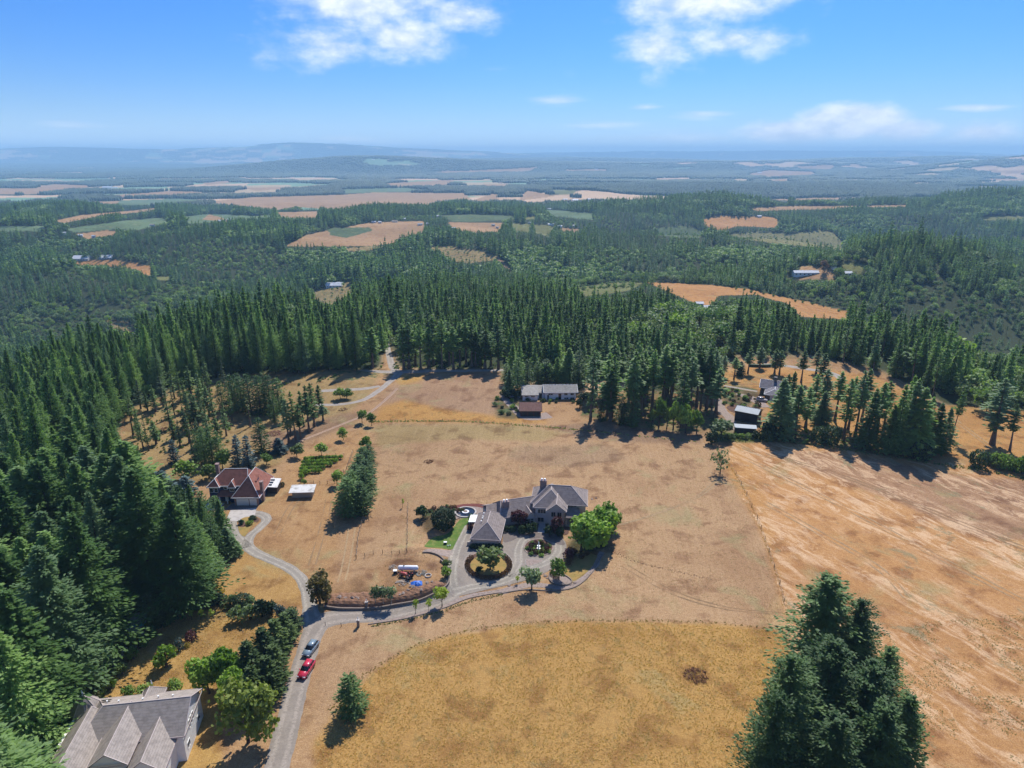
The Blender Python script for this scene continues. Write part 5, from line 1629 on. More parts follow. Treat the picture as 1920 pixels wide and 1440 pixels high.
# ------------------------------------------------------------------ the main house in the middle
def main_house():
    gz = float(height(10, 172))
    rot = math.radians(-6.5)
    ox, oy = 6.0, 174.9
    H = House('main_house', (ox, oy, gz), rot, 'large taupe house with grey brown tiled roofs and a tall gabled window bay', 'house')
    r = H.r
    # two storey block with a hip roof
    H.walls(0, 0, 15, 8.6, 5.35, B_TAUPE)
    H.hip(0, 0, 15, 8.6, 5.4, 9.0, B_ROOF, 'x', (1, 1))
    # gabled block coming forward, and the window bay in front of it
    H.walls(0.9, -2.4, 9.3, 0.3, 5.3, B_TAUPE)
    o, gab = H.hip(0.9, -2.4, 9.3, 5.0, 5.36, 8.75, B_ROOF, 'y', (1, 0))
    H.walls(4.9, -3.7, 9.0, -2.3, 5.15, B_TAUPE, 'bay_wall')
    o, gab = H.hip(4.7, -3.9, 9.2, 1.5, 5.25, 7.55, B_ROOF, 'y', (0, 0), name='bay_roof')
    H.gable_wall(gab[0], B_TAUPE)
    for i in (-1, 1):
        cx = 6.95 + i * .85
        H.window(cx, -3.7, 3.1, 1.1, 1.5, 0, B_TAUPE, 1)
        # raked upper lights of the gable
        V = [(cx - .55, -3.78, 5.15), (cx + .55, -3.78, 5.15), (cx + .55, -3.78, 6.25 if i < 0 else 5.6), (cx - .55, -3.78, 5.6 if i < 0 else 6.25)]
        V = V + [(a, b - .1, c) for a, b, c in V]
        F = [(0, 1, 2, 3), (7, 6, 5, 4), (0, 4, 5, 1), (1, 5, 6, 2), (2, 6, 7, 3), (3, 7, 4, 0)]
        pmesh('gable_window', V, F, B_GLASS, r)
        H.window(cx, -3.7, 0.6, 1.1, 1.6, 0, B_TAUPE, 1)
    for k in range(3): H.window(2.0 + k * .75, -2.4, 3.3, .62, 1.2, 0, B_TAUPE, 0)
    H.window(11.6, 0, 3.9, 1.7, .95, 0, B_TAUPE, 1)
    H.window(2.5, -2.4, .6, 1.6, 1.3, 0, B_TAUPE, 1)
    H.window(15.0, 2.5, 3.6, 1.3, 1.2, 1, B_TAUPE, 1); H.window(15.0, 6.0, 3.6, 1.3, 1.2, 1, B_TAUPE, 1); H.window(15.0, 4.3, .8, 2.2, 1.5, 1, B_TAUPE, 1)
    # lean-to roof right of the bay with the entrance below
    V, F = slab([(9.4, -3.2, 2.7), (14.2, -3.2, 2.7), (13.2, -0.02, 4.5), (9.4, -0.02, 4.9)], .2)
    pmesh('porch_roof', V, F, B_ROOF, r)
    for x in (9.8, 13.9): H.box('porch_post', (x - .15, -3.0, -.3), (x + .15, -2.7, 2.55), B_TAUPE)
    H.box('front_door', (10.6, -.06, 0), (12.0, .02, 2.3), B_WOODD)
    # steps and landing of the front walk
    H.box('porch_floor', (9.4, -3.3, -.3), (14.2, -.02, .16), B_CONC)
    # chimneys
    H.chimney(2.6, 5.2, 6.0, 9.9, 1.9, 1.0, B_BRICK)
    # left wing, turned a little, falling to the left
    a = math.radians(17) - rot
    wx, wy = rvec(-rot, -2.6 - ox, 170.2 - oy)
    W2 = bpy.data.objects.new('left_wing', None)
    COL.objects.link(W2); W2.parent = r; W2.location = (wx, wy, 0); W2.rotation_euler = (0, 0, math.radians(23))

    class Sub(House):
        def __init__(s, e): s.r = e; s.base = -.6
    S = Sub(W2)
    S.walls(0, .4, 10.5, 8.4, 2.95, B_TAUPE)
    S.hip(0, .4, 11.5, 8.4, 3.0, 6.0, B_ROOF, 'x', (0.25, 0))
    S.walls(-3.6, 3.2, 0.2, 8.8, 2.55, B_TAUPE)
    V, F = slab([(-4.3, 2.6, 2.6), (0.3, 2.6, 2.9), (0.6, 6.2, 4.6), (-3.2, 6.2, 4.2)], .2); pmesh('roof', V, F, B_ROOF, W2)
    V, F = slab([(-3.2, 6.2, 4.2), (0.6, 6.2, 4.6), (0.3, 9.4, 2.7), (-4.3, 9.4, 2.6)], .2); pmesh('roof', V, F, B_ROOF, W2)
    S.walls(6.3, -1.6, 9.0, .6, 2.7, B_TAUPE)
    o, gab = S.hip(6.3, -1.6, 9.0, 3.6, 2.75, 4.6, B_ROOF, 'y', (0, 0), name='entrance_gable', over=.45)
    S.gable_wall(gab[0], B_TAUPE, .4)
    S.window(7.65, -1.6, .5, 1.9, 1.9, 0, B_TRIM, 1, cross=1)
    S.window(3.5, .4, .9, 1.8, 1.2, 0, B_TAUPE, 1)
    S.chimney(1.6, 2.8, 3.0, 6.5, 1.9, 1.0, B_BRICK)
    # garage wing: one long hip roof towards the camera
    gx, gy = rvec(-rot, -10.55 - ox, 160.1 - oy)
    W3 = bpy.data.objects.new('garage_wing', None)
    COL.objects.link(W3); W3.parent = r; W3.location = (gx, gy, 0)
    G3 = Sub(W3)
    G3.walls(0, 0, 7.0, 12.6, 2.6, B_TAUPE)
    G3.hip(0, 0, 7.0, 12.6, 2.7, 5.7, B_ROOF, 'y', (1, .9))
    for y in (2.6, 6.2, 9.8): G3.box('garage_door', (7.002, y - 1.35, 0), (7.06, y + 1.35, 2.2), B_GARD)
    G3.box('garden_wall', (-1.6, .3, -.3), (-.02, .6, 1.1), B_CONC)
    for k, (x, y) in enumerate(((1.6, 8.2), (1.65, 7.2), (1.5, 5.6), (1.55, 10.0))):
        V, F = joing([cyl(x, y, 3.9, 4.65, .11, 8), cyl(x, y, 4.65, 4.75, .19, 8)]); pmesh('roof_vent', V, F, B_TRIM, W3)
    V, F = slab([(-2.6, 8.2, 2.65), (-.62, 8.2, 2.75), (-.62, 12.2, 2.75), (-2.6, 12.2, 2.65)], .15)
    pmesh('side_canopy', V, F, B_TRIM, W3)
    for y in (8.4, 12.0): G3.box('canopy_post', (-2.5, y - .08, -.3), (-2.34, y + .08, 2.5), B_TRIM)
    return H


main_house()


def red_house():
    gz = float(height(-84, 186)); rot = math.radians(1.0)
    H = House('red_roofed_house', (-91.4, 181.7, gz), rot, 'navy blue two storey house with red brown hip roofs and white garage doors', 'house')
    r = H.r
    H.walls(.6, 3.6, 9.4, 11.5, 5.3, B_NAVY)
    H.hip(.6, 3.6, 11.5, 11.5, 5.4, 9.0, B_RED, 'x', (.85, .3), fascia=B_TRIM)
    # corner bay with its own little hip
    H.walls(.4, 2.6, 3.3, 3.7, 5.2, B_NAVY, 'bay_wall')
    H.hip(.4, 2.6, 3.3, 6.4, 5.42, 7.3, B_RED, 'y', (1, 0), fascia=B_TRIM, name='bay_roof', over=.45)
    H.walls(6.4, 2.7, 8.0, 3.7, 5.0, B_NAVY, 'bay_wall')
    H.hip(6.4, 2.7, 8.0, 6.0, 5.2, 6.9, B_RED, 'y', (.7, 0), fascia=B_TRIM, name='bay_roof', over=.4)
    # porch roof between the storeys
    V, F = slab([(2.6, 1.6, 2.7), (8.4, 1.6, 2.7), (8.4, 3.58, 3.7), (3.2, 3.58, 3.7)], .2); pmesh('porch_roof', V, F, B_RED, r)
    for x in (3.4, 5.6): H.box('porch_post', (x, 1.8, -.3), (x + .22, 2.02, 2.5), B_TRIM)
    H.box('front_door', (4.4, 3.52, 0), (5.4, 3.598, 2.1), B_TRIM)
    for x in (1.1, 2.5): H.window(x, 2.6, 3.5, .95, 1.25, 0, bars=0); H.window(x, 2.6, .7, .95, 1.25, 0, bars=0)
    H.window(5.0, 3.6, 4.0, 1.0, .8, 0, bars=0); H.window(7.2, 2.7, 3.7, 1.1, 1.0, 0, bars=1)
    H.window(6.5, 3.6, .8, .9, 1.4, 0, bars=0)
    # garage block: hip roof coming down to the front, rising to the back
    H.walls(8.3, 0.9, 15.4, 13.0, 2.7, B_NAVY)
    H.hip(8.3, .9, 15.4, 13.6, 2.85, 7.9, B_RED, 'y', (1.1, .8), fascia=B_TRIM)
    V, F = boxg(8.26, .78, -.3, 15.44, .9, 2.6); pmesh('brick_front', V, F, B_BRICK, r)
    H.box('garage_door', (8.9, .70, 0), (12.5, .778, 2.15), B_GARD); H.box('garage_door', (12.8, .70, 0), (14.9, .778, 2.15), B_GARD)
    H.box('garage_trim', (8.4, .72, 2.3), (15.3, .776, 2.55), B_TRIM)
    for y in (3.5, 6.0): H.window(15.4, y, .8, 1.3, 1.4, 1, bars=1)
    # raised skylight dormer
    V, F = joing([boxg(12.0, 5.2, 4.4, 13.8, 7.4, 6.1)]); pmesh('dormer', V, F, B_NAVY, r)
    V, F = slab([(11.8, 5.0, 6.05), (14.0, 5.0, 6.05), (14.0, 7.8, 6.9), (11.8, 7.8, 6.9)], .15); pmesh('dormer_roof', V, F, B_RED, r)
    H.window(12.9, 5.2, 5.0, 1.2, .7, 0, bars=0)
    H.chimney(15.85, 3.6, -.3, 6.6, .8, 1.1, B_BRICK, False); H.chimney(1.2, 8.6, 5.0, 10.2, .9, 1.1, B_BRICK, False)
    # conservatory with a pale panelled roof
    H.walls(15.6, 8.2, 18.6, 12.2, 2.4, B_WOODD, 'shed_wall')
    V, F = slab([(15.45, 7.9, 2.5), (18.9, 7.9, 2.3), (18.9, 12.5, 3.1), (15.45, 12.5, 3.3)], .12); pmesh('shed_roof', V, F, B_PALEM, r)
    for k in range(3):
        V, F = slab([(15.7 + .1 * k, 8.6 + k * 1.25, 2.74 + k * .2), (17.0 + .1 * k, 8.6 + k * 1.25, 2.7 + k * .2), (17.0 + .1 * k, 9.2 + k * 1.25, 2.80 + k * .2), (15.7 + .1 * k, 9.2 + k * 1.25, 2.84 + k * .2)], .06)
        pmesh('roof_panel', V, F, B_GLASS, r)
    H.box('terrace', (-.5, -2.2, -.2), (4.6, 2.4, .08), B_CONC)
    H.box('terrace_step', (3.4, -.9, -.2), (5.6, -.6, .45), B_BRICK)


red_house()


def near_house():
    gz = float(height(-62, 98)); rot = math.radians(8.5)
    H = House('grey_roofed_house', (-78.5, 90.5, gz), rot, 'big house with stepped grey tiled roofs cut off by the lower left edge', 'house')
    r = H.r
    H.walls(2, -2.2, 22.0, 7.9, 5.8, B_WHITE)
    o, gab = H.hip(5.2, -2.2, 22.0, 7.9, 5.9, 9.2, B_ROOFN, 'x', (.6, 0), over=.5)
    # pale gable end on the right with its narrow windows
    V, F = [], []
    P = [(22.0, -2.2, 5.8), (22.0, 7.9, 5.8), (22.0, 2.85, 8.95)]
    V = P + [(x - .25, y, z) for x, y, z in P]; F = [(0, 1, 2), (5, 4, 3), (0, 3, 4, 1), (1, 4, 5, 2), (2, 5, 3, 0)]
    pmesh('gable_wall', V, F, B_WHITE, r)
    for k in range(3): H.window(22.0, 1.3 + k * .95, 4.0, .5, 1.5, 1, bars=0)
    H.window(22.0, 5.6, 1.4, 1.2, 1.2, 1); H.window(22.0, -.4, 1.4, 1.2, 1.2, 1)
    # cross roofs running to the camera
    for x0, x1, y0, ze, zr in ((9.6, 14.9, -7.5, 6.5, 8.9), (3.0, 8.6, -9.0, 5.9, 8.6), (15.2, 20.6, -8.5, 5.2, 7.7)):
        H.walls(x0, y0, x1, 1.5, ze - .1, B_WHITE)
        o, gab = H.hip(x0, y0, x1, 3.2, ze, zr, B_ROOFN, 'y', (0, 0), over=.45)
        H.gable_wall(gab[0], B_WHITE, .4)
        H.window((x0 + x1) / 2, y0, 3.4, 1.8, 1.2, 0)
    # octagonal turret roof on the left, small gable at the back
    V = [(3.2 + 2.7 * math.cos(i * math.pi / 4 + .39), 6.4 + 2.7 * math.sin(i * math.pi / 4 + .39), 6.0) for i in range(8)] + [(3.2, 6.4, 9.3)]
    F = [(i, (i + 1) % 8, 8) for i in range(8)] + [tuple(range(7, -1, -1))]
    t = pmesh('turret_roof', V, F, B_ROOFN, r)
    V, F = joing([bar(V[i], V[8], .1) for i in range(8)]); pmesh('ridge_cap', V, F, B_FASC, t)
    V, F = cyl(3.2, 6.4, 9.25, 9.9, .16, 8, .06); pmesh('finial', V, F, B_TRIM, t)
    V, F = cyl(3.2, 6.4, -.6, 5.9, 2.3, 8); pmesh('turret_wall', V, F, B_WHITE, r)
    H.walls(12.2, 6.5, 15.2, 9.4, 5.4, B_WHITE)
    o, gab = H.hip(12.2, 4.5, 15.2, 9.6, 5.5, 7.8, B_ROOFN, 'y', (0, 1), over=.45)
    V, F = cyl(13.7, 9.0, 7.6, 8.4, .14, 8, .05); pmesh('finial', V, F, B_TRIM, r)
    for x, y in ((14, 4.1), (16.5, 4.3), (19, 4.2), (10, 4.2), (8, 4.4)):
        V, F = joing([cyl(x, y, 8.0, 8.75, .09, 8), cyl(x, y, 8.75, 8.83, .16, 8)]); pmesh('roof_vent', V, F, B_TRIM, r)
    V, F = slab([(6.5, 5.2, 8.2), (8.0, 5.2, 8.2), (8.0, 6.1, 7.6), (6.5, 6.1, 7.6)], .1); pmesh('skylight', V, F, B_GLASS, r)


near_house()


def ranch():
    gz = float(height(15, 277))
    H = House('ranch_house', (4.6, 275.2, gz), math.radians(1.5), 'long low white house with pale grey roofs at the top of the mown field', 'house')
    r = H.r
    H.walls(0, 0, 6.4, 6.5, 2.7, B_WHITE)
    V, F = slab([(-.5, -.7, 2.65), (6.8, -.7, 2.65), (6.8, 7.2, 4.6), (-.5, 7.2, 4.6)], .2); pmesh('roof', V, F, B_PALER, r)
    H.walls(6.4, 2.5, 9.6, 7.5, 2.6, B_WHITE)
    V, F = slab([(6.4, 2.0, 2.75), (10, 2.0, 2.75), (10, 7.6, 4.4), (6.4, 7.6, 4.4)], .2); pmesh('roof', V, F, B_PALER, r)
    H.walls(9.6, 1.0, 23.0, 8.5, 3.3, B_WHITE)
    o, g = H.hip(9.6, 1.0, 23.0, 8.5, 3.4, 5.5, B_PALER, 'x', (0, 0), fascia=B_TRIM, over=.7)
    for q in g: H.gable_wall(q, B_WHITE, .7)
    for x in (1.6, 4.4): H.window(x, 0, 1.5, 1.6, .5, 0, bars=0)
    H.window(12.0, 1.0, 2.0, 1.9, .7, 0); H.window(18.6, 1.0, 1.9, 1.3, .9, 0); H.window(21.3, 1.0, 1.9, 1.3, .9, 0)
    H.window(18.8, 1.0, .2, 1.8, .6, 0); H.window(21.4, 1.0, .2, 1.6, .6, 0)
    H.box('patio_door', (15.4, .92, 0), (16.6, .998, 2.6), B_GLASS)
    H.box('front_door', (10.6, .92, 0), (11.3, .998, 2.0), B_WOODD); H.box('link_door', (7.2, 2.42, 0), (8.4, 2.498, 2.1), B_WOODD)
    for x in (13, 14.5, 16, 17.5, 19, 20.5):
        V, F = cyl(x, 4.9, 5.2, 5.8, .12, 8); pmesh('roof_vent', V, F, B_WOODD, r)
    S = House('brown_shed', (3.4, 256.6, float(height(8, 259))), math.radians(0), 'brown shed with one broad reddish brown roof slope in front of the white house', 'shed')
    S.walls(0, 0, 8.2, 8.0, 2.3, plain('dark_brown_boards', (0.10, 0.045, 0.035), 0.8, 0.2, 0.3, 2))
    S.hip(0, 0, 8.2, 9.2, 2.4, 4.5, B_BRN, 'x', (0, 0), fascia=B_WOODD, over=.5)
    for x in (1.6, 4.1, 6.6): S.box('shed_door', (x - 1, -.06, 0), (x + 1, -.003, 2.0), B_WOODD)


ranch()


def barns():
    gz = float(height(92, 250))
    H = House('dark_barn', (88.2, 252.2, gz), math.radians(-33), 'charcoal barn with a pale blue grey metal roof by the gravel track', 'barn')
    H.walls(0, 0, 8.6, 6.6, 4.0, B_CHAR)
    o, g = H.hip(0, 0, 8.6, 6.6, 4.1, 5.3, B_MET, 'x', (0, 0), fascia=B_WOODD, over=.35)
    for q in g: H.gable_wall(q, B_CHAR, .36)
    H.window(8.6, 1.6, 1.0, 1.2, 1.1, 1); H.window(8.6, 4.6, 1.3, 1.0, 1.0, 1)
    H.box('barn_door', (2.6, -.06, 0), (5.8, -.003, 3.0), plain('barn_door_black', (0.02, 0.022, 0.028), 0.6))
    S = House('low_shed', (84.2, 238.6, float(height(87, 239))), math.radians(-12), 'long low dark shed with a pale roof in front of the charcoal barn', 'shed')
    S.walls(0, 0, 7.4, 2.6, 2.3, B_CHAR)
    V, F = slab([(-.3, -.3, 2.45), (7.8, -.3, 2.45), (7.8, 2.9, 2.75), (-.3, 2.9, 2.75)], .14); pmesh('roof', V, F, B_MET, S.r)
    for x in (1.5, 3.7, 5.9): S.box('shed_door', (x - .9, -.06, 0), (x + .9, -.003, 2.0), B_WOODD)
    p = gv(1425, 738)
    K = House('grey_house', (p.x, p.y, p.z), math.radians(-24), 'weathered grey house with slate roofs half hidden behind the right hand firs', 'house')
    K.walls(0, 0, 11, 8, 3.0, B_GREY)
    o, g = K.hip(0, 0, 11, 8, 3.1, 5.6, B_GREYR, 'x', (0, 0), fascia=B_TRIM, over=.6)
    for q in g: K.gable_wall(q, B_GREY, .6)
    K.chimney(5.5, 4.0, 4.0, 7.2, 1.1, 1.1, B_GREY, False)
    K.walls(2.5, -7.5, 9.5, -1.0, 2.5, B_GREY, 'garage_wall')
    K.hip(2.5, -7.5, 9.5, -1.0, 2.6, 4.2, B_GREYR, 'y', (1, 0), fascia=B_TRIM, over=.5)
    for x in (2.0, 8.5): K.window(x, 0, 1.0, 1.4, 1.1, 0)
    K.box('garage_door', (4.5, -7.56, 0), (7.5, -7.503, 2.1), B_GARD)
    W = House('white_shed', (-67.6, 186.9, float(height(-64, 188))), math.radians(4), 'small beige shed with a stained white flat roof in the left field', 'shed')
    W.walls(.3, .4, 6.4, 3.6, 2.05, B_TAN)
    V, F = slab([(-.5, -.3, 2.1), (7.0, -.3, 2.1), (7.0, 4.0, 2.65), (-.5, 4.0, 2.65)], .16)
    pmesh('roof', V, F, plain('stained_white_roof', (0.62, 0.60, 0.56), 0.7, 0.2, 0.5, 0.6, tint=(0.30, 0.28, 0.24)), W.r)
    W.box('shed_door', (.22, 1.2, 0), (.297, 2.6, 1.9), B_WOODD)


barns()

# ------------------------------------------------------------------ far farms and houses
FARW = plain('far_white_wall', (0.70, 0.69, 0.66), 0.8, 0.2, 0.1)
FARR = {'w': plain('far_pale_roof', (0.62, 0.63, 0.64), 0.6, 0.3, 0.1), 'g': plain('far_grey_roof', (0.30, 0.30, 0.31), 0.7, 0.3, 0.1), 'r': plain('far_red_roof', (0.36, 0.14, 0.10), 0.7, 0.3, 0.1), 't': plain('far_tan_roof', (0.45, 0.36, 0.28), 0.7, 0.3, 0.1)}


def far_house(px, py, wpx, label, roof='w', deep=.5, hh=3.2, rot=0.0, name='farmhouse', windows=True, two=False, cat='house', group=None):
    x, y, z = ground(px, py); d = float(proj(x, y, z)[2])
    w = wpx * d / FPX; dp = max(w * deep, 4.5)
    hh = max(hh, w * .12)
    H = House(name, (x - w / 2, y, z), rot, label, cat, group, -2)
    H.walls(0, 0, w, dp, hh, FARW)
    o, g = H.hip(0, 0, w, dp, hh + .05, hh + dp * .28 + .4, FARR[roof], 'x', (0.0, 0.0), over=.5, fascia=B_TRIM)
    for q in g: H.gable_wall(q, FARW, .5)
    if two:
        H.walls(w * .45, dp * .3, w * .95, dp * 1.1, hh + 2.6, FARW)
        H.hip(w * .45, dp * .3, w * .95, dp * 1.1, hh + 2.65, hh + 4.4, FARR[roof], 'x', (1, 1), over=.5, fascia=B_TRIM)
    if windows:
        n = max(2, int(w / 5))
        for i in range(n): H.window(w * (i + .5) / n, 0, hh * .3, min(2.0, w / n * .5), hh * .38, 0, bars=0)
    return H


far_house(150, 489, 30, 'white roofed farmhouse at the left end of the far orange clearing', 'w', .6)
far_house(198, 486, 24, 'white roofed house to the right in the far orange clearing', 'w', .6, two=True)
far_house(626, 539, 30, 'pale two tiered house above the scrubby clearing in the forest', 'w', .5, two=True)
far_house(1512, 517, 46, 'long white roofed farm building beside the copper tree', 'w', .25)
far_house(1590, 517, 16, 'small white roofed house right of the copper tree', 'w', .6)
far_house(1564, 506, 6, 'tiny white shed behind the copper tree', 'w', .8, windows=False, name='farm_shed', cat='shed')
far_house(1312, 576, 13, 'pale green roofed building at the foot of the orange field', 'w', .5)
far_house(1327, 583, 13, 'white roofed shed beside the dark firs below the orange field', 'w', .5, name='farm_shed', cat='shed')
far_house(1418, 618, 10, 'small white roofed cabin among the trees below the orange field', 'w', .7, name='cabin')
FARS = [(701, 418, 8, 'w'), (712, 419, 6, 'w'), (740, 417, 10, 't'), (757, 413, 7, 'w'), (788, 423, 9, 'g'), (802, 422, 6, 'w'), (800, 438, 6, 'w'), (823, 408, 8, 'w'), (851, 430, 7, 'w'), (925, 424, 6, 'g'), (932, 428, 5, 't'),
        (993, 420, 5, 'w'), (1033, 423, 11, 'w'), (1050, 427, 8, 'w'), (1076, 425, 6, 'w'), (1037, 390, 8, 'w'), (1030, 393, 6, 'w'), (998, 386, 8, 'w'), (1060, 375, 9, 'w'), (1080, 377, 12, 'w'), (1108, 375, 12, 'w'), (736, 388, 8, 'w'), (853, 390, 6, 'w'),
        (880, 388, 5, 'w'), (415, 417, 14, 'w'), (430, 415, 8, 'w'), (470, 389, 6, 'w'), (200, 354, 18, 'w'), (215, 353, 8, 'w'), (172, 342, 8, 'w'), (275, 341, 10, 'w'), (300, 340, 8, 'w'), (378, 331, 7, 'w'), (120, 440, 6, 'w'), (150, 444, 8, 'w'), (175, 446, 6, 'w'), (285, 424, 8, 't'),
        (900, 327, 8, 'w'), (938, 344, 7, 'r'), (1152, 341, 6, 'w'), (1205, 351, 9, 'w'), (1294, 343, 12, 'r'), (1372, 340, 5, 'w'), (1425, 325, 8, 'w'), (1330, 311, 4, 'w'), (1118, 318, 6, 'w'), (1815, 342, 6, 'w'), (1760, 328, 5, 'w'), (1838, 412, 6, 'w'), (1425, 408, 8, 'w'),
        (60, 333, 6, 'w'), (520, 332, 5, 'w'), (590, 318, 5, 'w'), (1245, 334, 5, 'w'), (1262, 344, 6, 'w'), (1140, 338, 6, 'w'), (1160, 348, 7, 't'), (700, 300, 5, 'w'), (875, 293, 3, 'w'), (1540, 336, 5, 'w')]
for i, (px, py, w, rf) in enumerate(FARS):
    big = w > 7
    lab = {'w': 'white', 'g': 'grey', 'r': 'red', 't': 'tan'}[rf] + ' roofed farm building ' + ('on the hilltop farms above the middle forest' if py > 398 and px > 600 else 'out on the hazy plain')
    far_house(px, py, w, lab, rf, (.45, .6, .35)[i % 3], (3.5, 4.5)[i % 2], (i % 5 - 2) * .12, 'farm_building', py > 398 and px > 600, cat='building', group='farm buildings of the ' + ('hilltop farms' if py > 398 and px > 600 else 'hazy plain'))
# ------------------------------------------------------------------ roads, drives, kerbs
def road_mat(name, color, track=0.35, scale=1.0, pale=None):
    m, nt, out = newmat(name)
    P = nt.node('ShaderNodeNewGeometry').outputs['Position']
    uv = nt.node('ShaderNodeAttribute', attribute_name='across').outputs['Fac']
    n = nt.noise(P, 0.25 * scale, 5, 0.65); f = nt.noise(P, 2.2, 4, 0.7); t = nt.noise(P, 9, 2, 0.6)
    # two wheel tracks at a quarter and three quarters of the width
    d1 = nt.math('ABSOLUTE', nt.math('SUBTRACT', nt.math('ABSOLUTE', nt.math('SUBTRACT', uv, 0.5)), 0.23))
    tr = nt.mrange(d1, 0.03, 0.13, 1, 0)
    pc = pale or tuple(min(1, c * 1.35) for c in color)
    c = nt.mix(nt.mrange(n, 0.35, 0.7), col4(tuple(c * .82 for c in color)), col4(color))
    c = nt.mix(nt.math('MULTIPLY', nt.math('MULTIPLY', tr, track * 2), nt.mrange(f, 0.3, 0.6)), c, col4(pc))
    c = nt.mix(0.45, c, nt.mix(f, col4(0.1), col4(0.9)), 'SOFT_LIGHT')
    c = nt.mix(0.35, c, nt.mix(t, col4(0.1), col4(0.9)), 'SOFT_LIGHT')
    bsdf(nt, out, c, 0.9, 0.15, 0, t, 0.03)
    return m


R_ASPH = road_mat('worn_asphalt', (0.27, 0.23, 0.19), 0.3)
R_GRAV = road_mat('grey_gravel', (0.29, 0.255, 0.21), 0.28, pale=(0.42, 0.375, 0.30))
R_FAR = road_mat('far_gravel', (0.31, 0.27, 0.23), 0.2)
R_DARK = road_mat('dark_forecourt', (0.17, 0.14, 0.125), 0.0, pale=(0.22, 0.2, 0.18))
R_DIRT = road_mat('dirt_track', (0.30, 0.20, 0.135), 0.5)
M_BED = plain('bark_mulch', (0.13, 0.075, 0.055), 0.95, 0.1, 0.4, 2, bump=0.03)
M_LAWN = plain('watered_lawn', (0.085, 0.15, 0.028), 0.9, 0.1, 0.3, 0.5, bump=0.03, tint=(0.20, 0.20, 0.06))
M_DRYL = plain('dry_lawn', (0.31, 0.20, 0.065), 0.9, 0.1, 0.3, 0.5, bump=0.03, tint=(0.17, 0.16, 0.05))
M_EARTH = plain('bare_earth', (0.27, 0.15, 0.09), 0.95, 0.1, 0.4, 0.8, bump=0.08)
M_PINKG = plain('pinkish_gravel', (0.30, 0.235, 0.20), 0.95, 0.1, 0.3, 1.5, bump=0.03)
M_KERB = plain('kerb_stone', (0.30, 0.265, 0.23), 0.9, 0.2, 0.2, 3)
M_POST = plain('fence_post_wood', (0.13, 0.095, 0.07), 0.9, 0.1, 0.3, 5)
M_WIRE = plain('fence_wire', (0.16, 0.14, 0.12), 0.6, 0.4, 0.05, metal=0.5)
M_ROCK = plain('boulder', (0.26, 0.20, 0.165), 0.9, 0.15, 0.3, 2, bump=0.05)
M_WALLS = plain('retaining_blocks', (0.24, 0.19, 0.155), 0.9, 0.15, 0.3, 3, bump=0.04)


def catmull(P, n=10, closed=False):
    P = [Vector(p) for p in P]; out = []
    m = len(P)
    for i in range(m if closed else m - 1):
        p0 = P[(i - 1) % m] if closed or i else P[0]; p1 = P[i]; p2 = P[(i + 1) % m]; p3 = P[(i + 2) % m] if closed or i + 2 < m else P[-1]
        for k in range(n):
            t = k / n
            out.append(0.5 * ((2 * p1) + (p2 - p0) * t + (2 * p0 - 5 * p1 + 4 * p2 - p3) * t * t + (3 * p1 - p0 - 3 * p2 + p3) * t ** 3))
    if not closed: out.append(P[-1])
    return out


def ribbon(name, pts, mat, lift=0.05, n=8, kind='structure', cross=8):
    """pts: (px, py, width m). A strip of road laid on the terrain"""
    W3 = []; n = n * 2
    for px, py, w in pts:
        x, y, z = ground(px, py); W3.append((x, y, w))
    C = catmull(W3, n)
    V, F, U = [], [], []
    for i, c in enumerate(C):
        a = C[max(i - 1, 0)]; b = C[min(i + 1, len(C) - 1)]
        t = Vector((b.x - a.x, b.y - a.y, 0)).normalized(); nrm = Vector((-t.y, t.x, 0))
        w = c.z; e0, e1 = [.32 * (fbm(c.x / 1.6 + 40 * j, c.y / 1.6, 3, 3) - .5) for j in (0, 1)]
        for k in range(cross + 1):
            q = k / cross; p = c + nrm * ((q - .5) * w + (e0 if k == 0 else e1 if k == cross else 0) * 2.2)
            e = 0.0 if 0 < k < cross else -lift - .03
            V.append((p.x, p.y, float(height(p.x, p.y)) + lift + e)); U.append(q)
    m = cross + 1
    for i in range(len(C) - 1):
        for k in range(cross): F.append((i * m + k, i * m + k + 1, (i + 1) * m + k + 1, (i + 1) * m + k)[::-1])
    me = bpy.data.meshes.new(name); me.from_pydata(V, [], F); me.materials.append(mat)
    a = me.attributes.new('across', 'FLOAT', 'POINT'); a.data.foreach_set('value', U)
    me.update()
    o = link(name, me); o['kind'] = kind
    return o


def world_poly(pxs, n=6, smooth=True, closed=True):
    W3 = [(ground(px, py)[0], ground(px, py)[1], 0) for px, py in pxs]
    return catmull(W3, n, closed) if smooth else [Vector(w) for w in W3]


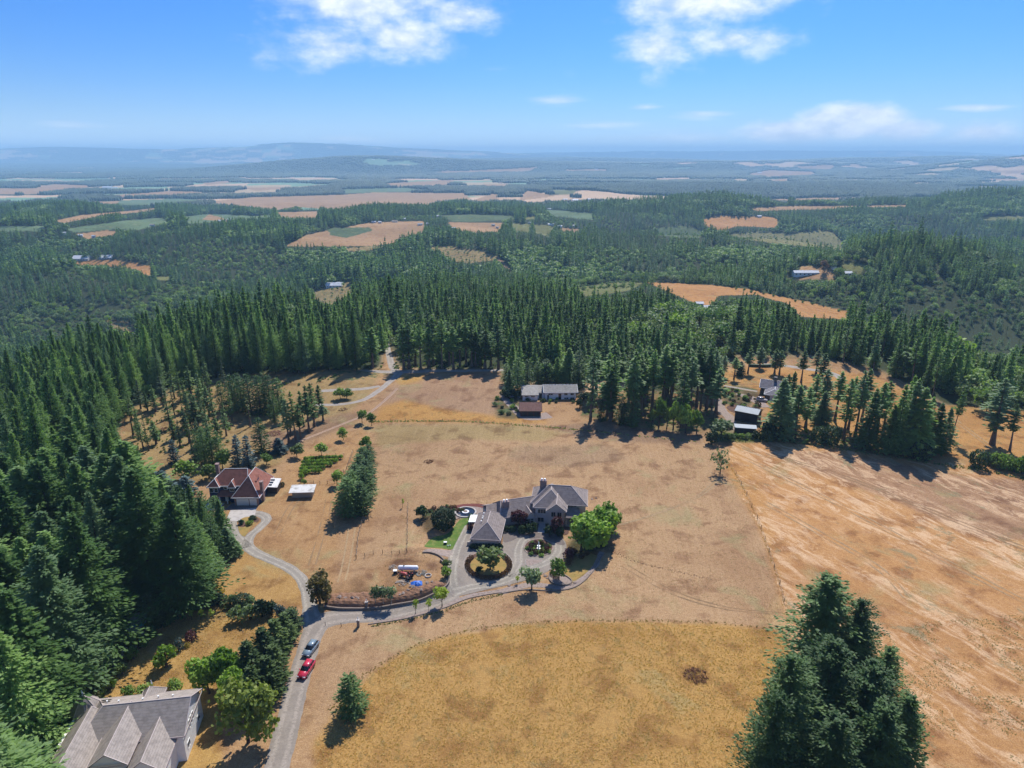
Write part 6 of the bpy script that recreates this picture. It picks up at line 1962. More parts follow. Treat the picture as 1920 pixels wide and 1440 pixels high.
def sheet(name, pxs, mat, lift, smooth=True, step=0.8, kind='structure', n=6, parent=None):
    """a patch of ground cover: the outline filled with a fine grid that follows the terrain"""
    P = world_poly(pxs, n, smooth)
    bm = bmesh.new()
    vs = [bm.verts.new((p.x, p.y, 0)) for p in P]
    try: bm.faces.new(vs)
    except ValueError: pass
    xs = [p.x for p in P]; ys = [p.y for p in P]
    for ax, lo, hi in ((0, min(xs), max(xs)), (1, min(ys), max(ys))):
        q = lo + step
        while q < hi:
            co = (q, 0, 0) if ax == 0 else (0, q, 0); no = (1, 0, 0) if ax == 0 else (0, 1, 0)
            bmesh.ops.bisect_plane(bm, geom=bm.verts[:] + bm.edges[:] + bm.faces[:], plane_co=co, plane_no=no)
            q += step
    for v in bm.verts: v.co.z = float(height(v.co.x, v.co.y)) + lift
    for f in bm.faces:
        if f.normal.z < 0: f.normal_flip()
    bm.normal_update()
    for f in bm.faces:
        if f.normal.z < 0: f.normal_flip()
    me = bpy.data.meshes.new(name); bm.to_mesh(me); bm.free(); me.materials.append(mat)
    a = me.attributes.new('across', 'FLOAT', 'POINT'); a.data.foreach_set('value', [0.5] * len(me.vertices))
    o = link(name, me, parent)
    if parent is None: o['kind'] = kind
    return o


def kerb(name, pxs, h=0.14, w=0.25, mat=None, closed=True, n=6, world_pts=None, base=-0.2, parent=None):
    P = world_pts or world_poly(pxs, n, True, closed)
    V, F = [], []
    m = len(P)
    for i, c in enumerate(P):
        a = P[(i - 1) % m] if closed or i else P[i]; b = P[(i + 1) % m] if closed or i < m - 1 else P[i]
        t = Vector((b.x - a.x, b.y - a.y, 0)); t = t.normalized() if t.length else Vector((1, 0, 0)); nr = Vector((-t.y, t.x, 0))
        z = float(height(c.x, c.y))
        for s_, zz in ((-1, base), (-1, h), (1, h), (1, base)):
            p = c + nr * s_ * w / 2; V.append((p.x, p.y, z + zz))
    for i in range(m if closed else m - 1):
        j = (i + 1) % m
        for k in range(4): F.append((i * 4 + k, i * 4 + (k + 1) % 4, j * 4 + (k + 1) % 4, j * 4 + k))
    if not closed: F += [(0, 1, 2, 3), (m * 4 - 1, m * 4 - 2, m * 4 - 3, m * 4 - 4)]
    me = bpy.data.meshes.new(name); me.from_pydata(V, [], F); me.materials.append(mat or M_KERB); me.update()
    bm = bmesh.new(); bm.from_mesh(me); bmesh.ops.recalc_face_normals(bm, faces=bm.faces); bm.to_mesh(me); bm.free()
    return link(name, me, parent)


ribbon('road', [(470, 1560, 4.9), (515, 1450, 4.9), (541, 1350, 4.9), (556, 1290, 4.9), (572, 1235, 5.0), (586, 1190, 5.4), (606, 1165, 6.4), (650, 1157, 5.2), (705, 1155, 4.6), (765, 1145, 4.4), (825, 1126, 4.6), (852, 1112, 5.2)], R_ASPH, 0.05)
ribbon('left_drive', [(592, 1178, 6.0), (583, 1150, 4.2), (577, 1115, 3.4), (565, 1086, 3.2), (543, 1066, 3.2), (512, 1051, 3.2), (482, 1038, 3.4), (464, 1022, 3.6), (470, 1004, 3.0), (486, 990, 3.0), (500, 974, 3.2), (488, 964, 3.4), (462, 963, 3.4), (436, 972, 3.4), (434, 990, 3.6), (446, 1008, 3.4), (466, 1026, 3.2)], R_GRAV, 0.042)
sheet('left_forecourt', [(424, 975), (434, 953), (482, 950), (478, 966), (444, 978)], B_CONC, 0.056, False)
sheet('left_apron', [(421, 956), (436, 944), (484, 948.2), (482, 952), (434, 957)], R_DARK, 0.062, False)
# the court in front of the main house
sheet('gravel_court', [(846, 1118), (838, 1092), (842, 1062), (846, 1044), (842, 1036), (862, 1012), (874, 985), (884, 975), (894, 982), (886, 1008), (884, 1024), (915, 1030), (938, 1030), (944, 1008), (950, 990), (985, 992), (1020, 996), (1050, 1006), (1062, 1022), (1058, 1046), (1040, 1064), (1005, 1082), (965, 1094), (920, 1104), (870, 1116)], R_ASPH, 0.058, True, 1.0)
ribbon('drive_lane', [(858, 1110, 3.4), (849, 1090, 3.4), (849, 1062, 3.4), (855, 1036, 3.2), (866, 1010, 3.0), (878, 986, 2.8)], R_GRAV, 0.066, cross=6)
ribbon('drive_lane', [(846, 1114, 3.6), (880, 1102, 3.6), (930, 1094, 3.6), (972, 1078, 3.6), (1003, 1064, 3.4), (1032, 1051, 3.2), (1047, 1032, 3.0), (1040, 1014, 3.0), (1010, 1006, 3.0), (982, 1012, 3.0), (972, 1032, 3.2), (971, 1056, 3.2), (955, 1082, 3.2)], R_GRAV, 0.074, cross=6)
sheet('paved_court', [(944, 1016), (948, 992), (985, 993), (1020, 997), (1048, 1006), (1059, 1020), (1050, 1022), (1020, 1012), (995, 1011), (990, 1004), (975, 1006), (960, 1014)], R_DARK, 0.082, True, 1.0)
sheet('side_drive', [(800, 1030), (846, 1032), (852, 1040), (846, 1046), (820, 1040), (795, 1036)], M_PINKG, 0.05)
sheet('front_walk', [(1008, 999), (1011, 977), (1022, 977), (1023, 1000)], B_CONC, 0.085, False)
sheet('lawn', [(797, 1022), (812, 1008), (840, 1000), (862, 975), (880, 965), (895, 966), (893, 975), (877, 982), (870, 992), (862, 1010), (853, 1029), (825, 1028), (800, 1026)], M_LAWN, 0.06)
sheet('garage_bed', [(875, 985), (880, 975), (891, 975), (885, 994), (875, 994)], M_BED, 0.09, False)
sheet('entrance_bed', [(946, 985), (958, 962), (990, 960), (1006, 976), (1005, 992), (975, 991), (950, 991)], M_BED, 0.075)
sheet('right_bed', [(1025, 995), (1027, 980), (1060, 978), (1066, 1000), (1050, 1003), (1030, 997)], M_BED, 0.075)
# oval bed
OV = [(915 + 46 * math.cos(a * math.pi / 8), 1058 + 28 * math.sin(a * math.pi / 8)) for a in range(16)]
OVI = [(916 + 34 * math.cos(a * math.pi / 8), 1060 + 19.5 * math.sin(a * math.pi / 8)) for a in range(16)]
sheet('oval_bed', OV, M_PINKG, 0.11); sheet('oval_mulch', [(916 + 42 * math.cos(a * math.pi / 8), 1059 + 25 * math.sin(a * math.pi / 8)) for a in range(16)], M_BED, 0.125)
sheet('oval_lawn', OVI, M_DRYL, 0.14)
tag(kerb('oval_kerb', OV, 0.17), None, None, None, 'structure')
RB = [(1010 + 27 * math.cos(a * math.pi / 8), 1027 + 15.5 * math.sin(a * math.pi / 8)) for a in range(16)]
sheet('round_bed', RB, M_BED, 0.12); tag(kerb('round_kerb', RB, 0.18, 0.35, M_PINKG), None, None, None, 'structure')
tag(kerb('court_kerb', [(988, 1048), (1018, 1052), (990, 1062)], 0.12, 0.2), None, None, None, 'structure')
sheet('court_island', [(988, 1048), (1018, 1052), (990, 1062)], M_PINKG, 0.10)
# terrace bed right of the court
TB = [(1030, 1078), (1040, 1072), (1060, 1080), (1072, 1090), (1065, 1097), (1045, 1097), (1032, 1090)]
sheet('terrace_bed', TB, M_PINKG, 0.12); tag(kerb('terrace_kerb', TB, 0.35, 0.3, M_WALLS), None, None, None, 'structure')
sheet('side_lawn', [(1062, 1078), (1080, 1052), (1110, 1040), (1122, 1048), (1108, 1066), (1085, 1084), (1068, 1090)], M_DRYL, 0.05)
ribbon('curved_path', [(1128, 1035, 1.6), (1115, 1062, 1.5), (1092, 1086, 1.5), (1060, 1102, 1.6), (1020, 1098, 2.0), (985, 1098, 2.4), (940, 1110, 2.4)], M_PINKG, 0.05)
tag(kerb('path_kerb', [(935, 1114), (985, 1106), (1040, 1108), (1080, 1100), (1108, 1076), (1130, 1040)], 0.2, 0.25, M_WALLS, False), None, None, None, 'structure')
ribbon('mulch_strip', [(700, 1166, 1.2), (760, 1158, 1.4), (830, 1138, 1.6), (880, 1118, 1.6), (940, 1108, 1.6)], M_PINKG, 0.04)
tag(kerb('road_kerb', [(690, 1171), (760, 1160), (830, 1141), (880, 1122), (940, 1111)], 0.16, 0.2, M_WALLS, False), None, None, None, 'structure')
# small bed in the left drive loop
sheet('loop_bed', [(448, 978), (460, 970), (480, 970), (484, 976), (470, 990), (458, 1006), (448, 996)], M_DRYL, 0.08)
for cx, cy, rx, ry in ((454, 983, 8, 6), (476, 975, 10, 5)):
    sheet('mulch_ring', [(cx + rx * math.cos(a), cy + ry * math.sin(a)) for a in np.arange(0, 6.28, .7)], M_BED, 0.10, n=3)
# far drives and tracks
ribbon('far_drive', [(590, 759, 3.2), (640, 758, 3.2), (680, 750, 3.2), (708, 734, 3.4), (730, 716, 3.6), (746, 700, 5.0), (736, 688, 4.5), (730, 668, 4.0), (724, 645, 4.0)], R_FAR, 0.07, cross=4)
ribbon('gravel_road', [(676, 694, 3.0), (720, 697, 5.0), (760, 697, 6.0), (820, 695, 5.0), (880, 695, 4.5), (945, 694, 4.0)], R_FAR, 0.075, cross=4)
ribbon('far_spur', [(602, 733, 4.0), (640, 731, 4.0), (680, 729, 4.0), (712, 724, 3.0)], R_FAR, 0.06, cross=4)
ribbon('dirt_track', [(560, 828, 1.8), (610, 808, 1.8), (650, 792, 1.8), (690, 775, 1.8), (720, 752, 1.8), (745, 728, 1.8)], R_DIRT, 0.045, cross=4)
ribbon('barn_track', [(1335, 722, 3.0), (1345, 745, 3.2), (1355, 770, 4.5), (1370, 785, 5.0), (1372, 806, 3.0)], M_PINKG, 0.06, cross=4)
ribbon('garden_drive', [(1358, 723, 2.2), (1385, 728, 2.2), (1420, 734, 2.4)], R_FAR, 0.065, cross=4)
ribbon('house_drive', [(1382, 738, 2.5), (1402, 744, 5.0), (1420, 752, 6.0), (1436, 764, 4.0)], M_PINKG, 0.07, cross=4)
ribbon('hill_track', [(1430, 683, 4.0), (1460, 684, 4.0), (1500, 690, 5.0), (1560, 700, 5.0), (1580, 715, 3.0)], R_FAR, 0.07, cross=4)
ribbon('house_path', [(940, 738, 2.0), (950, 750, 4.0), (965, 765, 5.0), (990, 783, 6.0), (1030, 778, 8.0)], M_PINKG, 0.05, cross=4)
sheet('slope_bed', [(1362, 764), (1378, 758), (1386, 770), (1376, 774)], M_BED, 0.06)
# earth bank below the tank yard
def bank():
    top = world_poly([(612, 1118), (640, 1112), (680, 1110), (720, 1112), (760, 1108), (800, 1098), (822, 1088)], 6, True, False)
    bot = world_poly([(606, 1138), (640, 1141), (690, 1141), (735, 1134), (780, 1127), (815, 1112), (838, 1096)], 6, True, False)
    V, F = [], []; m = 9
    for i, (a, b) in enumerate(zip(top, bot)):
        for k in range(m):
            q = k / (m - 1); p = a.lerp(b, q)
            z = float(height(p.x, p.y)) + 0.03 + 0.95 * (math.sin(min(1, q * 3.0) * math.pi / 2) * (1 - sstep(.80, 1.0, q))) * float(sstep(0, 4, i) * sstep(0, 4, len(top) - 1 - i)) + .12 * math.sin(i * 2.1 + k)
            V.append((p.x, p.y, float(z) - (0.15 if k in (0, m - 1) else 0)))
    for i in range(len(top) - 1):
        for k in range(m - 1): F.append((i * m + k, i * m + k + 1, (i + 1) * m + k + 1, (i + 1) * m + k))
    me = bpy.data.meshes.new('earth_bank'); me.from_pydata(V, [], F); me.materials.append(M_EARTH); me.update()
    o = link('earth_bank', me); o['kind'] = 'structure'


bank()
w = kerb('retaining_wall', [(608, 1139), (640, 1143), (690, 1143), (735, 1137), (780, 1129), (816, 1114), (838, 1099), (842, 1085), (836, 1062), (826, 1052)], 0.55, 0.35, M_WALLS, False)
tag(w, 'low dark retaining wall curving round the earth bank beside the drive', 'wall')
w = kerb('timber_edging', [(792, 1037), (806, 1037), (822, 1042), (832, 1050), (838, 1058)], 0.4, 0.3, M_WALLS, False)
tag(w, 'low timber edging curling above the tank yard', 'edging')
ring = kerb('ring_pool', None, 0.32, 0.45, B_CONC, True, world_pts=[gv(873, 961) + Vector((3.0 * math.cos(a), 3.0 * math.sin(a), 0)) for a in np.arange(0, 6.28, .26)])
tag(ring, 'white ring shaped pond with a dark centre beside the lawn', 'pond')
c0 = gv(873, 961)
V, F = cyl(c0.x, c0.y, c0.z - .1, c0.z + .1, 2.7, 24); pmesh('dark_water', V, F, B_GLASS, ring)
V, F = joing([cyl(c0.x, c0.y, c0.z + .1, c0.z + .42, 1.05, 20)]); pmesh('inner_ring', V, F, B_TRIM, ring)
V, F = joing([cyl(c0.x, c0.y, c0.z + .42, c0.z + .5, .6, 16)]); pmesh('centre', V, F, M_ROCK, ring)
sheet('pond_surround', [(845, 958), (865, 949), (900, 948), (920, 956), (915, 966), (890, 968), (862, 972), (848, 968)], M_PINKG, 0.045)
sheet('pond_bed', [(842, 953), (865, 946), (900, 945), (924, 952), (918, 955), (890, 950), (862, 951), (848, 960)], plain('red_bark', (0.17, 0.06, 0.05), 0.95, 0.1, 0.4, 2), 0.07)


# ------------------------------------------------------------------ cars
def tube(pts, r, n=6):
    V, F = [], []
    for i, p in enumerate(pts):
        p = Vector(p); a = Vector(pts[max(i - 1, 0)]); b = Vector(pts[min(i + 1, len(pts) - 1)])
        t = (b - a).normalized(); s_ = t.cross(Vector((0, 0, 1)))
        if s_.length < .01: s_ = Vector((1, 0, 0))
        s_.normalize(); u = s_.cross(t)
        for k in range(n):
            q = k * 2 * math.pi / n; V.append(tuple(p + (s_ * math.cos(q) + u * math.sin(q)) * r))
    for i in range(len(pts) - 1):
        for k in range(n): F.append((i * n + k, i * n + (k + 1) % n, (i + 1) * n + (k + 1) % n, (i + 1) * n + k))
    F += [tuple(range(n - 1, -1, -1)), tuple(range((len(pts) - 1) * n, len(pts) * n))]
    return V, F


def loft(secs, mat, name, parent, bevel=0.06):
    """closed body from cross sections: each a list of (x, z) at a given y"""
    V, F = [], []; m = len(secs[0][1])
    for y, s_ in secs:
        for x, z in s_: V.append((x, y, z))
    for i in range(len(secs) - 1):
        for k in range(m): F.append((i * m + k, i * m + (k + 1) % m, (i + 1) * m + (k + 1) % m, (i + 1) * m + k))
    F += [tuple(range(m - 1, -1, -1)), tuple(range((len(secs) - 1) * m, len(secs) * m))]
    me = bpy.data.meshes.new(name); me.from_pydata(V, [], F); me.materials.append(mat)
    bm = bmesh.new(); bm.from_mesh(me); bmesh.ops.recalc_face_normals(bm, faces=bm.faces)
    if bevel:
        bmesh.ops.bevel(bm, geom=[e for e in bm.edges if e.calc_face_angle(0) > .6], offset=bevel, segments=2, affect='EDGES')
    for f in bm.faces: f.smooth = True
    bm.to_mesh(me); bm.free(); me.update()
    return link(name, me, parent)


def paint(name, c):
    m, nt, out = newmat(name)
    n = nt.noise(nt.node('ShaderNodeTexCoord').outputs['Object'], 3, 3)
    b = bsdf(nt, out, nt.mix(nt.mrange(n, .3, .8, 0, .25), col4(c), col4(tuple(k * .8 for k in c))), 0.28, 0.5)
    b.inputs['Coat Weight'].default_value = 0.6
    return m


M_TYRE = plain('tyre_rubber', (0.02, 0.02, 0.02), 0.85, 0.2, 0.05)
M_RIM = plain('alloy_rim', (0.45, 0.45, 0.46), 0.35, 0.5, 0.05, metal=0.7)
M_LAMPF = plain('clear_lamp', (0.7, 0.7, 0.7), 0.15, 0.6, 0.02)
M_LAMPR = plain('red_lamp', (0.4, 0.01, 0.01), 0.2, 0.6, 0.02)


def suv(px, py, rot, color, label, L=4.6, Wd=1.85, Ht=1.72, group=None):
    p = gv(px, py)
    e = root('parked_car', (p.x, p.y, p.z + 0.06), rot, label, 'car', group)
    m = paint('car_paint', color)
    h = Wd / 2; k = L / 4.6

    def sec(w, zb, zt): return [(-w, zb), (w, zb), (w, zt * .72 + zb * .28), (w * .96, zt), (-w * .96, zt), (-w, zt * .72 + zb * .28)]
    body = loft([(-2.3 * k, sec(h * .86, .38, .72)), (-2.18 * k, sec(h * .95, .28, .92)), (-1.2 * k, sec(h, .25, 1.05)), (-.7 * k, sec(h, .25, 1.08)), (1.6 * k, sec(h, .25, 1.10)), (2.15 * k, sec(h * .97, .28, 1.06)), (2.3 * k, sec(h * .92, .40, .95))], m, 'body', e)
    glass = loft([(-1.02 * k, [(-h * .86, 1.0), (h * .86, 1.0), (h * .84, 1.06), (-h * .84, 1.06)]), (-.35 * k, [(-h * .90, 1.0), (h * .90, 1.0), (h * .74, Ht - .09), (-h * .74, Ht - .09)]),
                  (1.55 * k, [(-h * .90, 1.0), (h * .90, 1.0), (h * .73, Ht - .10), (-h * .73, Ht - .10)]), (2.1 * k, [(-h * .88, 1.0), (h * .88, 1.0), (h * .78, 1.22), (-h * .78, 1.22)])], B_GLASS, 'windows', e, 0.03)
    roof = loft([(-.38 * k, [(-h * .70, Ht - .10), (h * .70, Ht - .10), (h * .66, Ht - .03), (-h * .66, Ht - .03)]), (.4 * k, [(-h * .77, Ht - .12), (h * .77, Ht - .12), (h * .70, Ht), (-h * .70, Ht)]),
                 (1.68 * k, [(-h * .76, Ht - .12), (h * .76, Ht - .12), (h * .68, Ht - .02), (-h * .68, Ht - .02)])], m, 'roof', e, 0.03)
    for s_ in (-1, 1):
        V, F = tube([(s_ * h * .62, -.15 * k, Ht - .03), (s_ * h * .62, 0, Ht + .06), (s_ * h * .62, 1.35 * k, Ht + .06), (s_ * h * .62, 1.5 * k, Ht - .03)], .025)
        pmesh('roof_rail', V, F, M_TYRE, e)
        V, F = boxg(s_ * h * .72 - .22, -2.31 * k, .66, s_ * h * .72 + .22, -2.16 * k, .84); pmesh('headlight', V, F, M_LAMPF, e)
        V, F = boxg(s_ * h * .82 - .12, 2.2 * k, .72, s_ * h * .82 + .12, 2.32 * k, 1.0); pmesh('tail_light', V, F, M_LAMPR, e)
        V, F = boxg(s_ * (h + .08) - .11, -.78 * k, 1.02, s_ * (h + .08) + .11, -.62 * k, 1.18); pmesh('mirror', V, F, m, e)
        for y in (.0, .85 * k):   # window pillars
            V, F = tube([(s_ * h * .915, y, 1.02), (s_ * h * .765, y + .03, Ht - .08)], .05, 4); pmesh('pillar', V, F, m, e)
        for y in (-1.42 * k, 1.38 * k):
            w = bpy.data.objects.new('wheel', wheel_mesh()); COL.objects.link(w); w.parent = e; w.location = (s_ * (h - .10), y, .34); w.scale = (s_, 1, 1)
            q = bpy.data.objects.new('rim', rim_mesh()); COL.objects.link(q); q.parent = w
    V, F = boxg(-.26, -2.36 * k, .42, .26, -2.27 * k, .62); pmesh('grille', V, F, M_TYRE, e)
    return e


_WM = {}


def wheel_mesh():
    if 'w' not in _WM:
        n = 20; V, F = [], []
        prof = [(-.10, .20), (-.11, .31), (-.07, .345), (.07, .345), (.11, .31), (.10, .20)]
        for i in range(n):
            a = i * 2 * math.pi / n
            for x, r_ in prof: V.append((x, r_ * math.cos(a), r_ * math.sin(a)))
        m = len(prof)
        for i in range(n):
            for k in range(m): F.append((i * m + k, i * m + (k + 1) % m, ((i + 1) % n) * m + (k + 1) % m, ((i + 1) % n) * m + k))
        me = bpy.data.meshes.new('wheel'); me.from_pydata(V, [], F); me.materials.append(M_TYRE); me.update(); _WM['w'] = me
    return _WM['w']


def rim_mesh():
    if 'r' not in _WM:
        n = 16; V = [(.095, .2 * math.cos(i * 6.2832 / n), .2 * math.sin(i * 6.2832 / n)) for i in range(n)] + [(-.05, .2 * math.cos(i * 6.2832 / n), .2 * math.sin(i * 6.2832 / n)) for i in range(n)]
        F = [tuple(range(n)), tuple(range(2 * n - 1, n - 1, -1))] + [(i, i + n, (i + 1) % n + n, (i + 1) % n) for i in range(n)]
        me = bpy.data.meshes.new('rim'); me.from_pydata(V, [], F); me.materials.append(M_RIM); me.update(); _WM['r'] = me
    return _WM['r']


suv(583, 1221, math.radians(-14), (0.20, 0.27, 0.32), 'blue grey estate car parked on the road behind the red one')
suv(575, 1260, math.radians(-11), (0.55, 0.03, 0.06), 'red estate car parked on the road nearest the camera', 4.8, 1.9, 1.78)
suv(966, 747, math.radians(80), (0.10, 0.10, 0.11), 'dark car parked at the left corner of the white house')
suv(1428, 752, math.radians(60), (0.55, 0.5, 0.5), 'pale car parked in front of the weathered grey house')


# ------------------------------------------------------------------ fences
def fence(pxs, label, gap=3.0, h=1.2, rails=3, post=0.07, group=None):
    P = [gv(*p) for p in pxs]
    e = root('wire_fence', tuple(P[0]), 0, label, 'fence', group)
    o0 = P[0]; pts = []
    for a, b in zip(P[:-1], P[1:]):
        n = max(1, int(round((b - a).length / gap)))
        for i in range(n): pts.append(a.lerp(b, i / n))
    pts.append(P[-1])
    V, F = cyl(0, 0, -.3, h, post, 6)
    me = bpy.data.meshes.new('post'); me.from_pydata(V, [], F); me.materials.append(M_POST); me.update()
    top = []
    for p in pts:
        z = float(height(p.x, p.y)); q = Vector((p.x, p.y, z)) - o0
        k = link('post', me, e); k.location = q; k.rotation_euler = (PR.normal() * .03, PR.normal() * .03, 0); top.append(q)
    for j in range(rails):
        V, F = tube([q + Vector((0, 0, h * (.35 + .28 * j))) for q in top], .014, 3)
        pmesh('wire', V, F, M_WIRE, e)
    return e


fence([(668, 1048), (672, 1005), (683, 968)], 'wire fence running down from the tapering conifer hedge')
fence([(668, 1048), (700, 1040), (735, 1040), (763, 1036)], 'short wire fence between the two long fence lines', 2.2)
fence([(763, 1036), (764, 990), (765, 948)], 'straight wire fence at the edge of the lawn strip')
fence([(564, 906), (572, 880), (583, 858), (645, 855)], 'wire fence round the back of the vine plot', 2.5)
fence([(564, 906), (600, 908), (628, 906), (650, 880), (662, 848)], 'wire fence in front of the vine plot', 2.5)
fence([(1364, 868), (1380, 890), (1400, 928), (1420, 972), (1442, 1035), (1462, 1095), (1470, 1130)], 'old field fence dividing the mown field from the streaked one', 6)
fence([(704, 790), (760, 789), (830, 789), (900, 791), (980, 797), (1060, 803), (1150, 812)], 'low fence along the top of the mown field', 6, 1.0, 2)
fence([(610, 1173), (640, 1175), (672, 1174)], 'few fence posts beside the road junction', 5, 1.0, 1)


def grass_edge(pxs, w, mat, h=.25, name='grass_strip'):
    """a ragged raised strip of uncut grass"""
    P = world_poly(pxs, 10, True, False); r_ = np.random.RandomState(len(pxs)); pts, dr = [], []
    for p in P:
        for _ in range(7): pts.append((p.x + r_.normal() * w, p.y + r_.normal() * w * .8))
    pts = np.array(pts); z = height(pts[:, 0], pts[:, 1])
    P3 = np.stack([pts[:, 0], pts[:, 1], z + h * .4], 1)
    D = r_.normal(size=P3.shape) * .5 + np.array([0, 0, 1])
    V, F = sprays(P3, D, r_.uniform(.5, 1.2, len(P3)) * h * 2, r_.uniform(.5, 1.2, len(P3)) * h * 2, r_)
    me = mesh_np(name, V, F, [mat]); o = link(name, me); o['kind'] = 'stuff'; o['label'] = 'ragged strip of uncut dry grass'
    return o


M_DRYG = foliage('dry_grass_blades', (0.42, 0.27, 0.09), (0.62, 0.43, 0.16), 0.45, 0.3, 1.0, (0.16, 0.16, 0.06))
M_GRNG = foliage('weed_blades', (0.12, 0.15, 0.05), (0.28, 0.30, 0.11), 0.35, 0.3, 1.0)
grass_edge([(1364, 868), (1380, 890), (1400, 928), (1420, 972), (1442, 1035), (1462, 1095), (1480, 1170)], .35, M_DRYG, .14)
grass_edge([(704, 791), (760, 790), (830, 790), (900, 792), (980, 798), (1060, 804), (1150, 813), (1300, 828)], .6, M_GRNG, .35)
grass_edge([(620, 1330), (690, 1262), (780, 1210), (870, 1184), (960, 1171), (1080, 1165), (1200, 1164), (1330, 1167), (1465, 1180)], .35, M_DRYG, .18)
grass_edge([(1140, 1030), (1190, 1052), (1250, 1068), (1330, 1085)], .35, plain('brown_stubble', (0.13, 0.06, 0.04)), .12)
grass_edge([(700, 1174), (760, 1163), (830, 1146), (880, 1128), (940, 1115)], .3, M_GRNG, .2)
grass_edge([(1350, 822), (1390, 826), (1450, 826), (1520, 834), (1600, 846), (1740, 868), (1830, 880), (1930, 900)], .8, M_GRNG, .4)


# tufts of the tall golden grass and weeds in the right field: real blades, nobody could count them
def tufts(name, label, poly, n, mat, size, seed, thresh=.5, scale=9.):
    r_ = np.random.RandomState(seed); p = np.array(poly); X, Y = [], []
    c = [gv(*q) for q in poly]; xs = [q.x for q in c]; ys = [q.y for q in c]
    x = r_.uniform(min(xs), max(xs), n * 3); y = r_.uniform(min(ys), max(ys), n * 3); z = height(x, y)
    px, py, d = proj(x, y, z)
    ok = inpoly(px, py, poly) & (fbm(x / scale, y / scale, seed, 3) > thresh)
    x, y, z = x[ok][:n], y[ok][:n], z[ok][:n]
    P3 = np.repeat(np.stack([x, y, z], 1), 3, 0) + r_.normal(size=(len(x) * 3, 3)) * np.array([size * .5, size * .5, 0]); P3[:, 2] += size * .35
    D = r_.normal(size=P3.shape) * .6 + np.array([0, 0, .8])
    L = r_.uniform(.6, 1.3, len(P3)) * size
    V, F = sprays(P3, D, L, L * .6, r_)
    o = link(name, mesh_np(name, V, F, [mat])); o['kind'] = 'stuff'; o['label'] = label


tufts('golden_grass', 'tall golden dry grass of the lower field', [(600, 1400), (690, 1262), (780, 1210), (960, 1174), (1200, 1167), (1465, 1184), (1490, 1240), (1530, 1440), (600, 1440)], 16000, M_DRYG, .22, 41, .30, 6.)
tufts('green_weeds', 'grey green weeds in the right hand field', [(1580, 1180), (1925, 1150), (1925, 1440), (1760, 1440), (1660, 1260)], 3000, M_GRNG, .17, 43, .54, 5.)
tufts('field_weeds', 'sparse dry weeds over the mown field', [(720, 830), (1370, 840), (1460, 1110), (1460, 1165), (960, 1165), (700, 1200), (720, 1000)], 9000, M_DRYG, .16, 44, .35, 12.)
tufts('yard_grass', 'dry golden grass of the lower left yard', [(215, 1290), (260, 1200), (340, 1150), (430, 1130), (540, 1150), (520, 1250), (420, 1290)], 4000, M_DRYG, .18, 45, .3, 5.)

# faint wheel lines through the dry grass
R_TRK = plain('flattened_grass', (0.27, 0.175, 0.095), 0.95, 0.05, 0.3, 1.0); R_TRK2 = plain('worn_dusty_line', (0.34, 0.235, 0.13), 0.95, 0.05, 0.3, 1.0)
TR = [([(520, 1000), (540, 960), (560, 930), (566, 905)], 0), ([(585, 1060), (600, 1010), (612, 960), (620, 915)], 0), ([(640, 1090), (652, 1040), (660, 990)], 1), 
      ([(1160, 985), (1240, 960), (1310, 930), (1350, 895)], 1), ([(1170, 1060), (1260, 1110), (1360, 1140), (1460, 1150)], 0), 
      ([(1400, 860), (1480, 900), (1600, 960), (1750, 1040), (1925, 1130)], 1), ([(1440, 850), (1600, 900), (1800, 980), (1925, 1030)], 0), ([(1430, 940), (1520, 990), (1640, 1060), (1700, 1120)], 1),
      ([(1360, 720), (1440, 722), (1500, 735), (1560, 760), (1600, 790)], 0), ([(1400, 705), (1450, 712), (1480, 722), (1440, 735), (1380, 728)], 1), ([(1660, 700), (1740, 750), (1820, 810), (1900, 870)], 1)]
for P_, k_ in TR:
    for off in (-.85, .85):
        Q_ = catmull([(ground(*q)[0] + off, ground(*q)[1] + off * .3, 0) for q in P_], 14)
        V, F = [], []
        for i, c in enumerate(Q_):
            a, b = Q_[max(i - 1, 0)], Q_[min(i + 1, len(Q_) - 1)]; t = (b - a).normalized(); nr = Vector((-t.y, t.x, 0))
            w = .22 * sstep(.30, .62, fbm(c.x / 5., c.y / 5., 7, 3)) + .03
            for s_ in (-1, 1):
                p = c + nr * s_ * w; V.append((p.x, p.y, float(height(p.x, p.y)) + .035 + .002 * k_))
        for i in range(len(Q_) - 1): F.append((2 * i, 2 * i + 1, 2 * i + 3, 2 * i + 2))
        me = bpy.data.meshes.new('wheel_track'); me.from_pydata(V, [], F); me.materials.append((R_TRK, R_TRK2)[k_]); me.update()
        link('wheel_track', me)['kind'] = 'structure'

# ------------------------------------------------------------------ the tank yard
def lump(name, px, py, r0, h, mat, label, cat, seed=0, n=60, stick=.9, group=None):
    """pile of brush or rubble: many short bars thrown in a heap"""
    r_ = np.random.RandomState(seed); p = gv(px, py); parts = []
    for i in range(n):
        a, q = r_.uniform(0, 6.28), math.sqrt(r_.rand()) * r0
        z = h * (1 - q / r0) * r_.rand() + .06
        c = Vector((math.cos(a) * q, math.sin(a) * q, z)); d = Vector((r_.normal(), r_.normal(), r_.normal() * .35)).normalized() * stick * r_.uniform(.4, 1)
        parts.append(bar(c - d / 2, c + d / 2, r_.uniform(.05, .14)))
    V, F = joing(parts)
    o = pmesh(name, V, F, mat, None); o.location = p
    return tag(o, label, cat, group)


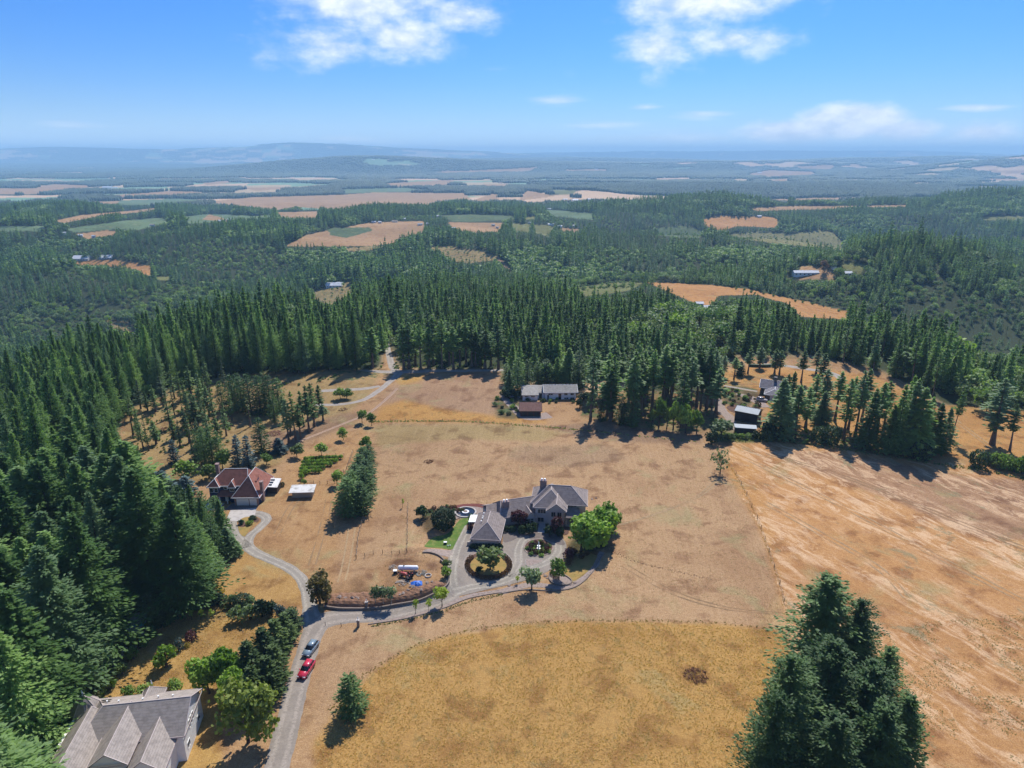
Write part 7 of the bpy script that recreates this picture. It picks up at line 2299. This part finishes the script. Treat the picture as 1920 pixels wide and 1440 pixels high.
M_BRUSH = plain('dead_brush', (0.14, 0.065, 0.04), 0.95, 0.1, 0.4, 3)
M_PLANK = plain('weathered_planks', (0.36, 0.31, 0.26), 0.85, 0.2, 0.3, 3)
lump('brush_pile', 803, 866, 1.6, .8, M_BRUSH, 'small reddish brush heap in the mown field', 'brush pile', 1)
lump('brush_pile', 1305, 1268, 2.4, 1.2, M_BRUSH, 'large reddish brush heap in the golden grass', 'brush pile', 2, 150)
lump('brush_pile', 310, 805, 2.2, 1.2, M_BRUSH, 'left one of two dark brush heaps in the thinned clearing', 'brush pile', 3, 80)
lump('brush_pile', 357, 804, 2.6, 1.3, M_BRUSH, 'right one of two dark brush heaps in the thinned clearing', 'brush pile', 4, 80)
lump('brush_pile', 514, 813, 3.0, 1.0, plain('red_brush', (0.20, 0.08, 0.06)), 'reddish brush heap under the slender firs', 'brush pile', 5, 170)
lump('brush_pile', 643, 768, 2.0, .7, M_BRUSH, 'low dark brush heap beside the far drive', 'brush pile', 6, 50)
lump('rubble_heap', 719, 1110, 1.5, .6, M_PLANK, 'scatter of boards and rubble at the left of the tank yard', 'rubble', 7, 50, 1.2)
lump('rubble_heap', 737, 1064, 1.1, .5, M_PLANK, 'pile of scrap wood by the white tank end', 'rubble', 8, 40, .8)
lump('rubble_heap', 790, 1075, 1.4, .5, plain('grey_debris', (0.22, 0.23, 0.21)), 'dark grey debris right of the white tank', 'rubble', 9, 45, .9)
lump('rubble_heap', 757, 1094, 1.2, .4, M_PLANK, 'pale stones and boards in front of the red tractor', 'rubble', 10, 40, .9)


def tank():
    p = gv(765.5, 1071)
    e = root('propane_tank', (p.x, p.y, p.z), math.radians(-1), 'long white horizontal tank lying in the earth yard', 'tank')
    L, R = 5.2, .62; V, F = [], []; n = 20
    prof = [(-L / 2, 0.02)] + [(-L / 2 + R * .8 * (1 - math.cos(t)), R * math.sin(t)) for t in np.linspace(.3, math.pi / 2, 5)]
    prof = prof + [(-x, r_) for x, r_ in prof[::-1]]
    for x, r_ in prof:
        for k in range(n): V.append((x, r_ * math.cos(k * 6.2832 / n), r_ * math.sin(k * 6.2832 / n) + 1.0))
    for i in range(len(prof) - 1):
        for k in range(n): F.append((i * n + k, (i + 1) * n + k, (i + 1) * n + (k + 1) % n, i * n + (k + 1) % n))
    pmesh('shell', V, F, paint('white_tank_paint', (0.80, 0.78, 0.78)), e, True)
    V, F = cyl(-1.0, 0, 1.55, 1.8, .16, 10); pmesh('valve_dome', V, F, M_TYRE, e)
    for x in (-1.5, 1.5):
        V, F = boxg(x - .15, -.5, -.1, x + .15, .5, .5); pmesh('saddle', V, F, B_CONC, e)
    p = gv(741, 1075)
    b = root('pump_box', (p.x, p.y, p.z), .1, 'small box with a white lid and dark sides at the left end of the tank', 'box')
    V, F = boxg(-.4, -.35, -.05, .4, .35, .8); pmesh('casing', V, F, M_TYRE, b)
    V, F = boxg(-.47, -.42, .8, .47, .42, .92); pmesh('lid', V, F, B_TRIM, b)
    V, F = tube([(.6, 0, 0), (.62, 0, 1.0), (.9, 0, 1.05)], .05); pmesh('pipe', V, F, B_TRIM, b)


tank()


def tractor():
    p = gv(763, 1083)
    e = root('tractor', (p.x, p.y, p.z + .02), math.radians(-118), 'old red tractor standing among rubble in the earth yard', 'tractor')
    m = paint('tractor_red', (0.52, 0.10, 0.07))
    loft([(-1.9, [(-.3, .55), (.3, .55), (.3, 1.05), (-.3, 1.05)]), (-.2, [(-.34, .55), (.34, .55), (.34, 1.2), (-.34, 1.2)]), (.0, [(-.3, .5), (.3, .5), (.26, 1.1), (-.26, 1.1)])], m, 'bonnet', e, .04)
    V, F = boxg(-.25, -.05, .45, .25, 1.2, .85); pmesh('gearbox', V, F, M_TYRE, e)
    V, F = joing([boxg(-.22, .55, .95, .22, .95, 1.05), boxg(-.22, .9, 1.05, .22, 1.0, 1.4)]); pmesh('seat', V, F, M_TYRE, e)
    V, F = tube([(0, .25, 1.0), (0, .42, 1.35)], .03); pmesh('steering_column', V, F, M_TYRE, e)
    for s_ in (-1, 1):
        V, F = boxg(s_ * .62 - .16, .35, 1.25, s_ * .62 + .16, 1.35, 1.32); pmesh('mudguard', V, F, m, e)
        for y, z, k in ((.85, .72, 2.1), (-1.5, .42, 1.2)):
            w = bpy.data.objects.new('wheel', wheel_mesh()); COL.objects.link(w); w.parent = e; w.location = (s_ * .66, y, z); w.scale = (s_ * 1.4, k, k)
            q = bpy.data.objects.new('rim', rim_mesh()); COL.objects.link(q); q.parent = w
    V, F = tube([(.12, -1.2, 1.15), (.12, -1.2, 1.75)], .04); pmesh('exhaust', V, F, M_TYRE, e)
    # rusty implement hitched behind
    p = gv(751, 1079)
    i_ = root('implement', (p.x, p.y, p.z), .5, 'rusty orange farm implement left of the tractor', 'implement')
    rs = plain('rust', (0.28, 0.11, 0.05), 0.85)
    V, F = joing([bar((-.8, 0, .5), (.8, 0, .5), .12), bar((-.5, -.5, .5), (-.5, .5, .5), .1), bar((.5, -.5, .5), (.5, .5, .5), .1), bar((0, .1, .5), (0, 1.0, .9), .1)]); pmesh('frame', V, F, rs, i_)
    for x in (-.6, -.2, .2, .6):
        V, F = tube([(x, 0, .5), (x, -.2, .25), (x, .05, .02)], .04); pmesh('tine', V, F, rs, i_)


tractor()


def tarp():
    p = gv(781, 1095); r_ = np.random.RandomState(3); n = 14; V, F = [], []
    for i in range(n):
        for j in range(n):
            x, y = (i / (n - 1) - .5) * 2.8, (j / (n - 1) - .5) * 1.9
            q = max(abs(x) / 1.4, abs(y) / .95)
            V.append((x + .06 * r_.normal(), y + .06 * r_.normal(), max(.03, .65 * (1 - q ** 2) + .09 * r_.normal() * (1 - q ** 4))))
    for i in range(n - 1):
        for j in range(n - 1): F.append((i * n + j, (i + 1) * n + j, (i + 1) * n + j + 1, i * n + j + 1))
    o = pmesh('blue_tarp', V, F, plain('tarp_blue', (0.02, 0.13, 0.52), 0.45, 0.4, 0.1), None, True); o.location = p; o.rotation_euler = (0, 0, .2)
    tag(o, 'bright blue tarpaulin crumpled over a heap in the earth yard', 'tarp')
    for px, py, a, L in ((752, 1089, .35, 2.4), (766, 1091, -1.2, 2.3), (716, 1102, .1, 1.8), (722, 1106, .9, 1.2), (747, 1092, .3, 1.6)):
        q = gv(px, py); V, F = boxg(-L / 2, -.12, 0, L / 2, .12, .12); o = pmesh('timber', V, F, M_PLANK, None); o.location = q; o.rotation_euler = (.02, .03, a)
        tag(o, 'weathered timber lying in the earth yard', 'timber', 'timbers in the earth yard')
    for i, (px, py) in enumerate(((634, 1126), (648, 1127), (661, 1127), (668, 1126), (672, 1128), (757, 1118), (765, 1112), (769, 1106), (774, 1106), (786, 1107), (790, 1112), (801, 1099), (810, 1097), (750, 1121), (638, 1125))):
        q = gv(px, py); rock(q + Vector((0, 0, .9)), .35 + .1 * (i % 3), i, 'weathered boulder set in the earth bank', 'boulders in the earth bank')
    p = gv(803, 1080); w = kerb('well_ring', None, .3, .18, B_CONC, True, world_pts=[Vector((p.x + .75 * math.cos(a), p.y + .75 * math.sin(a), 0)) for a in np.arange(0, 6.28, .4)])
    tag(w, 'round concrete well ring in the bare soil', 'well')


def rock(loc, s, seed, label, group):
    r_ = np.random.RandomState(seed); bm = bmesh.new(); bmesh.ops.create_icosphere(bm, subdivisions=1, radius=1)
    for v in bm.verts: v.co = v.co * (1 + .22 * r_.normal()); v.co.z *= .6
    me = bpy.data.meshes.new('boulder'); bm.to_mesh(me); bm.free(); me.materials.append(M_ROCK)
    o = link('boulder', me, None, loc); o.scale = (s * r_.uniform(.8, 1.5), s, s); o.rotation_euler = (0, 0, r_.uniform(0, 6))
    tag(o, label, 'boulder', group)


tarp()
for i, (px, py) in enumerate(((955, 1098), (965, 1100), (1022, 1080), (1026, 1084), (1070, 1096), (1078, 1093), (1062, 1094), (940, 1112), (1096, 938), (1110, 936), (1118, 934))):
    rock(gv(px, py), .35 + .1 * (i % 3), 40 + i, 'boulder beside the curved path at the main house', 'boulders round the main house')
for i in range(12):
    rock(gv(PR.uniform(848, 862), PR.uniform(955, 975)), .4, 60 + i, 'rock in the rockery beside the ring pond', 'rocks of the rockery')


def pillar(px, py, label):
    p = gv(px, py); e = root('gate_pillar', tuple(p), .1, label, 'gate pillar')
    V, F = boxg(-.28, -.28, -.2, .28, .28, 1.7); pmesh('shaft', V, F, M_WALLS, e)
    V, F = boxg(-.36, -.36, 1.7, .36, .36, 1.85); pmesh('cap', V, F, B_CONC, e)
    V, F = joing([cyl(0, 0, 1.85, 2.3, .06, 6), cyl(0, 0, 2.3, 2.6, .16, 8, .05)]); pmesh('lantern', V, F, B_TRIM, e)


pillar(688, 1141, 'stone gate pillar below the birches, at the upper side of the drive'); pillar(672, 1175, 'stone gate pillar at the lower side of the drive')


def fountain():
    p = gv(1010, 1029); e = root('fountain', tuple(p), 0, 'white statue fountain in the middle of the round bed', 'fountain'); e.scale = (.7, .7, .8)
    V, F = joing([cyl(0, 0, 0, .25, .75, 16), cyl(0, 0, .25, .95, .28, 12, .2)]); pmesh('pedestal', V, F, B_TRIM, e)
    V, F = joing([cyl(0, 0, .95, 1.15, .3, 16, .62), cyl(0, 0, 1.15, 1.2, .66, 16)]); pmesh('basin', V, F, B_TRIM, e)
    V, F = joing([cyl(0, 0, 1.2, 1.75, .2, 10, .15), cyl(0, 0, 1.75, 2.25, .17, 10, .24), cyl(0, 0, 2.25, 2.35, .22, 10, .08), cyl(0, 0, 2.35, 2.45, .07, 8), cyl(0, 0, 2.45, 2.72, .13, 10, .09)]); pmesh('figure', V, F, B_TRIM, e)


fountain()


def small_things():
    p = gv(835, 1020); b = root('utility_box', tuple(p), 0, 'small dark utility box with a pale top on the lawn', 'box')
    V, F = boxg(-.4, -.3, -.05, .4, .3, .6); pmesh('casing', V, F, M_DKG, b); V, F = boxg(-.44, -.34, .6, .44, .34, .68); pmesh('lid', V, F, B_TRIM, b)
    for px, py, lab in ((840, 1025, 'left white bollard light at the lawn corner'), (844, 1024.5, 'right white bollard light at the lawn corner')):
        p = gv(px, py); b = root('lawn_light', tuple(p), 0, lab, 'light'); V, F = cyl(0, 0, -.05, .35, .09, 8); pmesh('stem', V, F, B_TRIM, b); V, F = cyl(0, 0, .35, .5, .2, 10, .1); pmesh('lamp_head', V, F, B_TRIM, b)
    # big grey panel with a turquoise band under the left trees, and the scrap beside it
    p = gv(262, 1190); b = root('panel_shelter', tuple(p), math.radians(18), 'tilted grey panelled shelter roof with a turquoise band under the left firs', 'shelter')
    gm = plain('grey_panel', (0.21, 0.24, 0.22), 0.6, 0.3, 0.2); tm = plain('turquoise_panel', (0.05, 0.30, 0.27), 0.6, 0.3, 0.15)
    W_, D_ = 3.4, 5.6
    for j in range(8):
        for i in range(5):
            x0, y0 = -W_ / 2 + i * W_ / 5, -D_ / 2 + j * D_ / 8
            z = lambda y: 1.9 + (y + D_ / 2) * .34
            V, F = slab([(x0 + .03, y0 + .03, z(y0)), (x0 + W_ / 5 - .03, y0 + .03, z(y0)), (x0 + W_ / 5 - .03, y0 + D_ / 8 - .03, z(y0 + D_ / 8)), (x0 + .03, y0 + D_ / 8 - .03, z(y0 + D_ / 8))], .05)
            pmesh('panel', V, F, tm if j == 3 else gm, b)
    for x in (-1.6, 1.6):
        for y in (-2.7, 2.7):
            V, F = boxg(x - .07, y - .07, -1.2, x + .07, y + .07, 1.83 + (y + 2.8) * .34); pmesh('post', V, F, M_POST, b)
    M_GT = plain('grey_tarp', (0.20, 0.20, 0.22), 0.6)
    lump('scrap_heap', 232, 1196, 1.5, .6, M_GT, 'heap of grey plastic and scrap beside the panelled shelter', 'scrap heap', 21, 60, 1.1)
    for i, (px, py, a) in enumerate(((236, 1182, .3), (235, 1208, -.2), (233, 1219, 1.2), (229, 1229, .1), (224, 1232, .2))):
        q = gv(px, py, .1); V, F = boxg(-.7, -.35, 0, .7, .35, .06); o = pmesh('board', V, F, (B_TRIM, M_GT)[i % 2], None); o.location = q; o.rotation_euler = (.1, .05, a)
        tag(o, 'pale board lying among the scrap by the forest edge', 'board', 'boards by the forest edge')


M_DKG = plain('utility_green', (0.03, 0.07, 0.05), 0.6)
small_things()
# clipped green hedge on the far slope
h = kerb('clipped_hedge', [(1403, 687), (1420, 688), (1440, 688), (1450, 686)], 1.3, 1.4, M_DKLEAF, False)
tag(h, 'clipped green hedge on the far side of the orange grass', 'hedge')
forests()

# ------------------------------------------------------------------ the air
def haze():
    me = bpy.data.meshes.new('haze')
    x0, x1, y0, y1, z0, z1 = -82000, 82000, -3000, 37500, -260, 420
    V = [(x, y, z) for z in (z0, z1) for y in (y0, y1) for x in (x0, x1)]
    F = [(0, 2, 3, 1), (4, 5, 7, 6), (0, 1, 5, 4), (2, 6, 7, 3), (0, 4, 6, 2), (1, 3, 7, 5)]
    me.from_pydata(V, [], F); me.update()
    m, nt, out = newmat('haze')
    v = nt.node('ShaderNodeVolumePrincipled')
    v.inputs['Color'].default_value = (0.42, 0.715, 1.0, 1)
    v.inputs['Density'].default_value = HAZE
    v.inputs['Anisotropy'].default_value = 0.0
    nt.l.new(v.outputs[0], out.inputs['Volume'])
    me.materials.append(m)
    o = link('haze', me)
    tag(o, 'pale blue summer haze over the valley', None, None, 'stuff')


HAZE = 7.8e-5
haze()


# ------------------------------------------------------------------ labels of small groups: which one, counted from the left
ORD = ('leftmost second third fourth fifth sixth seventh eighth ninth tenth eleventh twelfth thirteenth fourteenth fifteenth sixteenth seventeenth eighteenth '
       'nineteenth twentieth twenty-first twenty-second twenty-third twenty-fourth twenty-fifth twenty-sixth twenty-seventh twenty-eighth twenty-ninth thirtieth').split()
GR = {}
for o in COL.objects:
    if o.parent is None and 'group' in o and 'label' in o: GR.setdefault((o['group'], o['label']), []).append(o)
for (g_, l_), os_ in GR.items():
    if not 2 <= len(os_) <= 30: continue
    os_.sort(key=lambda q: float(proj(q.location.x, q.location.y, q.location.z)[0]))
    for i, q in enumerate(os_):
        pre = 'leftmost' if i == 0 else ('rightmost' if i == len(os_) - 1 else ORD[i] + ' from the left')
        lab = pre + ' of the ' + g_
        if len(lab.split()) <= 12: lab += ', ' + ' '.join(l_.split()[:3])
        q['label'] = lab
